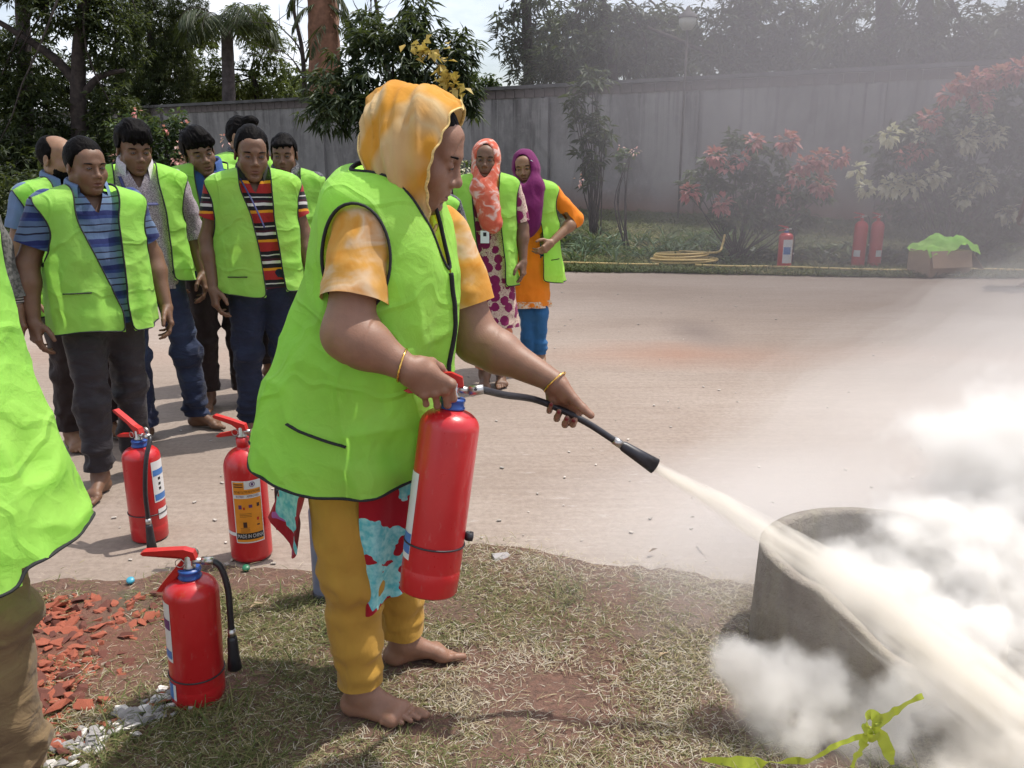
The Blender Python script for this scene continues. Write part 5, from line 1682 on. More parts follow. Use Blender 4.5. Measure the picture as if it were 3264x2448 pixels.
def person(label, pos, psi, h=1.65, skin='skin_m', head=None, hair=None, J=None, hands=None, feet=None, res=0.0045, group=None, face=None, arms='LR', legs='LR', neck=(0, 0.012, 1.405), hand_s=1.0, arm_r=1.0):
    """builds root Empty + one body mesh (+ face parts and hair); returns root, joints, scale"""
    s = h / 1.65
    root = thing('person', label, 'person', (pos[0], pos[1], pos[2] if len(pos) > 2 else 0.0), psi, group)
    jj = base_joints(s)
    for k, v in (J or {}).items(): jj[k] = np.asarray(v, float) * s
    Vs, Qs, lips, nails_m = [], [], [], []
    off = 0
    def push(V, Q, lip=None, nail=None):
        nonlocal off
        Vs.append(V); Qs.append(Q + off); off += len(V)
        lips.append(np.zeros(len(V)) if lip is None else lip)
        nails_m.append(np.zeros(len(V)) if nail is None else nail)
    hd = dict(c=(0, -0.028, 1.533), yaw=0, pitch=0, roll=0, hs=1.0)
    hd.update(head or {})
    hs = hd['hs'] * (0.35 + 0.65 * s)
    Rh = rotz(R(hd['yaw'])) @ roty(R(hd['roll'])) @ rotx(R(hd['pitch']))
    c = np.asarray(hd['c'], float) * s
    nb = np.asarray(neck, float) * s
    V, Q, lip = head_mesh(res * 0.8, (nb - c) @ Rh, hd.get('fem', 0), hd.get('fat', 0), hd.get('nose', 1), hd.get('mouth', 0), hs, hd.get('long', 1.0))
    push(V @ Rh.T + c, Q, lip)
    # trunk and thighs (under the clothes)
    kk = np.array([jj['knL'], jj['knR'], jj['hipL'], jj['hipR']])
    F = Field(np.minimum((-0.24 * s, -0.17 * s, 0.38 * s), kk.min(0) - .08), np.maximum((0.24 * s, 0.17 * s, 1.46 * s), kk.max(0) + .08), 0.016)
    for sd in legs: F.cap(jj['hip' + sd], jj['kn' + sd], 0.062 * s, 0.045 * s, 0.03)
    F.ell((0, 0.0, 1.22 * s), (0.145 * s, 0.092 * s, 0.20 * s), 0)
    F.ell((0, 0.01, 0.95 * s), (0.140 * s, 0.100 * s, 0.15 * s), 0.06)
    F.cap(nb, (0, 0.0, 1.25 * s), 0.05 * s, 0.09 * s, 0.05)
    for sd in 'LR':
        if sd in arms: F.cap((0, 0, 1.36 * s), jj['sh' + sd], 0.045 * s, 0.042 * s, 0.04)
    V, Q = F.mesh(1); push(V, Q)
    for sd in arms:
        a, b, w = jj['sh' + sd], jj['el' + sd], jj['wr' + sd]
        hp = dict((hands or {}).get(sd, {}))
        sg = 1 if sd == 'L' else -1
        f = hp.get('f', unit(w - b) * 0.9 + np.array([0, -0.15, -0.35])); n = hp.get('n', (sg * 0.92, -0.25, 0.1)); t = hp.get('t', (-sg * 0.25, -0.95, -0.2))
        if hp.get('behind'): f = unit(w - b)
        ar = arm_r * s
        ex = np.asarray(w) + unit(f) * 0.20 * s
        F = Field(np.minimum.reduce([a, b, w, ex]) - 0.10, np.maximum.reduce([a, b, w, ex]) + 0.10, hp.get('res', res))
        fr = hp.get('r', (0.047, 0.041, 0.042, 0.027))
        F.cap(a, b, fr[0] * ar, fr[1] * ar, 0.0)
        m = b + (w - b) * 0.28
        F.cap(b, m, fr[1] * 0.98 * ar, fr[2] * ar, 0.03)
        F.cap(m, w, fr[2] * ar, fr[3] * ar, 0.03)
        nl = hand_prims(F, w, f, n, t, hp.get('fd'), s * hand_s * hp.get('s', 1.0), hp.get('curl', ((22, 32, 18), (26, 36, 20), (30, 40, 22), (34, 42, 24))), hp.get('obl', 0.0), hp.get('thumb'), hp.get('fat', 1.0))
        V, Q = F.mesh(1)
        nm = np.zeros(len(V))
        if hp.get('nails'):
            for p, d in nl: nm = np.maximum(nm, np.clip(1.6 - np.linalg.norm(V - p, axis=1) / 0.0052, 0, 1))
        push(V, Q, None, nm)
    for sd in legs:
        k, a = jj['kn' + sd], jj['an' + sd]
        fp = (feet or {}).get(sd, {})
        ang = R(fp.get('ang', 12 if sd == 'L' else -12))
        F = Field(np.minimum(k, a) - [0.20, 0.24, 0.10], np.maximum(k, a) + [0.20, 0.20, 0.02], fp.get('res', res * 1.05))
        F.lo[2] = -0.01; F.ax[2] = F.lo[2] + F.h * np.arange(F.n[2])
        F.cap(k, k + (a - k) * 0.35, 0.042 * s, 0.044 * s, 0); F.cap(k + (a - k) * 0.35, a, 0.044 * s, 0.034 * s, 0.03)
        foot_prims(F, a, ang, s * fp.get('s', 1.0), -1 if sd == 'L' else 1)
        V, Q = F.mesh(1)
        if fp.get('tilt') is not None:
            pass
        push(V, Q)
    body = mobj('body', np.concatenate(Vs), np.concatenate(Qs), None, M[skin], root)
    for nm, arr in (('lip', lips), ('nail', nails_m)):
        at = body.data.attributes.new(nm, 'FLOAT', 'POINT')
        at.data.foreach_set('value', np.concatenate(arr).astype(np.float32))
    if face is not False:
        face_parts(root, Rh, c, hs, **(face or {}))
    if hair: hair_part(root, Rh, c, hs, hair, res * 1.1, int(abs(pos[0] * 100)) + 3)
    root['_'] = 0; del root['_']
    return root, jj, s, (Rh, c, hs)


def scarf(root, Rh, c, hs, s, mat, tail=(), open_r=(0.062, 0.100), open_c=(0.0, 0.0), res=0.007, seed=2, fold=0.004, fat=0.016, name='headscarf', loose=0.02, head_back=0.0, fsc=22):
    """head scarf: hood with a face opening plus drape volumes (tail: list of (a, b, ra, rb) in body space)"""
    inv = lambda p: (np.asarray(p, float) - c) @ Rh / hs
    pts = [inv(p) for a, b, _, _ in tail for p in (a, b)] + [np.array([-.13, -.13, -.2]), np.array([.13, .16 + head_back, .16])]
    F = Field(np.min(pts, 0) - 0.13, np.max(pts, 0) + 0.13, res / hs)
    F.ell((0, 0.020 + head_back / 2, 0.036), (0.074 + fat, 0.094 + fat + head_back / 2, 0.085 + fat), 0)
    F.cap((0, 0.02, 0.0), (0, 0.02, -0.14), 0.078 + fat * 0.5, 0.085, 0.05)
    F.ell((0, -0.045, -0.125), (0.070, 0.052, 0.045), 0.04)
    for a, b, ra, rb in tail: F.cap(inv(a), inv(b), ra / hs, rb / hs, 0.05)
    ox, oz = open_c
    def opening(X, Y, Z):
        w = open_r[0] * (1 - 0.25 * np.clip((-Z - 0.02) / 0.08, 0, 1))
        d = (np.sqrt(((X - ox) / w) ** 2 + ((Z - oz) / open_r[1]) ** 2) - 1) * open_r[0]
        return np.maximum(d, Y + 0.028 + 0 * X)
    F.all(opening, 0.012, 's')
    V, Q = F.mesh(1)
    N = vnormals(V, Q)
    B = V @ Rh.T
    rad = np.arctan2(V[:, 0], -V[:, 2] - 0.02)
    dl = fold * (ridged(np.stack([B[:, 0] * 1.0 + B[:, 1] * 0.2, B[:, 1] * 0.3, B[:, 2] * 0.8 + 0.5 * np.abs(B[:, 0])], 1), fsc, seed) + 0.6 * vnoise(V, 14, seed + 1))
    V = V + N * dl[:, None]
    return mobj(name, (V * hs) @ Rh.T + c, Q, None, mat, root)
# ================================================================== the cast
_P = R(14.9)
def spot(u, v, Y):
    """world point seen at (u, v) of a 2212 wide print, at distance Y from the camera"""
    x = (u - 1106) / 1841; y = -(v - 829.5) / 1841
    d = np.array([x, math.cos(_P) + y * math.sin(_P), -math.sin(_P) + y * math.cos(_P)])
    return np.array([0, 0, 1.5]) + d * (Y / d[1])


def ground(u, v, z=0.0):
    x = (u - 1106) / 1841; y = -(v - 829.5) / 1841
    d = np.array([x, math.cos(_P) + y * math.sin(_P), -math.sin(_P) + y * math.cos(_P)])
    return np.array([0, 0, 1.5]) + d * ((z - 1.5) / d[2])


GM = 'trainees in hi-vis vests watching'
RELAX = ((22, 32, 18), (26, 36, 20), (30, 40, 22), (34, 42, 24))

# ------------------------------------------------------------------ woman with the extinguisher
PSI = R(75)
O = np.array([-0.36, 2.17, 0.012])
MI = rotz(-PSI)
def loc(p): return MI @ (np.asarray(p, float) - O)
def dirl(d): return MI @ np.asarray(d, float)

WR = spot(882, 797, 1.890); WL = spot(1196, 824, 2.20)
hose_dir = unit(spot(1258, 905, 2.17) - spot(1165, 862, 2.20))
fL = unit([0.45, 0.22, -0.86]); nL = unit([0.17, 0.88, 0.40])
tL = unit(hose_dir - fL * (hose_dir @ fL))
fdL = np.cross(hose_dir, nL); fdL = fdL if fdL @ fL > 0 else -fdL
fR = unit([0.78, 0.14, -0.60]); nR = unit([-0.05, -0.95, 0.30]); tR = unit([0.62, 0.0, 0.78])
barR = unit([0.98, 0.0, 0.17])
fdR = np.cross(barR, nR); fdR = fdR if fdR @ fR > 0 else -fdR
W_J = dict(shR=loc(spot(784, 502, 2.01)), elR=loc(spot(752, 722, 1.915)), wrR=loc(WR),
           shL=loc(spot(955, 500, 2.33)), elL=loc(spot(1030, 735, 2.30)), wrL=loc(WL),
           hipR=loc((-0.455, 2.08, 0.86)), knR=loc((-0.425, 2.055, 0.43)), anR=loc((-0.413, 2.043, 0.088)),
           hipL=loc((-0.40, 2.25, 0.86)), knL=loc((-0.345, 2.285, 0.44)), anL=loc((-0.328, 2.293, 0.088)))
hc = loc((-0.222, 2.135, 1.510))
woman, WJ, ws, wh = person('woman in yellow headscarf and hi-vis vest spraying from the red extinguisher in her hand', O, PSI, 1.65, 'skin_f',
    head=dict(c=hc, yaw=8, pitch=22, roll=0, hs=1.06, fem=0.6, fat=0.9, nose=1.12), J=W_J, res=0.003, neck=loc((-0.315, 2.15, 1.385)),
    hair=dict(top=0.010, side=0.006, line=0.050, rough=0.0015), face=dict(closed=True, brow=0.8), hand_s=0.98,
    hands=dict(R=dict(f=dirl(fR), n=dirl(nR), t=dirl(tR), fd=dirl(fdR), obl=0.46, curl=((12, 96, 60), (15, 98, 60), (18, 98, 60), (20, 96, 60)), thumb=((0.60, 0.12, -0.78), (0.80, -0.10, -0.60), (0.78, -0.30, -0.50)), r=(0.054, 0.057, 0.055, 0.031), res=0.0026, fat=1.12, s=1.05),
               L=dict(f=dirl(fL), n=dirl(nL), t=dirl(tL), fd=dirl(fdL), obl=0.63, curl=((62, 74, 36), (64, 78, 36), (66, 80, 38), (66, 80, 40)), thumb=((0.75, 0.55, -0.40), (0.78, 0.62, -0.35), (0.72, 0.68, -0.30)), r=(0.055, 0.061, 0.056, 0.030), res=0.0026, fat=1.05, s=1.07, nails=True)),
    feet=dict(R=dict(ang=0, res=0.003, s=0.97), L=dict(ang=25, res=0.003, s=0.97)))

shirt(woman, 1.0, WJ, M['tie_dye_sleeve'], hem=0.9, sleeve=0.68, sl_r=(0.070, 0.087), tab=[(0.85, .16, .14, .15), (1.05, .17, .16, .14), (1.2, .17, .17, .10), (1.42, .16, .15, .08)],
      name='tie_dye_blouse', roof=(1.43, 0.36, 1.4), neck=0.055, vneck=0, res=0.008, seed=11, wr=0.006)
W_VEST = [(z_, a_ * .96, f_, b_ * .92) for z_, a_, f_, b_ in [(0.64, .275, .14, .40), (0.76, .265, .165, .355), (0.85, .255, .185, .305), (0.96, .245, .200, .255), (1.09, .235, .218, .205), (1.21, .228, .225, .155), (1.33, .215, .200, .125), (1.45, .20, .16, .08)]]
w_vest = vest(woman, 1.0, W_VEST, roof=(1.486, 0.24, 1.2), hem=0.685, shoulder_x=0.12, open_=((0.6, -.03), (1.18, -.012), (1.205, .0), (1.30, .025), (1.42, .06)), front_line=((-.055, .675), (-.045, .85), (-.020, 1.03), (-.028, 1.15), (-.033, 1.215)), cxtab=[(0.6, -.06), (0.85, -.045), (1.05, -.015), (1.2, -.03), (1.35, -.055)],
     res=0.0062, seed=21, hole=(-0.055, 1.262, 0.083, 0.128), neck=(-0.078, 0.075), hem_wave=0.010, fold=0.019, fold_sc=9, trim_r=0.0062, crum=0.0085,
     pockets=((0.128, 0.862, -0.022, 0.815, 'r'),), hem_fn=lambda x, y: 0.055 * np.clip((y - 0.05) / 0.3, 0, 1) + 0.012 * np.clip(-y / 0.15, 0, 1))
trousers(woman, 1.0, WJ, M['mustard'], ankle=0.105, thigh=0.095, knee=0.082, cuff=0.060, res=0.008, seed=31, wr=0.0055, hipw=0.155)

# headscarf
F = Field((-0.20, -0.36, 1.16), (0.20, 0.14, 1.74), 0.006); HD = 0.022
F.ell((0.0, -0.117, 1.535 - HD), (0.101, 0.106, 0.120), 0)
F.ell((0.0, -0.074, 1.598 - HD), (0.072, 0.054, 0.060), 0.05)
F.ell((0.0, -0.165, 1.500), (0.103, 0.105, 0.125), 0.04)
F.cap((-0.030, -0.120, 1.46), (-0.055, -0.165, 1.262), 0.084, 0.020, 0.05)
F.cap((0.030, -0.110, 1.46), (0.060, -0.165, 1.300), 0.084, 0.030, 0.05)
F.cap((0, -0.11, 1.48), (0, -0.115, 1.40), 0.085, 0.072, 0.05)
F.ell((0.0, -0.186, 1.590 - HD * .7), (0.086, 0.050, 0.056), 0.04)
V, Q = F.mesh(2)
N = vnormals(V, Q)
tip = np.array([-0.153, 1.235])
an = np.arctan2(V[:, 1] - tip[0], V[:, 2] - tip[1])
di = np.sqrt((V[:, 1] - tip[0]) ** 2 + (V[:, 2] - tip[1]) ** 2)
fo = np.stack([an * 0 + np.sign(V[:, 0]) * 3, an, di * 0.5], 1)
rg = ridged(fo, 7.5, 5); d = 0.014 * np.sign(rg) * np.abs(rg) ** 1.3 + 0.005 * ridged(fo, 17, 9) + 0.004 * fbm(V, 14, 3, 2)
V = V + N * (d * np.clip(di / 0.20, 0.25, 1.15))[:, None]
y, z = V[:, 1], V[:, 2]
fe = np.interp(z, [1.15, 1.235, 1.266, 1.315, 1.365, 1.417, 1.453, 1.490, 1.527, 1.563, 1.600, 1.75], [-.30, -.205, -.199, -.203, -.210, -.214, -.224, -.236, -.250, -.262, -.268, -.275])
xs_ = np.clip(V[:, 0] / 0.06, 0, 1); g = y - fe - 0.020 - 0.060 * xs_ * xs_ * (3 - 2 * xs_) * np.clip((1.60 - z) / 0.06, 0.3, 1) - 0.003 * np.sin(z * 160)
yb = np.interp(z, [1.20, 1.25, 1.333, 1.434, 1.50, 1.55, 1.60], [-.19, -.155, -.118, -.058, -.022, .004, .2])
g = np.minimum(g, yb - y)
V, q, t, segs = clip_mesh(V, Q, g)
hs_ = mobj('headscarf', V, q, t, M['tie_dye'], woman)
M['cream_edge'] = simple('cream_crochet', (0.62, 0.45, 0.18), 0.9, var=0.3, scale=160)
for tm in trim_mesh(V, segs, 0.0042, 0.007)[:2]: tm.build('scarf_edging', M['cream_edge'], hs_)

# red floral kameez panels below the vest
def panel(name, th0, th1, a0, a1, b0, b1, yc0, yc1, ztop, zbot_fn, mat, parent, seed, rows=36, cols=40, tmp=0.012):
    th = np.linspace(th0, th1, cols)
    V = []
    for i in range(rows + 1):
        u = i / rows
        zb = zbot_fn(th)
        z = ztop + (zb - ztop) * u
        a = a0 + (a1 - a0) * u; b = b0 + (b1 - b0) * u; yc = yc0 + (yc1 - yc0) * u
        w = 1 + (0.11 * np.sin(th * 7 + seed) + 0.06 * np.sin(th * 13 + 2 * seed + 2 * u)) * u
        V.append(np.stack([a * w * np.sin(th), yc - b * w * np.cos(th), z], 1))
    V = np.concatenate(V)
    i = np.arange(rows)[:, None]; j = np.arange(cols - 1)[None]
    q = np.stack([i * cols + j, i * cols + j + 1, (i + 1) * cols + j + 1, (i + 1) * cols + j], -1).reshape(-1, 4)
    V = V + 0.004 * np.stack([vnoise(V, 20, seed + k) for k in range(3)], 1)
    return mobj(name, V, q, None, mat, parent)
panel('kameez_panel', R(-82), R(75), 0.185, 0.175, 0.150, 0.115, -0.01, 0.005, 0.80, lambda th: 0.385 - 0.055 * np.clip((-th - 0.2) / 1.1, 0, 1) + 0.05 * np.clip(th, 0, 1), M['red_floral'], woman, 4)
panel('kameez_panel', R(105), R(248), 0.185, 0.19, 0.17, 0.235, 0.02, 0.05, 0.82, lambda th: 0.56 - 0.10 * np.exp(-((th - R(225)) / 0.35) ** 2) + 0.03 * np.sin(th * 3), M['red_floral'], woman, 9)

# bangles
def bangle(parent_root, c, axis, r, name, lo):
    axis = unit(axis); u = unit(np.cross(axis, [0.3, 0.2, 1])); v = np.cross(axis, u)
    a = np.linspace(0, 2 * np.pi, 40, endpoint=False)
    P = c + r * (np.cos(a)[:, None] * u + np.sin(a)[:, None] * v)
    V, q, t = tube(P, 0.0024 + 0.0007 * np.sin(a * 16), 6, False, None, True)
    return mobj(name, V, q, None, M['gold'], parent_root)
axR = WJ['wrR'] - WJ['elR']; axL = WJ['wrL'] - WJ['elL']
bangle(woman, WJ['wrR'] - unit(axR) * 0.016, unit(axR) + np.array([0.1, 0.1, 0.25]), 0.0385, 'bangle', 0)
bangle(woman, WJ['wrL'] + unit(axL) * 0.004, unit(axL) + np.array([0.0, 0.15, -0.3]), 0.0375, 'bangle', 0)


# ------------------------------------------------------------------ men at the back
def mpos(u, Y, z=0.9):
    p = spot(u, 829.5, Y); f = Y * math.cos(_P) - (z - 1.5) * math.sin(_P)
    return np.array([(u - 1106) / 1841 * f, Y, 0.0])

HAIR_SHORT = dict(top=0.020, side=0.009, line=0.060, rough=0.004, fringe=0.004)
HAIR_BIG = dict(top=0.024, side=0.013, line=0.066, fringe=0.020, volume=0.022, rough=0.007)
HAIR_SWEEP = dict(top=0.022, side=0.013, line=0.066, fringe=0.026, sweep=0.018, volume=0.020, rough=0.007)
HAIR_QUIFF = dict(top=0.016, side=0.004, line=0.070, quiff=True, rough=0.006)

# striped blue polo, front of the group
p, J, s, h_ = person('heavy man in striped blue polo shirt and charcoal trousers at the front of the group', mpos(222, 3.80, 0.8), R(42), 1.575, 'skin_m', group=GM,
    head=dict(yaw=12, pitch=6, roll=0, fat=0.9, hs=0.96, mouth=0.8, c=(0.0, -0.03, 1.530)), hair=dict(top=0.017, side=0.008, line=0.052, rough=0.0035),
    J=dict(elR=(-.285, .02, 1.10), wrR=(-.30, -.03, .86), elL=(.275, .05, 1.10), wrL=(.29, -.03, .86), anR=(-.115, -.05, .085), anL=(.10, .10, .085), knR=(-.105, -.04, .46), knL=(.10, .04, .46)),
    feet=dict(R=dict(ang=-38, res=0.004), L=dict(ang=10)), hands=dict(R=dict(r=(.056, .047, .048, .029)), L=dict(r=(.056, .047, .048, .029))))
shirt(p, s, J, M['polo_blue'], sleeve=0.66, sl_r=(.078, .075), tab=[(0.80, .185, .15, .13), (1.0, .185, .155, .12), (1.2, .185, .14, .115), (1.42, .185, .105, .105)], seed=4)
collar(p, s, M['polo_collar'], r0=.066, r1=.100, gap=0.75)
vest(p, s, [(0.76, .240, .185, .16), (1.0, .228, .180, .15), (1.2, .232, .165, .14), (1.42, .262, .130, .125)], hem=0.80, open_=((0.7, .030), (0.80, .020), (0.9, .014), (0.98, .030), (1.2, .070), (1.36, .095)), cxtab=[(0.75, .065), (1.0, .045), (1.3, .0)], seed=41, hole=(0.0, 1.25, .095, .155),
     pockets=((-0.19, 0.985, -0.085, 0.985, 'f'),))
trousers(p, s, J, M['dark_trousers'], ankle=0.115, thigh=.096, knee=.074, cuff=.062, hipw=.16, seed=6)
panel('shirt_placket', R(-8), R(8), .19, .19, .155, .165, 0.0, 0.0, 1.37 * s, lambda th: 1.19 * s + 0 * th, M['polo_collar'], p, 2, 8, 6) if False else None

# bearded balding man behind him
p, J, s, h_ = person('balding bearded man half hidden behind the striped blue polo', mpos(150, 4.40, 1.0), R(55), 1.60, 'skin_l', group=GM,
    head=dict(yaw=20, pitch=4, hs=1.0), hair=dict(top=0.008, side=0.007, line=0.085, rough=0.003, bald=1))
shirt(p, s, J, M['polo_collar'], sleeve=0.6, seed=5)
collar(p, s, M['polo_collar'])
vest(p, s, hem=0.74, seed=43)
trousers(p, s, J, M['brown_trousers'], seed=8)
Rh, c, hs = h_
F = Field((-.09, -.125, -.14), (.09, .03, .0), 0.0045)
F.ell((0, -0.030, -0.058), (0.066, 0.068, 0.062), 0); F.ell((0, -0.05, -0.02), (0.05, 0.07, 0.040), 0.02, 's'); F.ell((0, -.095, -.068), (.026, .02, .012), .01, 's')
V, Q = F.mesh(1); V += vnormals(V, Q) * (0.002 * vnoise(V, 160, 2))[:, None]
mobj('beard', V * hs @ Rh.T + c, Q, None, M['hair'], p)

# lilac shirt and jeans
p, J, s, h_ = person('tall youth in lilac patterned shirt and faded jeans with open hi-vis vest', mpos(322, 4.55, 0.8), R(28), 1.675, 'skin_m', group=GM,
    head=dict(yaw=12, pitch=13, roll=0, c=(0.0, -0.045, 1.515), hs=1.0), hair=HAIR_BIG,
    J=dict(elL=(.255, .06, 1.10), wrL=(.275, -.02, .87), anL=(.19, .06, .085), knL=(.155, .0, .46), anR=(-.10, -.03, .085), knR=(-.105, -.03, .46)),
    feet=dict(R=dict(ang=-30), L=dict(ang=45)))
shirt(p, s, J, M['lilac'], hem=0.80, sleeve=1.28, sl_r=(.070, .060), seed=7, wr=0.007)
collar(p, s, M['lilac_collar'], r1=.098, gap=0.62, h=0.04)
vest(p, s, hem=0.86, open_=((0.7, .13), (1.0, .13), (1.2, .12), (1.36, .10)), cxtab=[(0.7, -.02), (1.3, .0)], seed=45)
trousers(p, s, J, M['jeans'], ankle=0.075, thigh=.088, knee=.070, cuff=.064, hipw=.145, seed=10, stack=0.004)
# strap across his chest
MB().tube(smooth_path([(-.085 * s, -.095 * s, 1.385 * s), (-.06 * s, -.135 * s, 1.30 * s), (0.0, -.150 * s, 1.255 * s), (.075 * s, -.140 * s, 1.25 * s)], 16), 0.010, 6, True, 0.3).build('strap', M['navy_lanyard'], p)

# blue denim shirt, head tilted
p, J, s, h_ = person('youth in blue denim shirt with rolled sleeves and swept fringe tilting his head', mpos(468, 5.10, 0.8), R(20), 1.675, 'skin_m', group=GM,
    head=dict(yaw=14, pitch=8, roll=-13, c=(-0.035, -0.04, 1.50), mouth=0.7, hs=1.02), hair=HAIR_SWEEP,
    J=dict(elR=(-.262, .02, 1.09), wrR=(-.235, -.09, .865), elL=(.255, .03, 1.09)))
shirt(p, s, J, M['denim_shirt'], sleeve=1.02, sl_r=(.068, .062), seed=9, cuff_roll=True)
collar(p, s, M['denim_shirt'], gap=0.6)
vest(p, s, hem=0.84, open_=((0.7, .08), (1.0, .07), (1.2, .08), (1.36, .09)), cx=0.03, seed=47, pockets=((-0.17, .97, -.09, .97, 'f'),))
trousers(p, s, J, M['brown_trousers'], seed=12, ankle=.11)

# multi-striped polo
p, J, s, h_ = person('man in red yellow and white striped polo with straight face in middle of group', mpos(565, 4.60, 0.8), R(20), 1.645, 'skin_m', group=GM,
    head=dict(yaw=6, pitch=10, roll=2, c=(0.0, -0.04, 1.52), hs=1.06, long=1.06), hair=dict(top=0.020, side=0.008, line=0.058, rough=0.004),
    J=dict(elR=(-.255, .03, 1.08), wrR=(-.245, -.06, .83)))
shirt(p, s, J, M['polo_multi'], sleeve=0.58, seed=13)
collar(p, s, M['black_knit'], gap=0.55)
vest(p, s, hem=0.80, open_=((0.7, .055), (1.0, .050), (1.2, .055), (1.36, .080)), cxtab=[(0.7, .06), (1.0, .05), (1.35, .01)], seed=49, pockets=((-0.17, .90, -.075, .90, 'f'),), fold=0.008)
trousers(p, s, J, M['dark_jeans'], seed=14, ankle=.07, stack=0.005)
MB().tube(smooth_path([(-.07 * s, -.085 * s, 1.40 * s), (-.03 * s, -.135 * s, 1.31 * s), (.005 * s, -.150 * s, 1.22 * s), (.03 * s, -.152 * s, 1.15 * s)], 16), 0.006, 6, True, 0.3).build('lanyard', M['navy_lanyard'], p)

# quiff, looking away
p, J, s, h_ = person('man with quiff and shaved sides looking away at the back', mpos(530, 5.75, 1.2), R(50), 1.74, 'skin_l', group=GM,
    head=dict(yaw=25, pitch=4, c=(0, -0.03, 1.535)), hair=HAIR_QUIFF)
shirt(p, s, J, M['dark_shirt'], seed=15); collar(p, s, M['dark_shirt'])
vest(p, s, hem=0.80, seed=51); trousers(p, s, J, M['dark_trousers'], seed=16)

# boy peering out
p, J, s, h_ = person('smiling youth peering out behind the striped polo man', mpos(622, 5.45, 1.2), R(10), 1.635, 'skin_m', group=GM,
    head=dict(yaw=-4, pitch=6, mouth=0.5, hs=0.98, c=(0, -0.03, 1.525)), hair=HAIR_SHORT)
shirt(p, s, J, M['dark_shirt'], seed=17); collar(p, s, M['dark_shirt'])
vest(p, s, hem=0.80, seed=53); trousers(p, s, J, M['dark_jeans'], seed=18)

# grey sleeve at the left edge
p, J, s, h_ = person('man in grey long sleeved shirt at the left edge with striped knitted cuff', mpos(-142, 3.40, 0.9), R(38), 1.70, 'skin_m', group=GM,
    head=dict(yaw=20, pitch=5), hair=HAIR_SHORT, J=dict(elL=(.245, .02, 1.10), wrL=(.285, -.01, .865)), hands=dict(L=dict(res=0.0038)))
shirt(p, s, J, M['grey_shirt'], sleeve=1.86, sl_r=(.066, .056), seed=19)
vest(p, s, hem=0.90, seed=55); trousers(p, s, J, M['dark_trousers'], seed=20)
M['cuff_stripe'] = cloth('striped_rib', stripes([(0, (0.05, 0.045, 0.045)), (0.35, (0.42, 0.40, 0.38)), (0.55, (0.06, 0.05, 0.05)), (0.8, (0.38, 0.36, 0.34))], 0.021), wrinkle=0.1)
b, w = J['elL'], J['wrL']; d = unit(w - b)
V, q, t = tube([w - d * .055, w - d * .045, w - d * .012, w - d * .008], np.array([.036, .040, .038, .032]), 16, False)
mobj('knitted_cuff', V, q, None, M['cuff_stripe'], p)

# cargo trousers, nearest person
p, J, s, h_ = person('person in khaki cargo trousers seen close at the left edge with vest hem flared', (-1.30, 1.70, 0), R(62), 1.72, 'skin_m', group=GM,
    head=dict(yaw=10, pitch=14), hair=HAIR_SHORT, J=dict(knR=(-.10, .02, .46), anR=(-.10, .06, .085), knL=(.09, -.04, .46), anL=(.09, -.02, .085), hipR=(-.09, .02, .88), elR=(-.23, .17, 1.12), wrR=(-.20, .10, .92), elL=(.24, .12, 1.10), wrL=(.22, .08, .88)), feet=dict(L=dict(res=.004)))
shirt(p, s, J, M['dark_shirt'], seed=21)
vest(p, s, [(0.60, .265, .385, .17), (0.70, .262, .360, .165), (0.9, .25, .285, .165), (1.05, .235, .225, .16), (1.2, .235, .18, .14), (1.42, .255, .13, .12)], hem=0.655, seed=57, res=0.008, open_=((0.6, -.05), (1.0, -.05), (1.36, -.05)), cx=.0, trim_r=0.0062, fold=0.010,
     pockets=((0.13, 0.80, -0.02, 0.805, 'r'),), hem_fn=lambda x, y: 0.03 * np.clip(-y / 0.25, 0, 1) * (x > 0))
tr = trousers(p, s, J, M['khaki'], seed=22, res=0.008, thigh=.104, knee=.094, cuff=.085, wr=0.009, ankle=.05, hipw=.165)
# cargo pocket flap
mb = MB().tube(smooth_path([(-.205, -.02, .60), (-.212, .04, .60), (-.205, .10, .60)], 8), 0.006, 6, True, 0.5)
mb.build('cargo_pocket_flap', M['khaki'], tr)
MB().tube(smooth_path([(-.16, -.12, 1.30), (-.20, -.19, 1.15), (-.215, -.235, 1.02), (-.20, -.27, .92)], 20), 0.011, 6, True, 0.35).build('strap', M['strap'], p)

# hidden person behind the sprayer
p, J, s, h_ = person('person in dark printed shirt mostly hidden behind the woman spraying', mpos(915, 4.9, 1.0), R(-8), 1.50, 'skin_f', group=GM, head=dict(yaw=0, pitch=5, fem=1), hair=dict(top=0.010, side=0.008, line=0.055))
shirt(p, s, J, M['dark_shirt'], seed=23, sleeve=0.7); vest(p, s, hem=0.80, seed=59); trousers(p, s, J, M['brown_trousers'], seed=24)

# ------------------------------------------------------------------ the two young women
W_TRUNK = [(0.80, .165, .125, .130), (0.95, .160, .115, .125), (1.06, .140, .105, .105), (1.2, .158, .125, .100), (1.42, .165, .095, .095)]
def skirt_trunk(hz, wide, fr): return [(hz - 0.05, wide, fr, fr * 1.02)] + W_TRUNK[1:]
p, J, s, h_ = person('young woman in coral headscarf and magenta flower print dress beside the girl in plum', mpos(1052, 5.62, 0.9), R(-4), 1.60, 'skin_m', group=GM,
    head=dict(yaw=2, pitch=4, roll=2, fem=1, hs=0.98), hair=dict(top=0.007, side=0.004, line=0.055, rough=0.001),
    J=dict(elL=(.235, .02, 1.09), wrL=(.245, -.03, .87), elR=(-.235, .02, 1.09), wrR=(-.24, -.02, .86), anR=(-.02, -.03, .085), knR=(-.06, -.03, .46), anL=(.09, .04, .085)), feet=dict(R=dict(ang=4), L=dict(ang=5)))
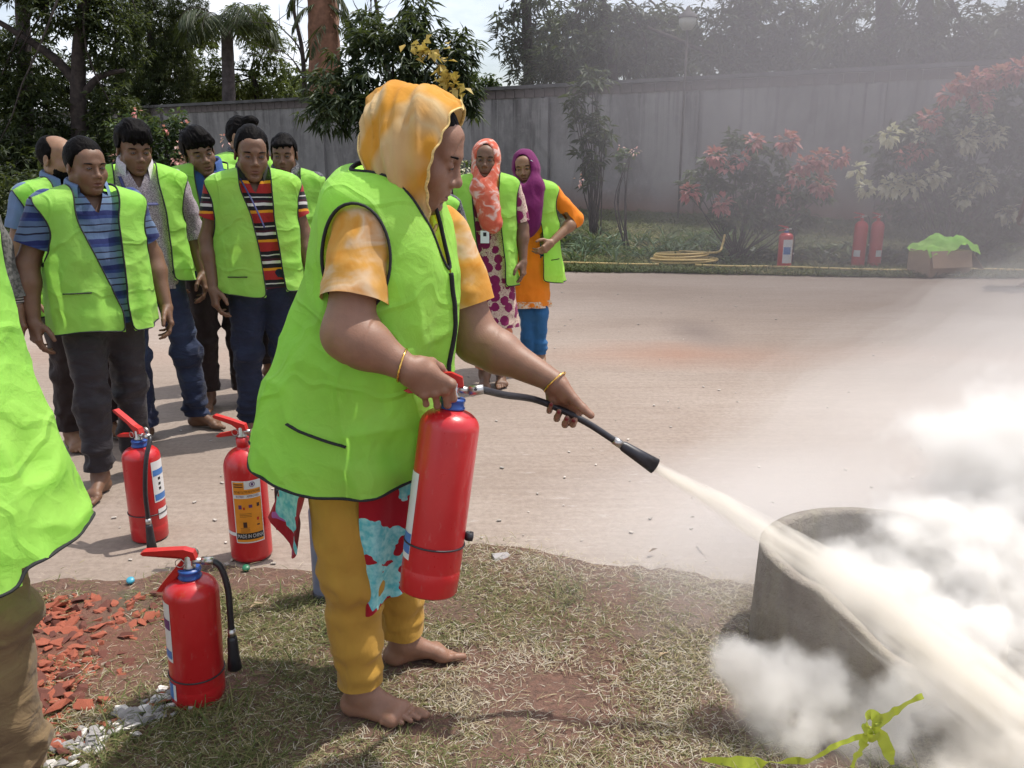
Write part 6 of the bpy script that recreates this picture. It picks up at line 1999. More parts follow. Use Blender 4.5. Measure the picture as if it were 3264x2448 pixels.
shirt(p, s, J, M['magenta_floral'], hem=0.42, sleeve=0.85, sl_r=(.060, .056), tab=[(0.36, .225, .165, .16), (0.6, .20, .15, .15)] + W_TRUNK[1:], name='printed_dress', seed=25, vneck=0, neck=.055)
trousers(p, s, J, M['peach_cotton'], ankle=0.13, thigh=.080, knee=.070, cuff=.058, hipw=.135, seed=26)
vest(p, s, [(0.66, .225, .17, .15), (1.0, .205, .165, .135), (1.2, .212, .165, .125), (1.42, .225, .125, .115)], hem=0.705, open_=((0.6, .075), (1.0, .085), (1.2, .085), (1.36, .085)), cxtab=[(0.7, .05), (1.0, .045), (1.3, .01)], seed=61, fold=0.014)
scarf(p, *h_, s, M['coral_dye'], tail=[((0, -.045, 1.40), (0.02, -.135, 1.20), .085, .060), ((-.03, -.10, 1.30), (0.06, -.135, 1.10), .070, .055), ((.03, -.11, 1.26), (.03, -.135, 1.10), .06, .062)], fat=0.014, open_r=(.058, .105), open_c=(0, -.004), seed=27, fold=0.0035, fsc=13)
mobj('identity_card', *MB().box((0.005 * s, -.185 * s, 1.045 * s), (.055, .003, .078)).arrays()[:2], None, M['white_card'], p, False)
MB().box((0.005 * s, -.1875 * s, 1.062 * s), (.020, .002, .024)).build('card_photo', M['strap'], p, False)

p, J, s, h_ = person('girl in plum headscarf and orange tunic with hand on her hip', mpos(1140, 6.10, 0.9), R(-6), 1.545, 'skin_l', group=GM,
    head=dict(yaw=-6, pitch=6, roll=-8, fem=1, mouth=0.5, hs=0.98, c=(-.02, -.03, 1.525)), hair=dict(top=0.007, side=0.004, line=0.052, rough=0.001),
    J=dict(elL=(.36, .06, 1.15), wrL=(.185, -.13, .99), anR=(.0, 0, .085), anL=(.10, .02, .085), knR=(.0, -.01, .46)), feet=dict(L=dict(ang=30), R=dict(ang=0)),
    hands=dict(L=dict(f=(-.85, -.15, -.5), n=(.2, -.85, .35), t=(.2, .1, .9), curl=((30, 40, 25),) * 4, behind=True)))
shirt(p, s, J, M['orange_cotton'], hem=0.50, sleeve=1.18, sl_r=(.058, .054), tab=[(0.44, .170, .135, .13), (0.7, .165, .13, .13)] + W_TRUNK[1:], name='orange_tunic', seed=29, vneck=0, neck=.055)
M['lace'] = cloth('patterned_hem_border', blotch([(0.42, (0.62, 0.22, 0.05)), (0.52, (0.62, 0.50, 0.38))], 60, 2, 1.0))
panel('tunic_border', R(-95), R(95), .172 * s, .176 * s, .138 * s, .142 * s, 0, 0, .545 * s, lambda th: .495 * s + 0 * th, M['lace'], p, 3, 6, 40)
trousers(p, s, J, M['blue_legging'], ankle=0.12, thigh=.076, knee=.062, cuff=.046, hipw=.13, seed=30, wr=.005, stack=.003)
vest(p, s, [(0.66, .29, .13, .17), (0.9, .262, .14, .15), (1.2, .235, .150, .125), (1.42, .235, .12, .115)], hem=0.695, open_=((0.6, .12), (1.0, .105), (1.2, .085), (1.36, .085)), cxtab=[(0.7, .02), (1.3, .01)], seed=63, hole=(0.0, 1.25, .085, .125), fold=0.015, pockets=((.185, .86, .24, .866, 'f'),))
scarf(p, *h_, s, M['plum'], tail=[((0, -.045, 1.40), (0.0, -.125, 1.18), .085, .085), ((-.05, -.10, 1.28), (-.01, -.120, 1.02), .080, .070), ((.06, -.09, 1.30), (.04, -.12, 1.06), .07, .06)], fat=0.016, open_r=(.060, .100), open_c=(0, .0), seed=31, fold=0.0035, fsc=13)
V, q, t = tube([(.066, -.075, .055), (.078, -.062, .040)], .005, 8, True, .5)
Rh, c, hs = h_
mobj('hair_clip', V * hs @ Rh.T + c, q, t, M['white_card'], p)

# walker in the haze at the right edge
p, J, s, h_ = person('barefoot walker in dark trousers at the right edge in the haze', (6.26, 10.25, 0), R(-78), 1.66, 'skin_m', head=dict(pitch=3), hair=HAIR_SHORT, res=0.008,
    J=dict(anL=(.09, -.10, .085), anR=(-.09, .20, .10), knL=(.09, -.11, .46), knR=(-.09, .05, .47)))
shirt(p, s, J, M['denim_shirt'], res=0.018, seed=33); trousers(p, s, J, M['dark_trousers'], res=0.018, seed=34)
# ================================================================== extinguishers
M['red_paint'] = simple('glossy_red_paint', (0.42, 0.010, 0.014), 0.28, var=0.07, scale=5, coat=0.4)
def ext_paint():
    m, nt, b, o = newmat('red_enamel')
    v = objcoord(nt)
    n = noise(nt, v, 7, 4); n2 = noise(nt, objcoord(nt, (1, 1, .4)), 60, 4, 0.7)
    c = ramp(nt, n, [(0.3, (0.43, 0.010, 0.014)), (0.7, (0.50, 0.016, 0.020))])
    c = mixc(nt, ramp(nt, n2, [(0.60, 0.0), (0.74, 0.32)]), c, (0.42, 0.16, 0.14))
    setc(nt, b, c)
    nt.links.new(ramp(nt, n2, [(0.3, 0.26), (0.7, 0.42)]), b.inputs['Roughness'])
    b.inputs['Coat Weight'].default_value = 0.25; b.inputs['Coat Roughness'].default_value = 0.15
    bump(nt, b, noise(nt, v, 120, 2), 0.04, 0.002)
    return m
M['enamel'] = ext_paint()
M['lever_red'] = simple('lever_red', (0.45, 0.014, 0.012), 0.35, var=0.15, scale=40)
M['blue_plastic'] = simple('blue_plastic', (0.02, 0.075, 0.30), 0.4, var=0.1)
M['steel'] = simple('dull_steel', (0.50, 0.48, 0.46), 0.35, 1.0, 0.2, 40)
M['rubber'] = simple('black_rubber', (0.018, 0.017, 0.022), 0.42, var=0.25, scale=60)
M['label_white'] = simple('label_white', (0.62, 0.62, 0.62), 0.45, var=0.05)
M['label_orange'] = simple('label_orange', (0.66, 0.25, 0.02), 0.45, var=0.08)
M['label_blue'] = simple('label_blue', (0.05, 0.16, 0.42), 0.45, var=0.1)
M['ink_dark'] = simple('ink_dark', (0.05, 0.02, 0.012), 0.5, var=0.1)
M['ink_black'] = simple('ink_black', (0.012, 0.012, 0.012), 0.5, var=0.1)
M['ink_purple'] = simple('ink_purple', (0.10, 0.03, 0.13), 0.5, var=0.1)
M['grey_paint'] = simple('blue_grey_paint', (0.16, 0.18, 0.26), 0.4, var=0.1)


def patch(name, r, a0, a1, z0, z1, mat, parent, off=0.0006, n=14, nz=2, skew=0.0):
    a = np.linspace(a0, a1, n); z = np.linspace(z0, z1, nz)
    V = np.array([[(r + off) * math.cos(t), (r + off) * math.sin(t), zz] for zz in z for t in a])
    i = np.arange(nz - 1)[:, None]; j = np.arange(n - 1)[None]
    q = np.stack([i * n + j, i * n + j + 1, (i + 1) * n + j + 1, (i + 1) * n + j], -1).reshape(-1, 4)
    return mobj(name, V, q, None, mat, parent)


def wrap_text(name, txt, r, ac, z, size, mat, parent, off=0.0016, wide=None):
    cu = bpy.data.curves.new('lettering', 'FONT'); cu.body = txt; cu.size = size; cu.align_x = 'CENTER'; cu.align_y = 'CENTER'; cu.resolution_u = 2
    tmp = bpy.data.objects.new('lettering_tmp', cu); COL.objects.link(tmp)
    dg = bpy.context.evaluated_depsgraph_get()
    me = bpy.data.meshes.new_from_object(tmp.evaluated_get(dg))
    bpy.data.objects.remove(tmp); bpy.data.curves.remove(cu)
    co = np.array([v.co[:] for v in me.vertices])
    if len(co) == 0: return None
    if wide: co[:, 0] *= wide / (co[:, 0].max() - co[:, 0].min())
    a = ac + co[:, 0] / r
    W = np.stack([(r + off) * np.cos(a), (r + off) * np.sin(a), z + co[:, 1]], 1)
    me.vertices.foreach_set('co', W.astype(np.float32).ravel()); me.update(); me.name = name
    me.materials.clear(); me.materials.append(mat)
    return link(name, me, None, parent)


def prism(prof, w, rot=None, c=(0, 0, 0)):
    """extrude an xz outline across y by w"""
    P = np.asarray(prof, float); n = len(P)
    V = np.concatenate([np.stack([P[:, 0], P[:, 0] * 0 + s * w / 2, P[:, 1]], 1) for s in (-1, 1)])
    q = [[i, (i + 1) % n, n + (i + 1) % n, n + i] for i in range(n)]
    t = [[0, i + 1, i] for i in range(1, n - 1)] + [[n, n + i, n + i + 1] for i in range(1, n - 1)]
    if rot is not None: V = V @ np.asarray(rot).T
    return V + np.asarray(c, float), q, t


def extinguisher(label, base, r, h, rotz_=0.0, tilt=(0, 0), co2=False, hose=None, nozzle=None, group='red fire extinguishers', strap=None, lever_up=18, paint='enamel', handle='y', lever_scale=1.0, gauge=True, seg=40, neck='blue_plastic', simple_=False):
    """cylinder of radius r, shoulder height h; lever points along local -x"""
    root = thing('fire_extinguisher', label, 'fire extinguisher', tuple(base), 0, group)
    root.rotation_euler = (tilt[0], tilt[1], rotz_)
    if co2:
        prof = [(0, 0.004), (r * .90, 0.0), (r * .99, 0.008), (r, 0.02), (r, h)]
        for k in range(1, 9):
            a = k / 8 * math.pi / 2
            prof.append((max(r * math.cos(a) ** 0.9, 0.022), h + r * 1.05 * math.sin(a)))
        top = h + r * 1.05
        prof += [(0.022, top + 0.004), (0.024, top + 0.006), (0.024, top + 0.035), (0.018, top + 0.037), (0, top + 0.037)]
        top += 0.037
    else:
        prof = [(0, 0.006), (r * .93, 0.004), (r * .95, 0.0), (r * .985, 0.004), (r * .985, 0.030), (r * 1.0, 0.033), (r, 0.060), (r * .994, 0.062), (r, 0.064), (r, h)]
        dome = r * 0.62
        for k in range(1, 9):
            a = k / 8 * math.pi / 2
            prof.append((max(r * math.cos(a) ** 0.75, 0.026), h + dome * math.sin(a)))
        top = h + dome
        prof += [(0.024, top + 0.004), (0, top + 0.004)]
    cyl = MB().lathe(prof, seg).build('cylinder', M[paint], root)
    if not co2:
        MB().lathe([(0.0, top), (0.031, top), (0.032, top + 0.004), (0.029, top + 0.008), (0.029, top + 0.019), (0.031, top + 0.021), (0.030, top + 0.026), (0, top + 0.026)], 24).build('neck_ring', M[neck], root)
        top += 0.026
    vb = MB().lathe([(0.0, top), (0.017, top), (0.018, top + 0.006), (0.014, top + 0.012), (0.014, top + 0.036), (0.011, top + 0.042), (0, top + 0.042)], 16)
    vb.tube([(0.0, 0, top + 0.022), (0.040, 0, top + 0.022)], [0.010, 0.008], 10)
    vb.build('valve', M['steel'], root)
    vz = top + 0.022
    if gauge: 
        gy = -1
        MB().tube([(0.0, 0.012, vz), (0.0, 0.030, vz + .004)], 0.006, 8).tube([(0.0, 0.030, vz + .004), (0.0, 0.040, vz + .006)], 0.016, 16).build('gauge', M['steel'], root)
    ls = lever_scale
    a = R(lever_up)
    up = [(0.022, top + 0.030), (0.016, top + 0.052), (-0.010, top + 0.060), (-0.045 * ls, top + 0.056 + 0.035 * ls * math.tan(a)), (-0.115 * ls, top + 0.046 + 0.105 * ls * math.tan(a)), (-0.124 * ls, top + 0.040 + 0.110 * ls * math.tan(a)), (-0.118 * ls, top + 0.034 + 0.105 * ls * math.tan(a)), (-0.045 * ls, top + 0.040 + 0.035 * ls * math.tan(a)), (-0.012, top + 0.034), (0.0, top + 0.026)]
    MB().add(*prism(up, 0.024)).build('squeeze_lever', M['lever_red'], root, False)
    if handle == 'y':
        lo = [(0.010, top + 0.014), (0.010, top + 0.030), (-0.02, top + 0.030), (-0.06 * ls, top + 0.018), (-0.105 * ls, top + 0.010), (-0.118 * ls, top + 0.002), (-0.105 * ls, top - 0.002), (-0.06 * ls, top + 0.006), (-0.02, top + 0.016)]
    else:   # steep carry handle reaching down to the shoulder
        lo = [(0.010, top + 0.012), (0.010, top + 0.034), (-0.012, top + 0.034), (-0.075 * ls, top - 0.045), (-0.090 * ls, top - 0.066), (-0.076 * ls, top - 0.068), (-0.055 * ls, top - 0.046), (-0.006, top + 0.010)]
    MB().add(*prism(lo, 0.022)).build('carry_handle', M['lever_red'], root, False)
    if not simple_:
        ringp = [(0.012 * math.cos(t) - 0.02, -0.016, top + 0.022 + 0.012 * math.sin(t)) for t in np.linspace(0, 6.2, 16)]
        MB().tube(ringp, 0.0013, 5).build('safety_pin', M['steel'], root)
    if hose is not None:
        P = smooth_path([(0.036, 0, vz), (0.058, 0, vz)] + list(hose), 40)
        ho = MB().tube(P, 0.0088, 10).build('hose', M['rubber'], root)
        MB().tube([(0.034, 0, vz), (0.066, 0, vz)], 0.0112, 12).build('ferrule', M['steel'], ho)
        if nozzle:
            d = unit(P[-1] - P[-3]); e = P[-1]
            MB().tube([e - d * .012, e + d * .014], 0.0112, 12).build('nozzle_ring', M['steel'], ho)
            MB().tube([e + d * .012, e + d * .022, e + d * (.03 + nozzle * .5), e + d * (.03 + nozzle)], [0.0125, 0.014, 0.016, 0.020], 14).build('nozzle', M['rubber'], ho)
    if strap:
        a_ = np.linspace(0, 2 * np.pi, 48, endpoint=False)
        P = np.stack([(r + .002) * np.cos(a_), (r + .002) * np.sin(a_), strap + 0 * a_], 1)
        V, q, t = tube(P, 0.0075, 8, False, 0.32, True)
        # flatten: band is tall in z, thin in radius
        rad = np.hypot(V[:, 0], V[:, 1]); V[:, :2] *= ((r + .0015 + (rad - r - .002) * 0.28) / rad)[:, None]
        mobj('strap', V, q, None, M['rubber'], root)
    return root, cyl, top, vz


# powder extinguisher at the left
b = ground(325, 1158)
e, c, top, vz = extinguisher('red powder extinguisher leftmost on the road with hose hanging down its front', b, 0.072, 0.345, R(-28), hose=[(0.080, -0.012, 0.43), (0.092, -0.050, 0.36), (0.090, -0.068, 0.24), (0.088, -0.068, 0.14), (0.088, -0.068, 0.11)], nozzle=0.085, strap=0.115, lever_up=32)
lb = patch('label', 0.072, R(-12), R(46), 0.165, 0.335, M['label_white'], e)
patch('label_band', 0.072, R(-9), R(43), 0.275, 0.300, M['label_blue'], lb, .0012); patch('label_band', 0.072, R(-9), R(43), 0.172, 0.198, M['label_blue'], lb, .0012)
for k, z in enumerate((.262, .240, .220)): patch('label_mark', 0.072, R(8), R(18), z - .006, z + .005, M['ink_black'], lb, .0013, 6)
patch('sticker', 0.072, R(-4), R(40), 0.092, 0.135, M['label_white'], e, .0012)

# front extinguisher in the grass
b = ground(430, 1508)
e, c, top, vz = extinguisher('red powder extinguisher standing nearest in the grass in front of the others', b, 0.0735, 0.342, R(4), tilt=(R(1), R(2)), hose=[(0.084, 0, 0.415), (0.100, -0.002, 0.35), (0.103, -0.004, 0.26), (0.104, -0.004, 0.215)], nozzle=0.085, strap=0.098, lever_up=4, handle='steep', gauge=True)
patch('label', 0.0735, R(168), R(235), 0.155, 0.335, M['label_white'], e); patch('label_band', 0.0735, R(190), R(233), 0.255, 0.285, M['ink_purple'], e, .0012); patch('label_band', 0.0735, R(190), R(233), 0.165, 0.19, M['label_blue'], e, .0012)
patch('sticker', 0.0735, R(180), R(236), 0.035, 0.085, M['label_blue'], e)
patch('sticker', 0.0735, R(228), R(237), 0.035, 0.085, M['label_white'], e, .0012)

# tall gas extinguisher with the orange label
b = ground(545, 1198)
e, c, top, vz = extinguisher('taller red gas extinguisher with orange label half behind the vest', b, 0.078, 0.365, R(-6), co2=True, hose=[(0.095, 0.0, vz + .03 if False else 0.555), (0.120, -0.004, 0.50), (0.125, -0.006, 0.40), (0.126, -0.006, 0.30)], nozzle=0.15, lever_up=24, gauge=False, lever_scale=.85)
r = 0.078; f0 = R(-90 + 26)
A = lambda mm: f0 + mm / r
lb = patch('label', r, A(-.058), A(.052), 0.085, 0.335, M['label_white'], e, .0005, 20)
patch('label_panel', r, A(-.054), A(.048), 0.090, 0.266, M['label_orange'], lb, .0011, 20)
patch('label_panel', r, A(-.054), A(-.012), 0.281, 0.331, M['label_orange'], lb, .0011, 12)
patch('label_panel', r, A(-.054), A(.048), 0.281, 0.302, M['label_orange'], lb, .0012, 20)
patch('label_panel', r, A(-.054), A(.048), 0.100, 0.126, M['ink_black'], lb, .0014, 20)
wrap_text('lettering', 'MADE IN CHINA', r, A(-.002), 0.113, .021, M['label_white'], lb, .0020, .094)
wrap_text('lettering', 'ISO9001   APPROVED', r, A(-.002), 0.2735, .012, M['ink_purple'], lb, .0014, .085)
wrap_text('lettering', 'PORTABLE Co2 TYPE FIRE EXTINGUISHER', r, A(-.002), 0.2915, .013, M['ink_dark'], lb, .0018, .096)
for z in (.322, .313): patch('print_line', r, A(-.050), A(-.016), z - .0022, z + .0022, M['ink_dark'], lb, .0018, 8)
a_ = np.linspace(0, 2 * np.pi, 20, endpoint=False)
V, q, t = tube(np.stack([(r + .001) * np.cos(A(.018) + .0095 * np.cos(a_) / r), (r + .001) * np.sin(A(.018) + .0095 * np.cos(a_) / r), .320 + .0095 * np.sin(a_)], 1), .0011, 5, False, None, True)
mobj('emblem', V, q, None, M['ink_purple'], lb)
patch('emblem', r, A(.014), A(.022), .315, .325, M['ink_purple'], lb, .0014, 4)
for (x, z, w, h_, mm) in [(-.032, .232, .012, .016, 'ink_purple'), (-.018, .226, .006, .010, 'lever_red'), (.006, .234, .013, .012, 'ink_purple'), (.034, .236, .010, .014, 'ink_dark'), (-.018, .160, .014, .022, 'ink_dark'), (.030, .180, .008, .012, 'lever_red'), (.030, .156, .010, .006, 'ink_dark')]:
    patch('pictogram', r, A(x - w / 2), A(x + w / 2), z - h_ / 2, z + h_ / 2, M[mm], lb, .0015, 4)
for z in (.205, .199, .193, .147, .141, .136, .131): patch('print_line', r, A(-.036), A(.008 if z > .15 else -.002), z - .0007, z + .0007, M['ink_dark'], lb, .0015, 8)
patch('scuff', r, R(-150), R(-100), .112, .126, M['label_white'], e, .0007, 10)

# grey cylinder behind her leg
b = ground(708, 1292)
e, c, top, vz = extinguisher('blue grey cylinder with black foot standing behind the mustard trousers', b, 0.048, 0.33, R(20), paint='grey_paint', group=None, neck='rubber', gauge=False)
e.name = 'gas_cylinder'; e['category'] = 'cylinder'
MB().lathe([(0.0, -.0005), (.050, 0.0), (.051, .004), (.051, .032), (.0485, .034)], 30).build('rubber_foot', M['rubber'], e)

# the one in her hand
TOPP = spot(977, 873, 1.955); BOT = spot(925, 1272, 1.905)
axis = unit(TOPP - BOT)
zl = axis; yl = unit(np.array([0, 1, 0]) - axis * axis[1]); xl = np.cross(yl, zl)
Mx = np.stack([xl, yl, zl], 1)
Hh = float(np.linalg.norm(TOPP - BOT)) - 0.0725 * .62 - 0.010
held, c, top, vz = extinguisher('red powder extinguisher carried in the woman\'s hand and discharging', BOT, 0.0725, Hh, strap=.125, lever_up=2, gauge=False, simple_=True)
held.rotation_euler = Matrix(Mx.tolist()).to_euler()
def held_local(p): return Mx.T @ (np.asarray(p, float) - BOT)
w0 = BOT + Mx @ np.array([0.036, 0, vz])
pts_w = [w0, w0 + np.array([0.03, 0.006, 0.0]), spot(1090, 853, 2.06), spot(1165, 866, 2.185), spot(1258, 908, 2.20), spot(1328, 952, 2.20)]
P = smooth_path([held_local(p) for p in pts_w], 60)
ho = MB().tube(P, 0.0092, 14).build('hose', M['rubber'], held)
MB().tube([P[0], P[0] + unit(P[2] - P[0]) * .034], 0.0118, 14).build('ferrule', M['steel'], ho)
nz0 = spot(1328, 952, 2.20); nz1 = spot(1415, 1007, 2.19); nd_ = unit(nz1 - nz0)
L_ = [held_local(p) for p in (nz0 - nd_ * .004, nz0 + nd_ * .022)]
MB().tube(L_, 0.0115, 14).build('nozzle_ring', M['steel'], ho)
Ln = [held_local(nz0 + nd_ * d) for d in (.020, .030, .07, np.linalg.norm(nz1 - nz0), np.linalg.norm(nz1 - nz0) - .012, .08)]
MB().tube(Ln, [.0105, .0145, .0175, .0225, .0175, .008], 18, False).build('nozzle', M['rubber'], ho)
patch('label', .0725, R(175), R(222), .085, .30, M['label_white'], held); patch('label_band', .0725, R(178), R(221), .10, .15, M['label_blue'], held, .0012)
# strap clip on the right
cb = MB()
cb.tube([(.0725 + .003 + .009 * math.cos(t) + .008, .009 * math.sin(t), .148) for t in np.linspace(0.6, 5.7, 14)], .0035, 6, True, 1.0)
V, q, t = cb.arrays(); V[:, 2] = .148 + (V[:, 2] - .148) * 3.2
mobj('hose_clip', V, q, t, M['rubber'], held)

# three by the garden
FG = 'red fire extinguishers'
b = spot(1693, 578, 11.85); b[2] = 0.01
e, c, top, vz = extinguisher('distant red extinguisher with pale blue label alone on the far grass', b, .095, .43, R(10), seg=24, hose=[(.10, 0, .52), (.125, 0, .40), (.125, 0, .2)], nozzle=.08)
lb = patch('label', .095, R(-135), R(-45), .08, .40, M['label_white'], e); patch('label_band', .095, R(-130), R(-70), .20, .30, M['label_blue'], e, .0014)
for (u, lab, an) in [(1853, 'left of a pair of hazy red extinguishers on the far grass', 0), (1888, 'right of a pair of hazy red extinguishers on the far grass', 25)]:
    b = spot(u, 565, 12.1); b[2] = 0.01
    e, c, top, vz = extinguisher(lab, b, .090, .54, R(an), seg=24, co2=True, hose=[(.10, 0, .66), (.125, 0, .5), (.125, 0, .3)], nozzle=.10)
    patch('label', .090, R(-130 + (-30 if an == 0 else 0)), R(-70 + (-30 if an == 0 else 0)), .14, .23, M['label_white'], e)

# ================================================================== drum, ribbon, hose, box, lamp
def drum_mat():
    m, nt, b, o = newmat('powdered_scorched_concrete')
    v = objcoord(nt); n = noise(nt, v, 5, 5, 0.6); n2 = noise(nt, objcoord(nt, (6, 6, 1)), 3, 4, 0.6)
    c = ramp(nt, n, [(0.3, (0.22, 0.185, 0.155)), (0.7, (0.40, 0.355, 0.305))])
    c = mixc(nt, ramp(nt, n2, [(0.45, 0.0), (0.7, 0.6)]), c, (0.40, 0.36, 0.27))
    setc(nt, b, c); b.inputs['Roughness'].default_value = 0.95
    bump(nt, b, noise(nt, v, 28, 6, .75), 1.0, 0.025)
    return m
DC = np.array([1.13, 2.38, 0.0])
dr = thing('concrete_ring', 'broken concrete ring used as a fire pit standing in the powder cloud', 'fire pit', DC)
n = 72; th = np.linspace(0, 2 * np.pi, n, endpoint=False)
rimh = 0.335 - 0.17 * np.clip(np.cos(th - R(-55)) * 1.3 - 0.1, 0, 1) + 0.006 * vnoise(np.stack([th * 3, th * 0, th * 0], 1), 1, 3) - .035 * np.clip(np.cos(th - R(-85)) * 6 - 5, 0, 1)
rows = []
for rr, hf in ((.365, 0.0), (.372, .02), (.366, .5), (.360, .97), (.352, 1.0), (.325, 1.0), (.318, .96), (.322, .3), (.326, .06), (0.002, .04)):
    rows.append(np.stack([rr * np.cos(th), rr * np.sin(th), rimh * hf if hf > .2 else np.full(n, hf * .4)], 1))
V = np.concatenate(rows); m = len(rows)
i = np.arange(m - 1)[:, None]; j = np.arange(n)[None]
mobj('ring_wall', V, np.stack([i * n + j, i * n + (j + 1) % n, (i + 1) * n + (j + 1) % n, (i + 1) * n + j], -1).reshape(-1, 4), None, drum_mat(), dr)
# ash and charred pieces
M['char'] = simple('charred_wood', (0.014, 0.011, 0.012), 0.95, var=0.6, scale=30, bmp=.5)
g = np.random.default_rng(12)
ash = thing('charred_debris', 'charred black scraps lying right of the concrete ring', 'debris', (1.62, 2.3, 0))
for k in range(26):
    a = g.uniform(0, 6.3)
    MB().box((g.normal(0, .12), g.normal(0, .13), .014), (g.uniform(.03, .11), g.uniform(.015, .03), g.uniform(.01, .02)), rotz(a) @ rotx(g.uniform(-.3, .3))).build('char_piece', M['char'], ash, False)

M['ribbon'] = cloth('yellow_green_ribbon', flat((0.46, 0.52, 0.06), .15), rough=.45, wrinkle=.2, trans=.3)
def ribbon(mb, pts, w, tw, up=(0, 0, 1)):
    P = smooth_path(pts, 60); P = P + .0035 * np.stack([vnoise(P + o_, 45, 7) for o_ in (0, 3.1, 7.7)], 1); T = np.gradient(P, axis=0); T /= np.linalg.norm(T, axis=1, keepdims=True)
    n = len(P); a = np.linspace(tw[0], tw[1], n)
    S = np.cross(T, up); S /= np.linalg.norm(S, axis=1, keepdims=True) + 1e-9; U = np.cross(S, T)
    ww = np.interp(np.linspace(0, 1, n), np.linspace(0, 1, len(w)), w) * .85 * (1 + .3 * vnoise(P, 40, 4)); a = a + .9 * vnoise(P, 22, 9)
    D = np.cos(a)[:, None] * S + np.sin(a)[:, None] * U
    cols = [P + D * (ww * s)[:, None] + U * (0.12 * ww * (abs(s) - .5))[:, None] for s in (-.5, 0, .5)]
    V = np.stack(cols, 1).reshape(-1, 3)
    i = np.arange(n - 1)[:, None] * 3; j = np.arange(2)[None]
    mb.add(V, np.stack([i + j, i + j + 1, i + 3 + j + 1, i + 3 + j], -1).reshape(-1, 4))
rb = thing('ribbon', 'yellow green ribbon knotted and trailing across the grass at the bottom right', 'ribbon', tuple(ground(1890, 1600)))
o0 = np.array(rb.location)
S = lambda u, v, Y: spot(u, v, Y) - o0
mb = MB(); ribbon(mb, [S(1514, 1638, 1.825), S(1560, 1645, 1.815), S(1640, 1647, 1.810), S(1730, 1643, 1.805)], [.012, .030, .036, .026], (R(85), R(80))); mb.build('ribbon_tail', M['ribbon'], rb)
mb = MB(); ribbon(mb, [S(1722, 1645, 1.805), S(1765, 1634, 1.805), S(1800, 1614, 1.805), S(1840, 1596, 1.805), S(1885, 1580, 1.795)], [.030, .017, .014, .015, .022], (R(80), R(115))); mb.build('ribbon_band', M['ribbon'], rb)
mb = MB(); ribbon(mb, [S(1866, 1598, 1.795), S(1895, 1566, 1.795), S(1930, 1540, 1.805), S(1960, 1520, 1.815), S(1992, 1504, 1.825)], [.020, .048, .040, .030, .022], (R(75), R(95))); mb.build('ribbon_band', M['ribbon'], rb)
mb = MB(); ribbon(mb, [S(1878, 1586, 1.785), S(1870, 1562, 1.785), S(1880, 1545, 1.795), S(1900, 1560, 1.795), S(1893, 1582, 1.795)], [.024, .032, .026, .028, .020], (R(80), R(100))); mb.build('ribbon_loop', M['ribbon'], rb)
mb = MB(); ribbon(mb, [S(1893, 1572, 1.785), S(1908, 1598, 1.785), S(1920, 1626, 1.785), S(1928, 1654, 1.785)], [.024, .044, .038, .010], (R(85), R(95))); mb.build('ribbon_tail', M['ribbon'], rb)
mb = MB(); ribbon(mb, [S(1872, 1588, 1.780), S(1862, 1614, 1.780), S(1848, 1636, 1.775), S(1838, 1656, 1.775)], [.018, .032, .030, .014], (R(85), R(75))); mb.build('ribbon_tail', M['ribbon'], rb)
mb = MB(); ribbon(mb, [S(1866, 1590, 1.785), S(1886, 1596, 1.780), S(1902, 1586, 1.785)], [.024, .034, .024], (R(85), R(90))); mb.build('knot', M['ribbon'], rb)

# yellow garden hose
M['hose_yellow'] = simple('dusty_yellow_hose', (0.50, 0.36, 0.13), 0.5, var=.15)
hz = thing('garden_hose', 'coiled yellow hose with its line running along the far grass edge', 'hose', (2.45, 12.3, 0.03))
g = np.random.default_rng(4); pts = []
for k in range(150):
    t = k / 150 * 2 * np.pi * 5.3; rr = .50 - .03 * math.sin(t * .37 + 1) - .0012 * k
    pts.append((rr * math.cos(t) + .03 * math.sin(t * .21), .55 * rr * math.sin(t) * 1.3, .02 + .0009 * k + .01 * math.sin(t * 1.3)))
MB().tube(pts, .016, 7).build('coil', M['hose_yellow'], hz)
MB().tube(smooth_path([pts[-1], (.45, -.1, .16), (.56, 0, .26), (.60, .05, .40)], 12), .016, 7).build('free_end', M['hose_yellow'], hz)
zf = lambda x: np.interp(x, fx, fy)
ln = [(pts[0][0], pts[0][1], .03)]
MB().tube(smooth_path([(-.4, -.35, .02)] + [(x - 2.45, zf(x) + .55 + .10 * math.sin(x * 2) - 12.3, .01) for x in (1.6, 1.1, .6, .1, -.6, -1.6)], 40), .016, 7).build('line', M['hose_yellow'], hz)
MB().tube(smooth_path([(.1, -.40, .02)] + [(x - 2.45, zf(x) + .42 + .08 * math.sin(x * 2.2) - 12.3, .015) for x in (3.0, 3.6, 4.3, 5.0, 5.7, 6.4, 7.6)], 50), .016, 7).build('line', M['hose_yellow'], hz)

# cardboard box with a vest thrown over it
M['cardboard'] = simple('cardboard', (0.36, 0.245, 0.155), .85, var=.12, scale=6)
bx = thing('cardboard_box', 'open cardboard box with splayed flap on the far road edge', 'box', (5.62, 11.25, 0.0), R(14))
w, d, h = .62, .42, .33
for nm, c_, dm in (('side', (0, -d / 2, h / 2), (w, .012, h)), ('side', (0, d / 2, h / 2), (w, .012, h)), ('side', (-w / 2, 0, h / 2), (.012, d - .013, h)), ('side', (w / 2, 0, h / 2), (.012, d - .013, h)), ('bottom', (0, 0, .008), (w - .02, d - .02, .01))):
    MB().box(c_, dm).build(nm, M['cardboard'], bx, False)
MB().box((w / 2 + .10, -.02, h - .13), (.30, d * .96, .008), roty(R(48))).build('flap', M['cardboard'], bx, False)
MB().box((-.02, -d / 2 - .04, h - .10), (w * .96, .008, .22), rotx(R(-16))).build('flap', M['cardboard'], bx, False)
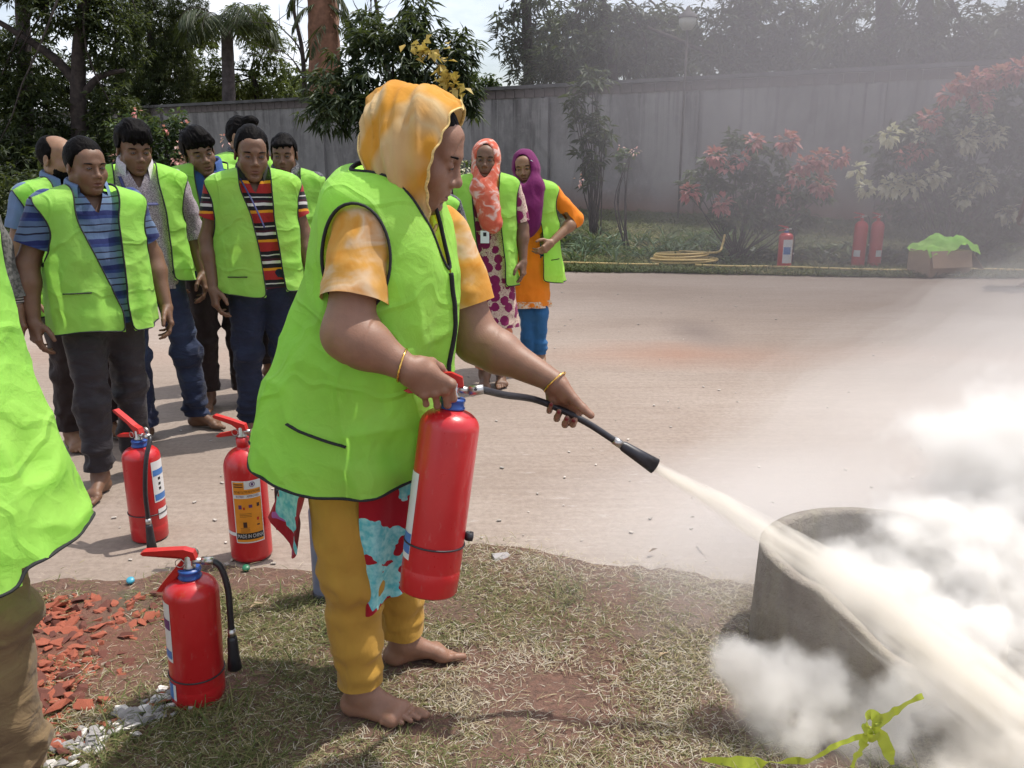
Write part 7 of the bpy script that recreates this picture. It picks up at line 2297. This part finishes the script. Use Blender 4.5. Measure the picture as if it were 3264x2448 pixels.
nx_, ny_ = 26, 22
gx, gy = np.meshgrid(np.linspace(-.34, .42, nx_), np.linspace(-.24, .26, ny_), indexing='ij')
gz = h + .05 + .10 * np.exp(-((gx - .12) / .22) ** 2) + .05 * vnoise(np.stack([gx.ravel(), gy.ravel(), gx.ravel() * 0], 1), 7, 3).reshape(gx.shape) + .02 * vnoise(np.stack([gx.ravel(), gy.ravel(), gx.ravel() * 0], 1), 19, 5).reshape(gx.shape) - .10 * np.clip((-gy - .16) / .08, 0, 1) - .06 * np.clip((-gx - .2) / .14, 0, 1)
V = np.stack([gx, gy, gz], -1).reshape(-1, 3) @ rotz(R(14)).T + np.array([5.62, 11.25, 0])
i = np.arange(nx_ - 1)[:, None]; j = np.arange(ny_ - 1)[None]
tag(mobj('folded_vest', V, np.stack([i * ny_ + j, (i + 1) * ny_ + j, (i + 1) * ny_ + j + 1, i * ny_ + j + 1], -1).reshape(-1, 4), None, M['vest']), 'spare hi-vis vest crumpled over the open cardboard box', 'vest')
# white scrap
p = spot(1795, 527, 12.9); p[2] = bank_z(np.array([p[0]]), np.array([12.9]))[0] + .05
mb = MB(); ribbon(mb, [p + [-.10, 0, .06], p + [-.03, 0, .02], p + [.05, -.02, 0], p + [.12, 0, -.03]], [.03, .07, .05, .03], (.5, 1.2)); tag(mb.build('plastic_scrap', M['label_white'], None), 'white plastic scrap on the far grass left of the paired extinguishers', 'litter')
# small scraps of litter on the verge
for (u, v, col, lab) in [(283, 1262, (0.05, 0.30, 0.42), 'small blue bottle cap in the grass behind the front extinguisher'), (532, 1235, (0.02, 0.14, 0.07), 'small dark green wrapper in the grass near the tall extinguisher')]:
    p = ground(u, v); mb = MB().lathe([(0, .012), (.012, .012), (.014, .009), (.0145, .002), (.0135, .0)], 14)
    o = mb.build('bottle_cap' if u < 300 else 'wrapper', simple('litter_%d' % u, col, .4), None); o.location = (p[0], p[1], .012); o.rotation_euler = (.5, .2, 0); tag(o, lab, 'litter')
for (u, v, lab) in [(540, 1322, 'brown dry leaf lying on the grass right of the front extinguisher'), (1420, 1432, 'pale paper scrap on the grass near the middle of the verge'), (1400, 1202, 'pale leaf at the grass edge beside the powder')]:
    p = ground(u, v); g = np.random.default_rng(u)
    V, q, t = leaf_cards(np.array([[0, 0, 0.012]]), np.array([[.8, .5, .25]]), np.array([.05]), np.array([.024]), np.array([.5]), u, .3, .3)
    o = mobj('dry_leaf', V, q, None, simple('dry_leaf_%d' % u, (.34, .24, .15), .8), None, False); o.location = (p[0], p[1], 0.004); tag(o, lab, 'leaf')

# lamp post and wall pipe
lp = spot(1467, 420, 16.6); lamp = thing('lamp_post', 'garden lamp with pale bowl on a thin post beyond the wall', 'lamp', (lp[0], 16.6, 0))
zt = spot(1467, 45, 16.6)[2]
MB().tube([(0, 0, 0), (0, 0, zt)], .022, 10).build('post', M['bark'], lamp)
M['lamp_glass'] = simple('dusty_lamp_bowl', (.42, .42, .36), .4)
MB().lathe([(0.0, zt - .16), (.09, zt - .15), (.15, zt - .06), (.16, zt + .02), (.14, zt + .05)], 20).build('bowl', M['lamp_glass'], lamp)
MB().lathe([(.18, zt + .05), (.16, zt + .10), (.06, zt + .17), (.02, zt + .24), (0, zt + .25)], 20).build('cap', M['coping'], lamp)
# ================================================================== powder jet, clouds and drifting haze
def vol_mat(name, col, aniso):
    m = bpy.data.materials.new(name); m.use_nodes = True
    nt = m.node_tree; nt.nodes.clear()
    out = nt.nodes.new('ShaderNodeOutputMaterial'); pv = nt.nodes.new('ShaderNodeVolumePrincipled')
    pv.inputs['Color'].default_value = (*col, 1); pv.inputs['Anisotropy'].default_value = aniso
    nt.links.new(pv.outputs[0], out.inputs['Volume'])
    tc = nd(nt, 'ShaderNodeTexCoord')
    return m, nt, pv, tc.outputs['Object']


def puff(name, label, blobs, density, col=(0.975, 0.965, 0.945), aniso=0.1, nscale=6, namp=0.9, detail=3, edge=0.35, res=0.03, grow=1.32, zmin=0.003, nseed=0.0, k=0.08, soft=1.0, stretch=None):
    """smoke with soft billowing edges: density falls off from each lobe's centre and is broken up by noise"""
    m, nt, pv, v = vol_mat(name, col, aniso)
    acc = None
    for c, r in blobs:
        s1 = nd(nt, 'ShaderNodeVectorMath'); s1.operation = 'SUBTRACT'; nt.links.new(v, s1.inputs[0]); s1.inputs[1].default_value = tuple(float(x) for x in c)
        s2 = nd(nt, 'ShaderNodeVectorMath'); s2.operation = 'DIVIDE'; nt.links.new(s1.outputs[0], s2.inputs[0]); s2.inputs[1].default_value = tuple(float(x) for x in r)
        s3 = nd(nt, 'ShaderNodeVectorMath'); s3.operation = 'LENGTH'; nt.links.new(s2.outputs[0], s3.inputs[0])
        d = math_(nt, 'SUBTRACT', 1.0, s3.outputs['Value'])
        if acc is None: acc = d
        else:
            acc = math_(nt, 'SMOOTH_MAX', acc, d, 0.25)
    mp = nd(nt, 'ShaderNodeMapping'); mp.inputs['Location'].default_value = (nseed, nseed * 1.7, 0)
    if stretch: mp.inputs['Scale'].default_value = stretch
    nt.links.new(v, mp.inputs[0])
    n = noise(nt, mp.outputs[0], nscale, detail, 0.6, 0.0)
    nn = math_(nt, 'MULTIPLY', math_(nt, 'SUBTRACT', n, 0.5), 2.0)
    f = math_(nt, 'ADD', acc, math_(nt, 'MULTIPLY', nn, namp))
    den = math_(nt, 'MULTIPLY', ramp(nt, math_(nt, 'DIVIDE', f, edge), [(0.0, 0.0), (0.5, 0.22 * soft), (1.0, 1.0)]), density)
    nt.links.new(den, pv.inputs['Density'])
    lo = np.min([np.asarray(c) - np.asarray(r) * grow for c, r in blobs], 0) - .05; hi = np.max([np.asarray(c) + np.asarray(r) * grow for c, r in blobs], 0) + .05
    F = Field(lo, hi, res)
    for c, r in blobs: F.ell(c, np.asarray(r) * grow, k)
    V, Q = F.mesh(1)
    V[:, 2] = np.maximum(V[:, 2], zmin)
    return tag(mobj(name, V, Q, None, m), label, 'smoke', None, 'stuff')

J0 = nz1.copy(); J1 = np.array([1.318, 1.86, 0.085])
jd = unit(J1 - J0)
ts = np.array([0, .04, .10, .2, .35, .5, .65, .8, .95, 1.12]); Lj = np.linalg.norm(J1 - J0)
jr = np.array([.014, .017, .021, .028, .037, .046, .056, .066, .076, .088])
P = J0[None] + (ts * Lj)[:, None] * jd[None]
tt = np.linspace(0, 1.12, 40)
SAG = 0.035
Pp = np.stack([np.interp(tt, ts, P[:, k]) for k in range(3)], 1); Pp[:, 2] += SAG * 4 * tt * (1 - tt); rr = np.interp(tt, ts, jr)
V, q, t = tube(Pp, rr * np.linspace(1.05, 2.3, 40), 20)
m, nt, pv, v = vol_mat('powder_jet', (0.974, 0.942, 0.878), 0.1)
def vm(op, a, b=None, sc=None):
    x = nd(nt, 'ShaderNodeVectorMath'); x.operation = op
    for i_, w in enumerate((a, b)):
        if w is None: continue
        if hasattr(w, 'is_linked'): nt.links.new(w, x.inputs[i_])
        else: x.inputs[i_].default_value = tuple(float(z_) for z_ in w)
    if sc is not None:
        if hasattr(sc, 'is_linked'): nt.links.new(sc, x.inputs['Scale'])
        else: x.inputs['Scale'].default_value = sc
    return x
rel = vm('SUBTRACT', v, J0).outputs[0]
tl = vm('DOT_PRODUCT', rel, jd).outputs['Value']
u01 = math_(nt, 'MULTIPLY', tl, 1 / Lj)
sag = math_(nt, 'MULTIPLY', math_(nt, 'MULTIPLY', u01, math_(nt, 'SUBTRACT', 1.0, u01)), 4 * SAG)
cz = nd(nt, 'ShaderNodeCombineXYZ'); nt.links.new(sag, cz.inputs[2])
along = vm('SCALE', jd, None, tl); 
radv = vm('SUBTRACT', vm('SUBTRACT', rel, along.outputs[0]).outputs[0], cz.outputs[0]).outputs[0]
rad = vm('LENGTH', radv).outputs['Value']
rm = math_(nt, 'ADD', math_(nt, 'MULTIPLY', u01, 0.070), 0.0155)
squash = vm('ADD', radv, vm('SCALE', jd, None, math_(nt, 'MULTIPLY', tl, 0.13)).outputs[0]).outputs[0]
n1 = noise(nt, squash, 34, 3, 0.6); n2 = noise(nt, squash, 12, 2, 0.5)
nn = math_(nt, 'MULTIPLY', math_(nt, 'SUBTRACT', math_(nt, 'ADD', math_(nt, 'MULTIPLY', n1, 2.6), math_(nt, 'MULTIPLY', n2, 1.8)), 2.2), math_(nt, 'MINIMUM', math_(nt, 'ADD', math_(nt, 'MULTIPLY', u01, 5.0), .4), 1.8))
f = math_(nt, 'ADD', math_(nt, 'SUBTRACT', 1.0, math_(nt, 'DIVIDE', rad, rm)), nn)
den = ramp(nt, math_(nt, 'ADD', math_(nt, 'MULTIPLY', f, .5), .5), [(0.10, 0.0), (0.38, 0.05), (0.56, 0.35), (0.85, 1.0)])
fall = math_(nt, 'DIVIDE', 40.0, math_(nt, 'ADD', math_(nt, 'MULTIPLY', u01, 1.2), .6))
nt.links.new(math_(nt, 'MULTIPLY', den, fall), pv.inputs['Density'])
tag(mobj('powder_jet', V, q, t, m), 'cream powder jet shooting from the nozzle towards the fire pit', 'powder', None, 'stuff')

puff('powder_cloud', 'pale puff billowing at the foot of the jet left of the fire pit', [((.71, 1.97, .12), (.145, .13, .14)), ((.62, 2.04, .17), (.085, .09, .11)), ((.78, 1.90, .07), (.13, .11, .10)), ((.84, 1.95, .14), (.10, .10, .10)), ((.98, 1.93, .06), (.15, .12, .12)), ((1.08, 1.95, .12), (.18, .13, .15)), ((.90, 1.92, .04), (.14, .12, .10)), ((1.25, 1.92, .10), (.18, .12, .13))], 22, (.975, .955, .92), nscale=8, nseed=1.3, edge=.55, namp=1.0)
puff('powder_cloud', 'white powder filling and spilling over the fire pit', [((1.18, 2.42, .23), (.26, .22, .13)), ((1.38, 2.42, .25), (.22, .20, .15)), ((1.58, 2.38, .20), (.20, .22, .17)), ((1.25, 2.2, .18), (.24, .18, .13)), ((1.40, 2.52, .34), (.24, .20, .13)), ((1.55, 2.2, .12), (.2, .2, .14))], 24, (.978, .962, .935), nscale=7.5, nseed=4.1, edge=.55, namp=1.0)
puff('powder_cloud', 'tall white powder cloud rising at the right edge', [((1.80, 2.85, .36), (.40, .34, .30)), ((2.10, 2.8, .45), (.44, .4, .40)), ((1.62, 2.9, .50), (.20, .20, .15)), ((1.78, 2.9, .60), (.19, .2, .15)), ((2.05, 2.9, .60), (.26, .26, .18)), ((1.95, 2.6, .2), (.5, .4, .3)), ((2.4, 2.7, .35), (.5, .5, .45))], 14, (.98, .966, .94), nscale=5.0, nseed=7.7, edge=.55, res=.04, namp=1.0)
puff('powder_cloud', 'tan powder rolling along the ground at the lower right corner', [((1.24, 1.82, .04), (.20, .12, .13)), ((1.40, 1.88, .05), (.24, .15, .14)), ((1.10, 1.78, .02), (.12, .10, .11)), ((1.5, 1.95, .08), (.22, .16, .16))], 20, (0.97, .94, .885), nscale=8, nseed=2.9, edge=.55, namp=1.0)
def veil(name, label, blobs, density, col, res, aniso=0.1, layers=((1.0, .3), (.82, .35), (.62, .35)), zmin=0.003, seed=1, amp=.08, sc=1.5):
    """thin even haze in nested shells, so that its edge fades"""
    for i, (gr, w) in enumerate(layers):
        m, nt, pv, v = vol_mat(name, col, aniso)
        pv.inputs['Density'].default_value = density * w
        lo = np.min([np.asarray(c) - np.asarray(r) for c, r in blobs], 0) - .1 - amp * 2; hi = np.max([np.asarray(c) + np.asarray(r) for c, r in blobs], 0) + .1 + amp * 2
        F = Field(lo, hi, res)
        for c, r in blobs: F.ell(c, np.asarray(r) * gr, .3)
        V, Q = F.mesh(1)
        V = V + vnormals(V, Q) * (amp * fbm(V, sc, seed + i, 3))[:, None]
        V[:, 2] = np.maximum(V[:, 2], zmin + .001 * i)
        tag(mobj(name, V, Q, None, m), label, 'smoke', None, 'stuff')
veil('powder_haze', 'thin veil of powder over the road behind the jet', [((1.25, 3.0, .18), (.85, .6, .36)), ((1.8, 3.1, .40), (.8, .6, .50)), ((.8, 2.75, .10), (.6, .45, .22)), ((2.3, 3.2, .5), (.9, .7, .6))], 0.70, (.97, .96, .945), .06, .1, ((1.15, .12), (1.0, .16), (.88, .18), (.76, .2), (.62, .2), (.48, .2)), amp=.12, sc=1.8)
veil('smoke_haze', 'wide drifting haze of smoke over the right of the garden', [((6.6, 9.6, 2.0), (5.8, 4.6, 4.6)), ((4.2, 10.8, 2.8), (4.6, 3.6, 3.8))], .14, (.48, .465, .485), .35, 0.0, ((1.0, .16), (.9, .18), (.78, .2), (.66, .22), (.5, .24)), amp=.35, sc=.5)
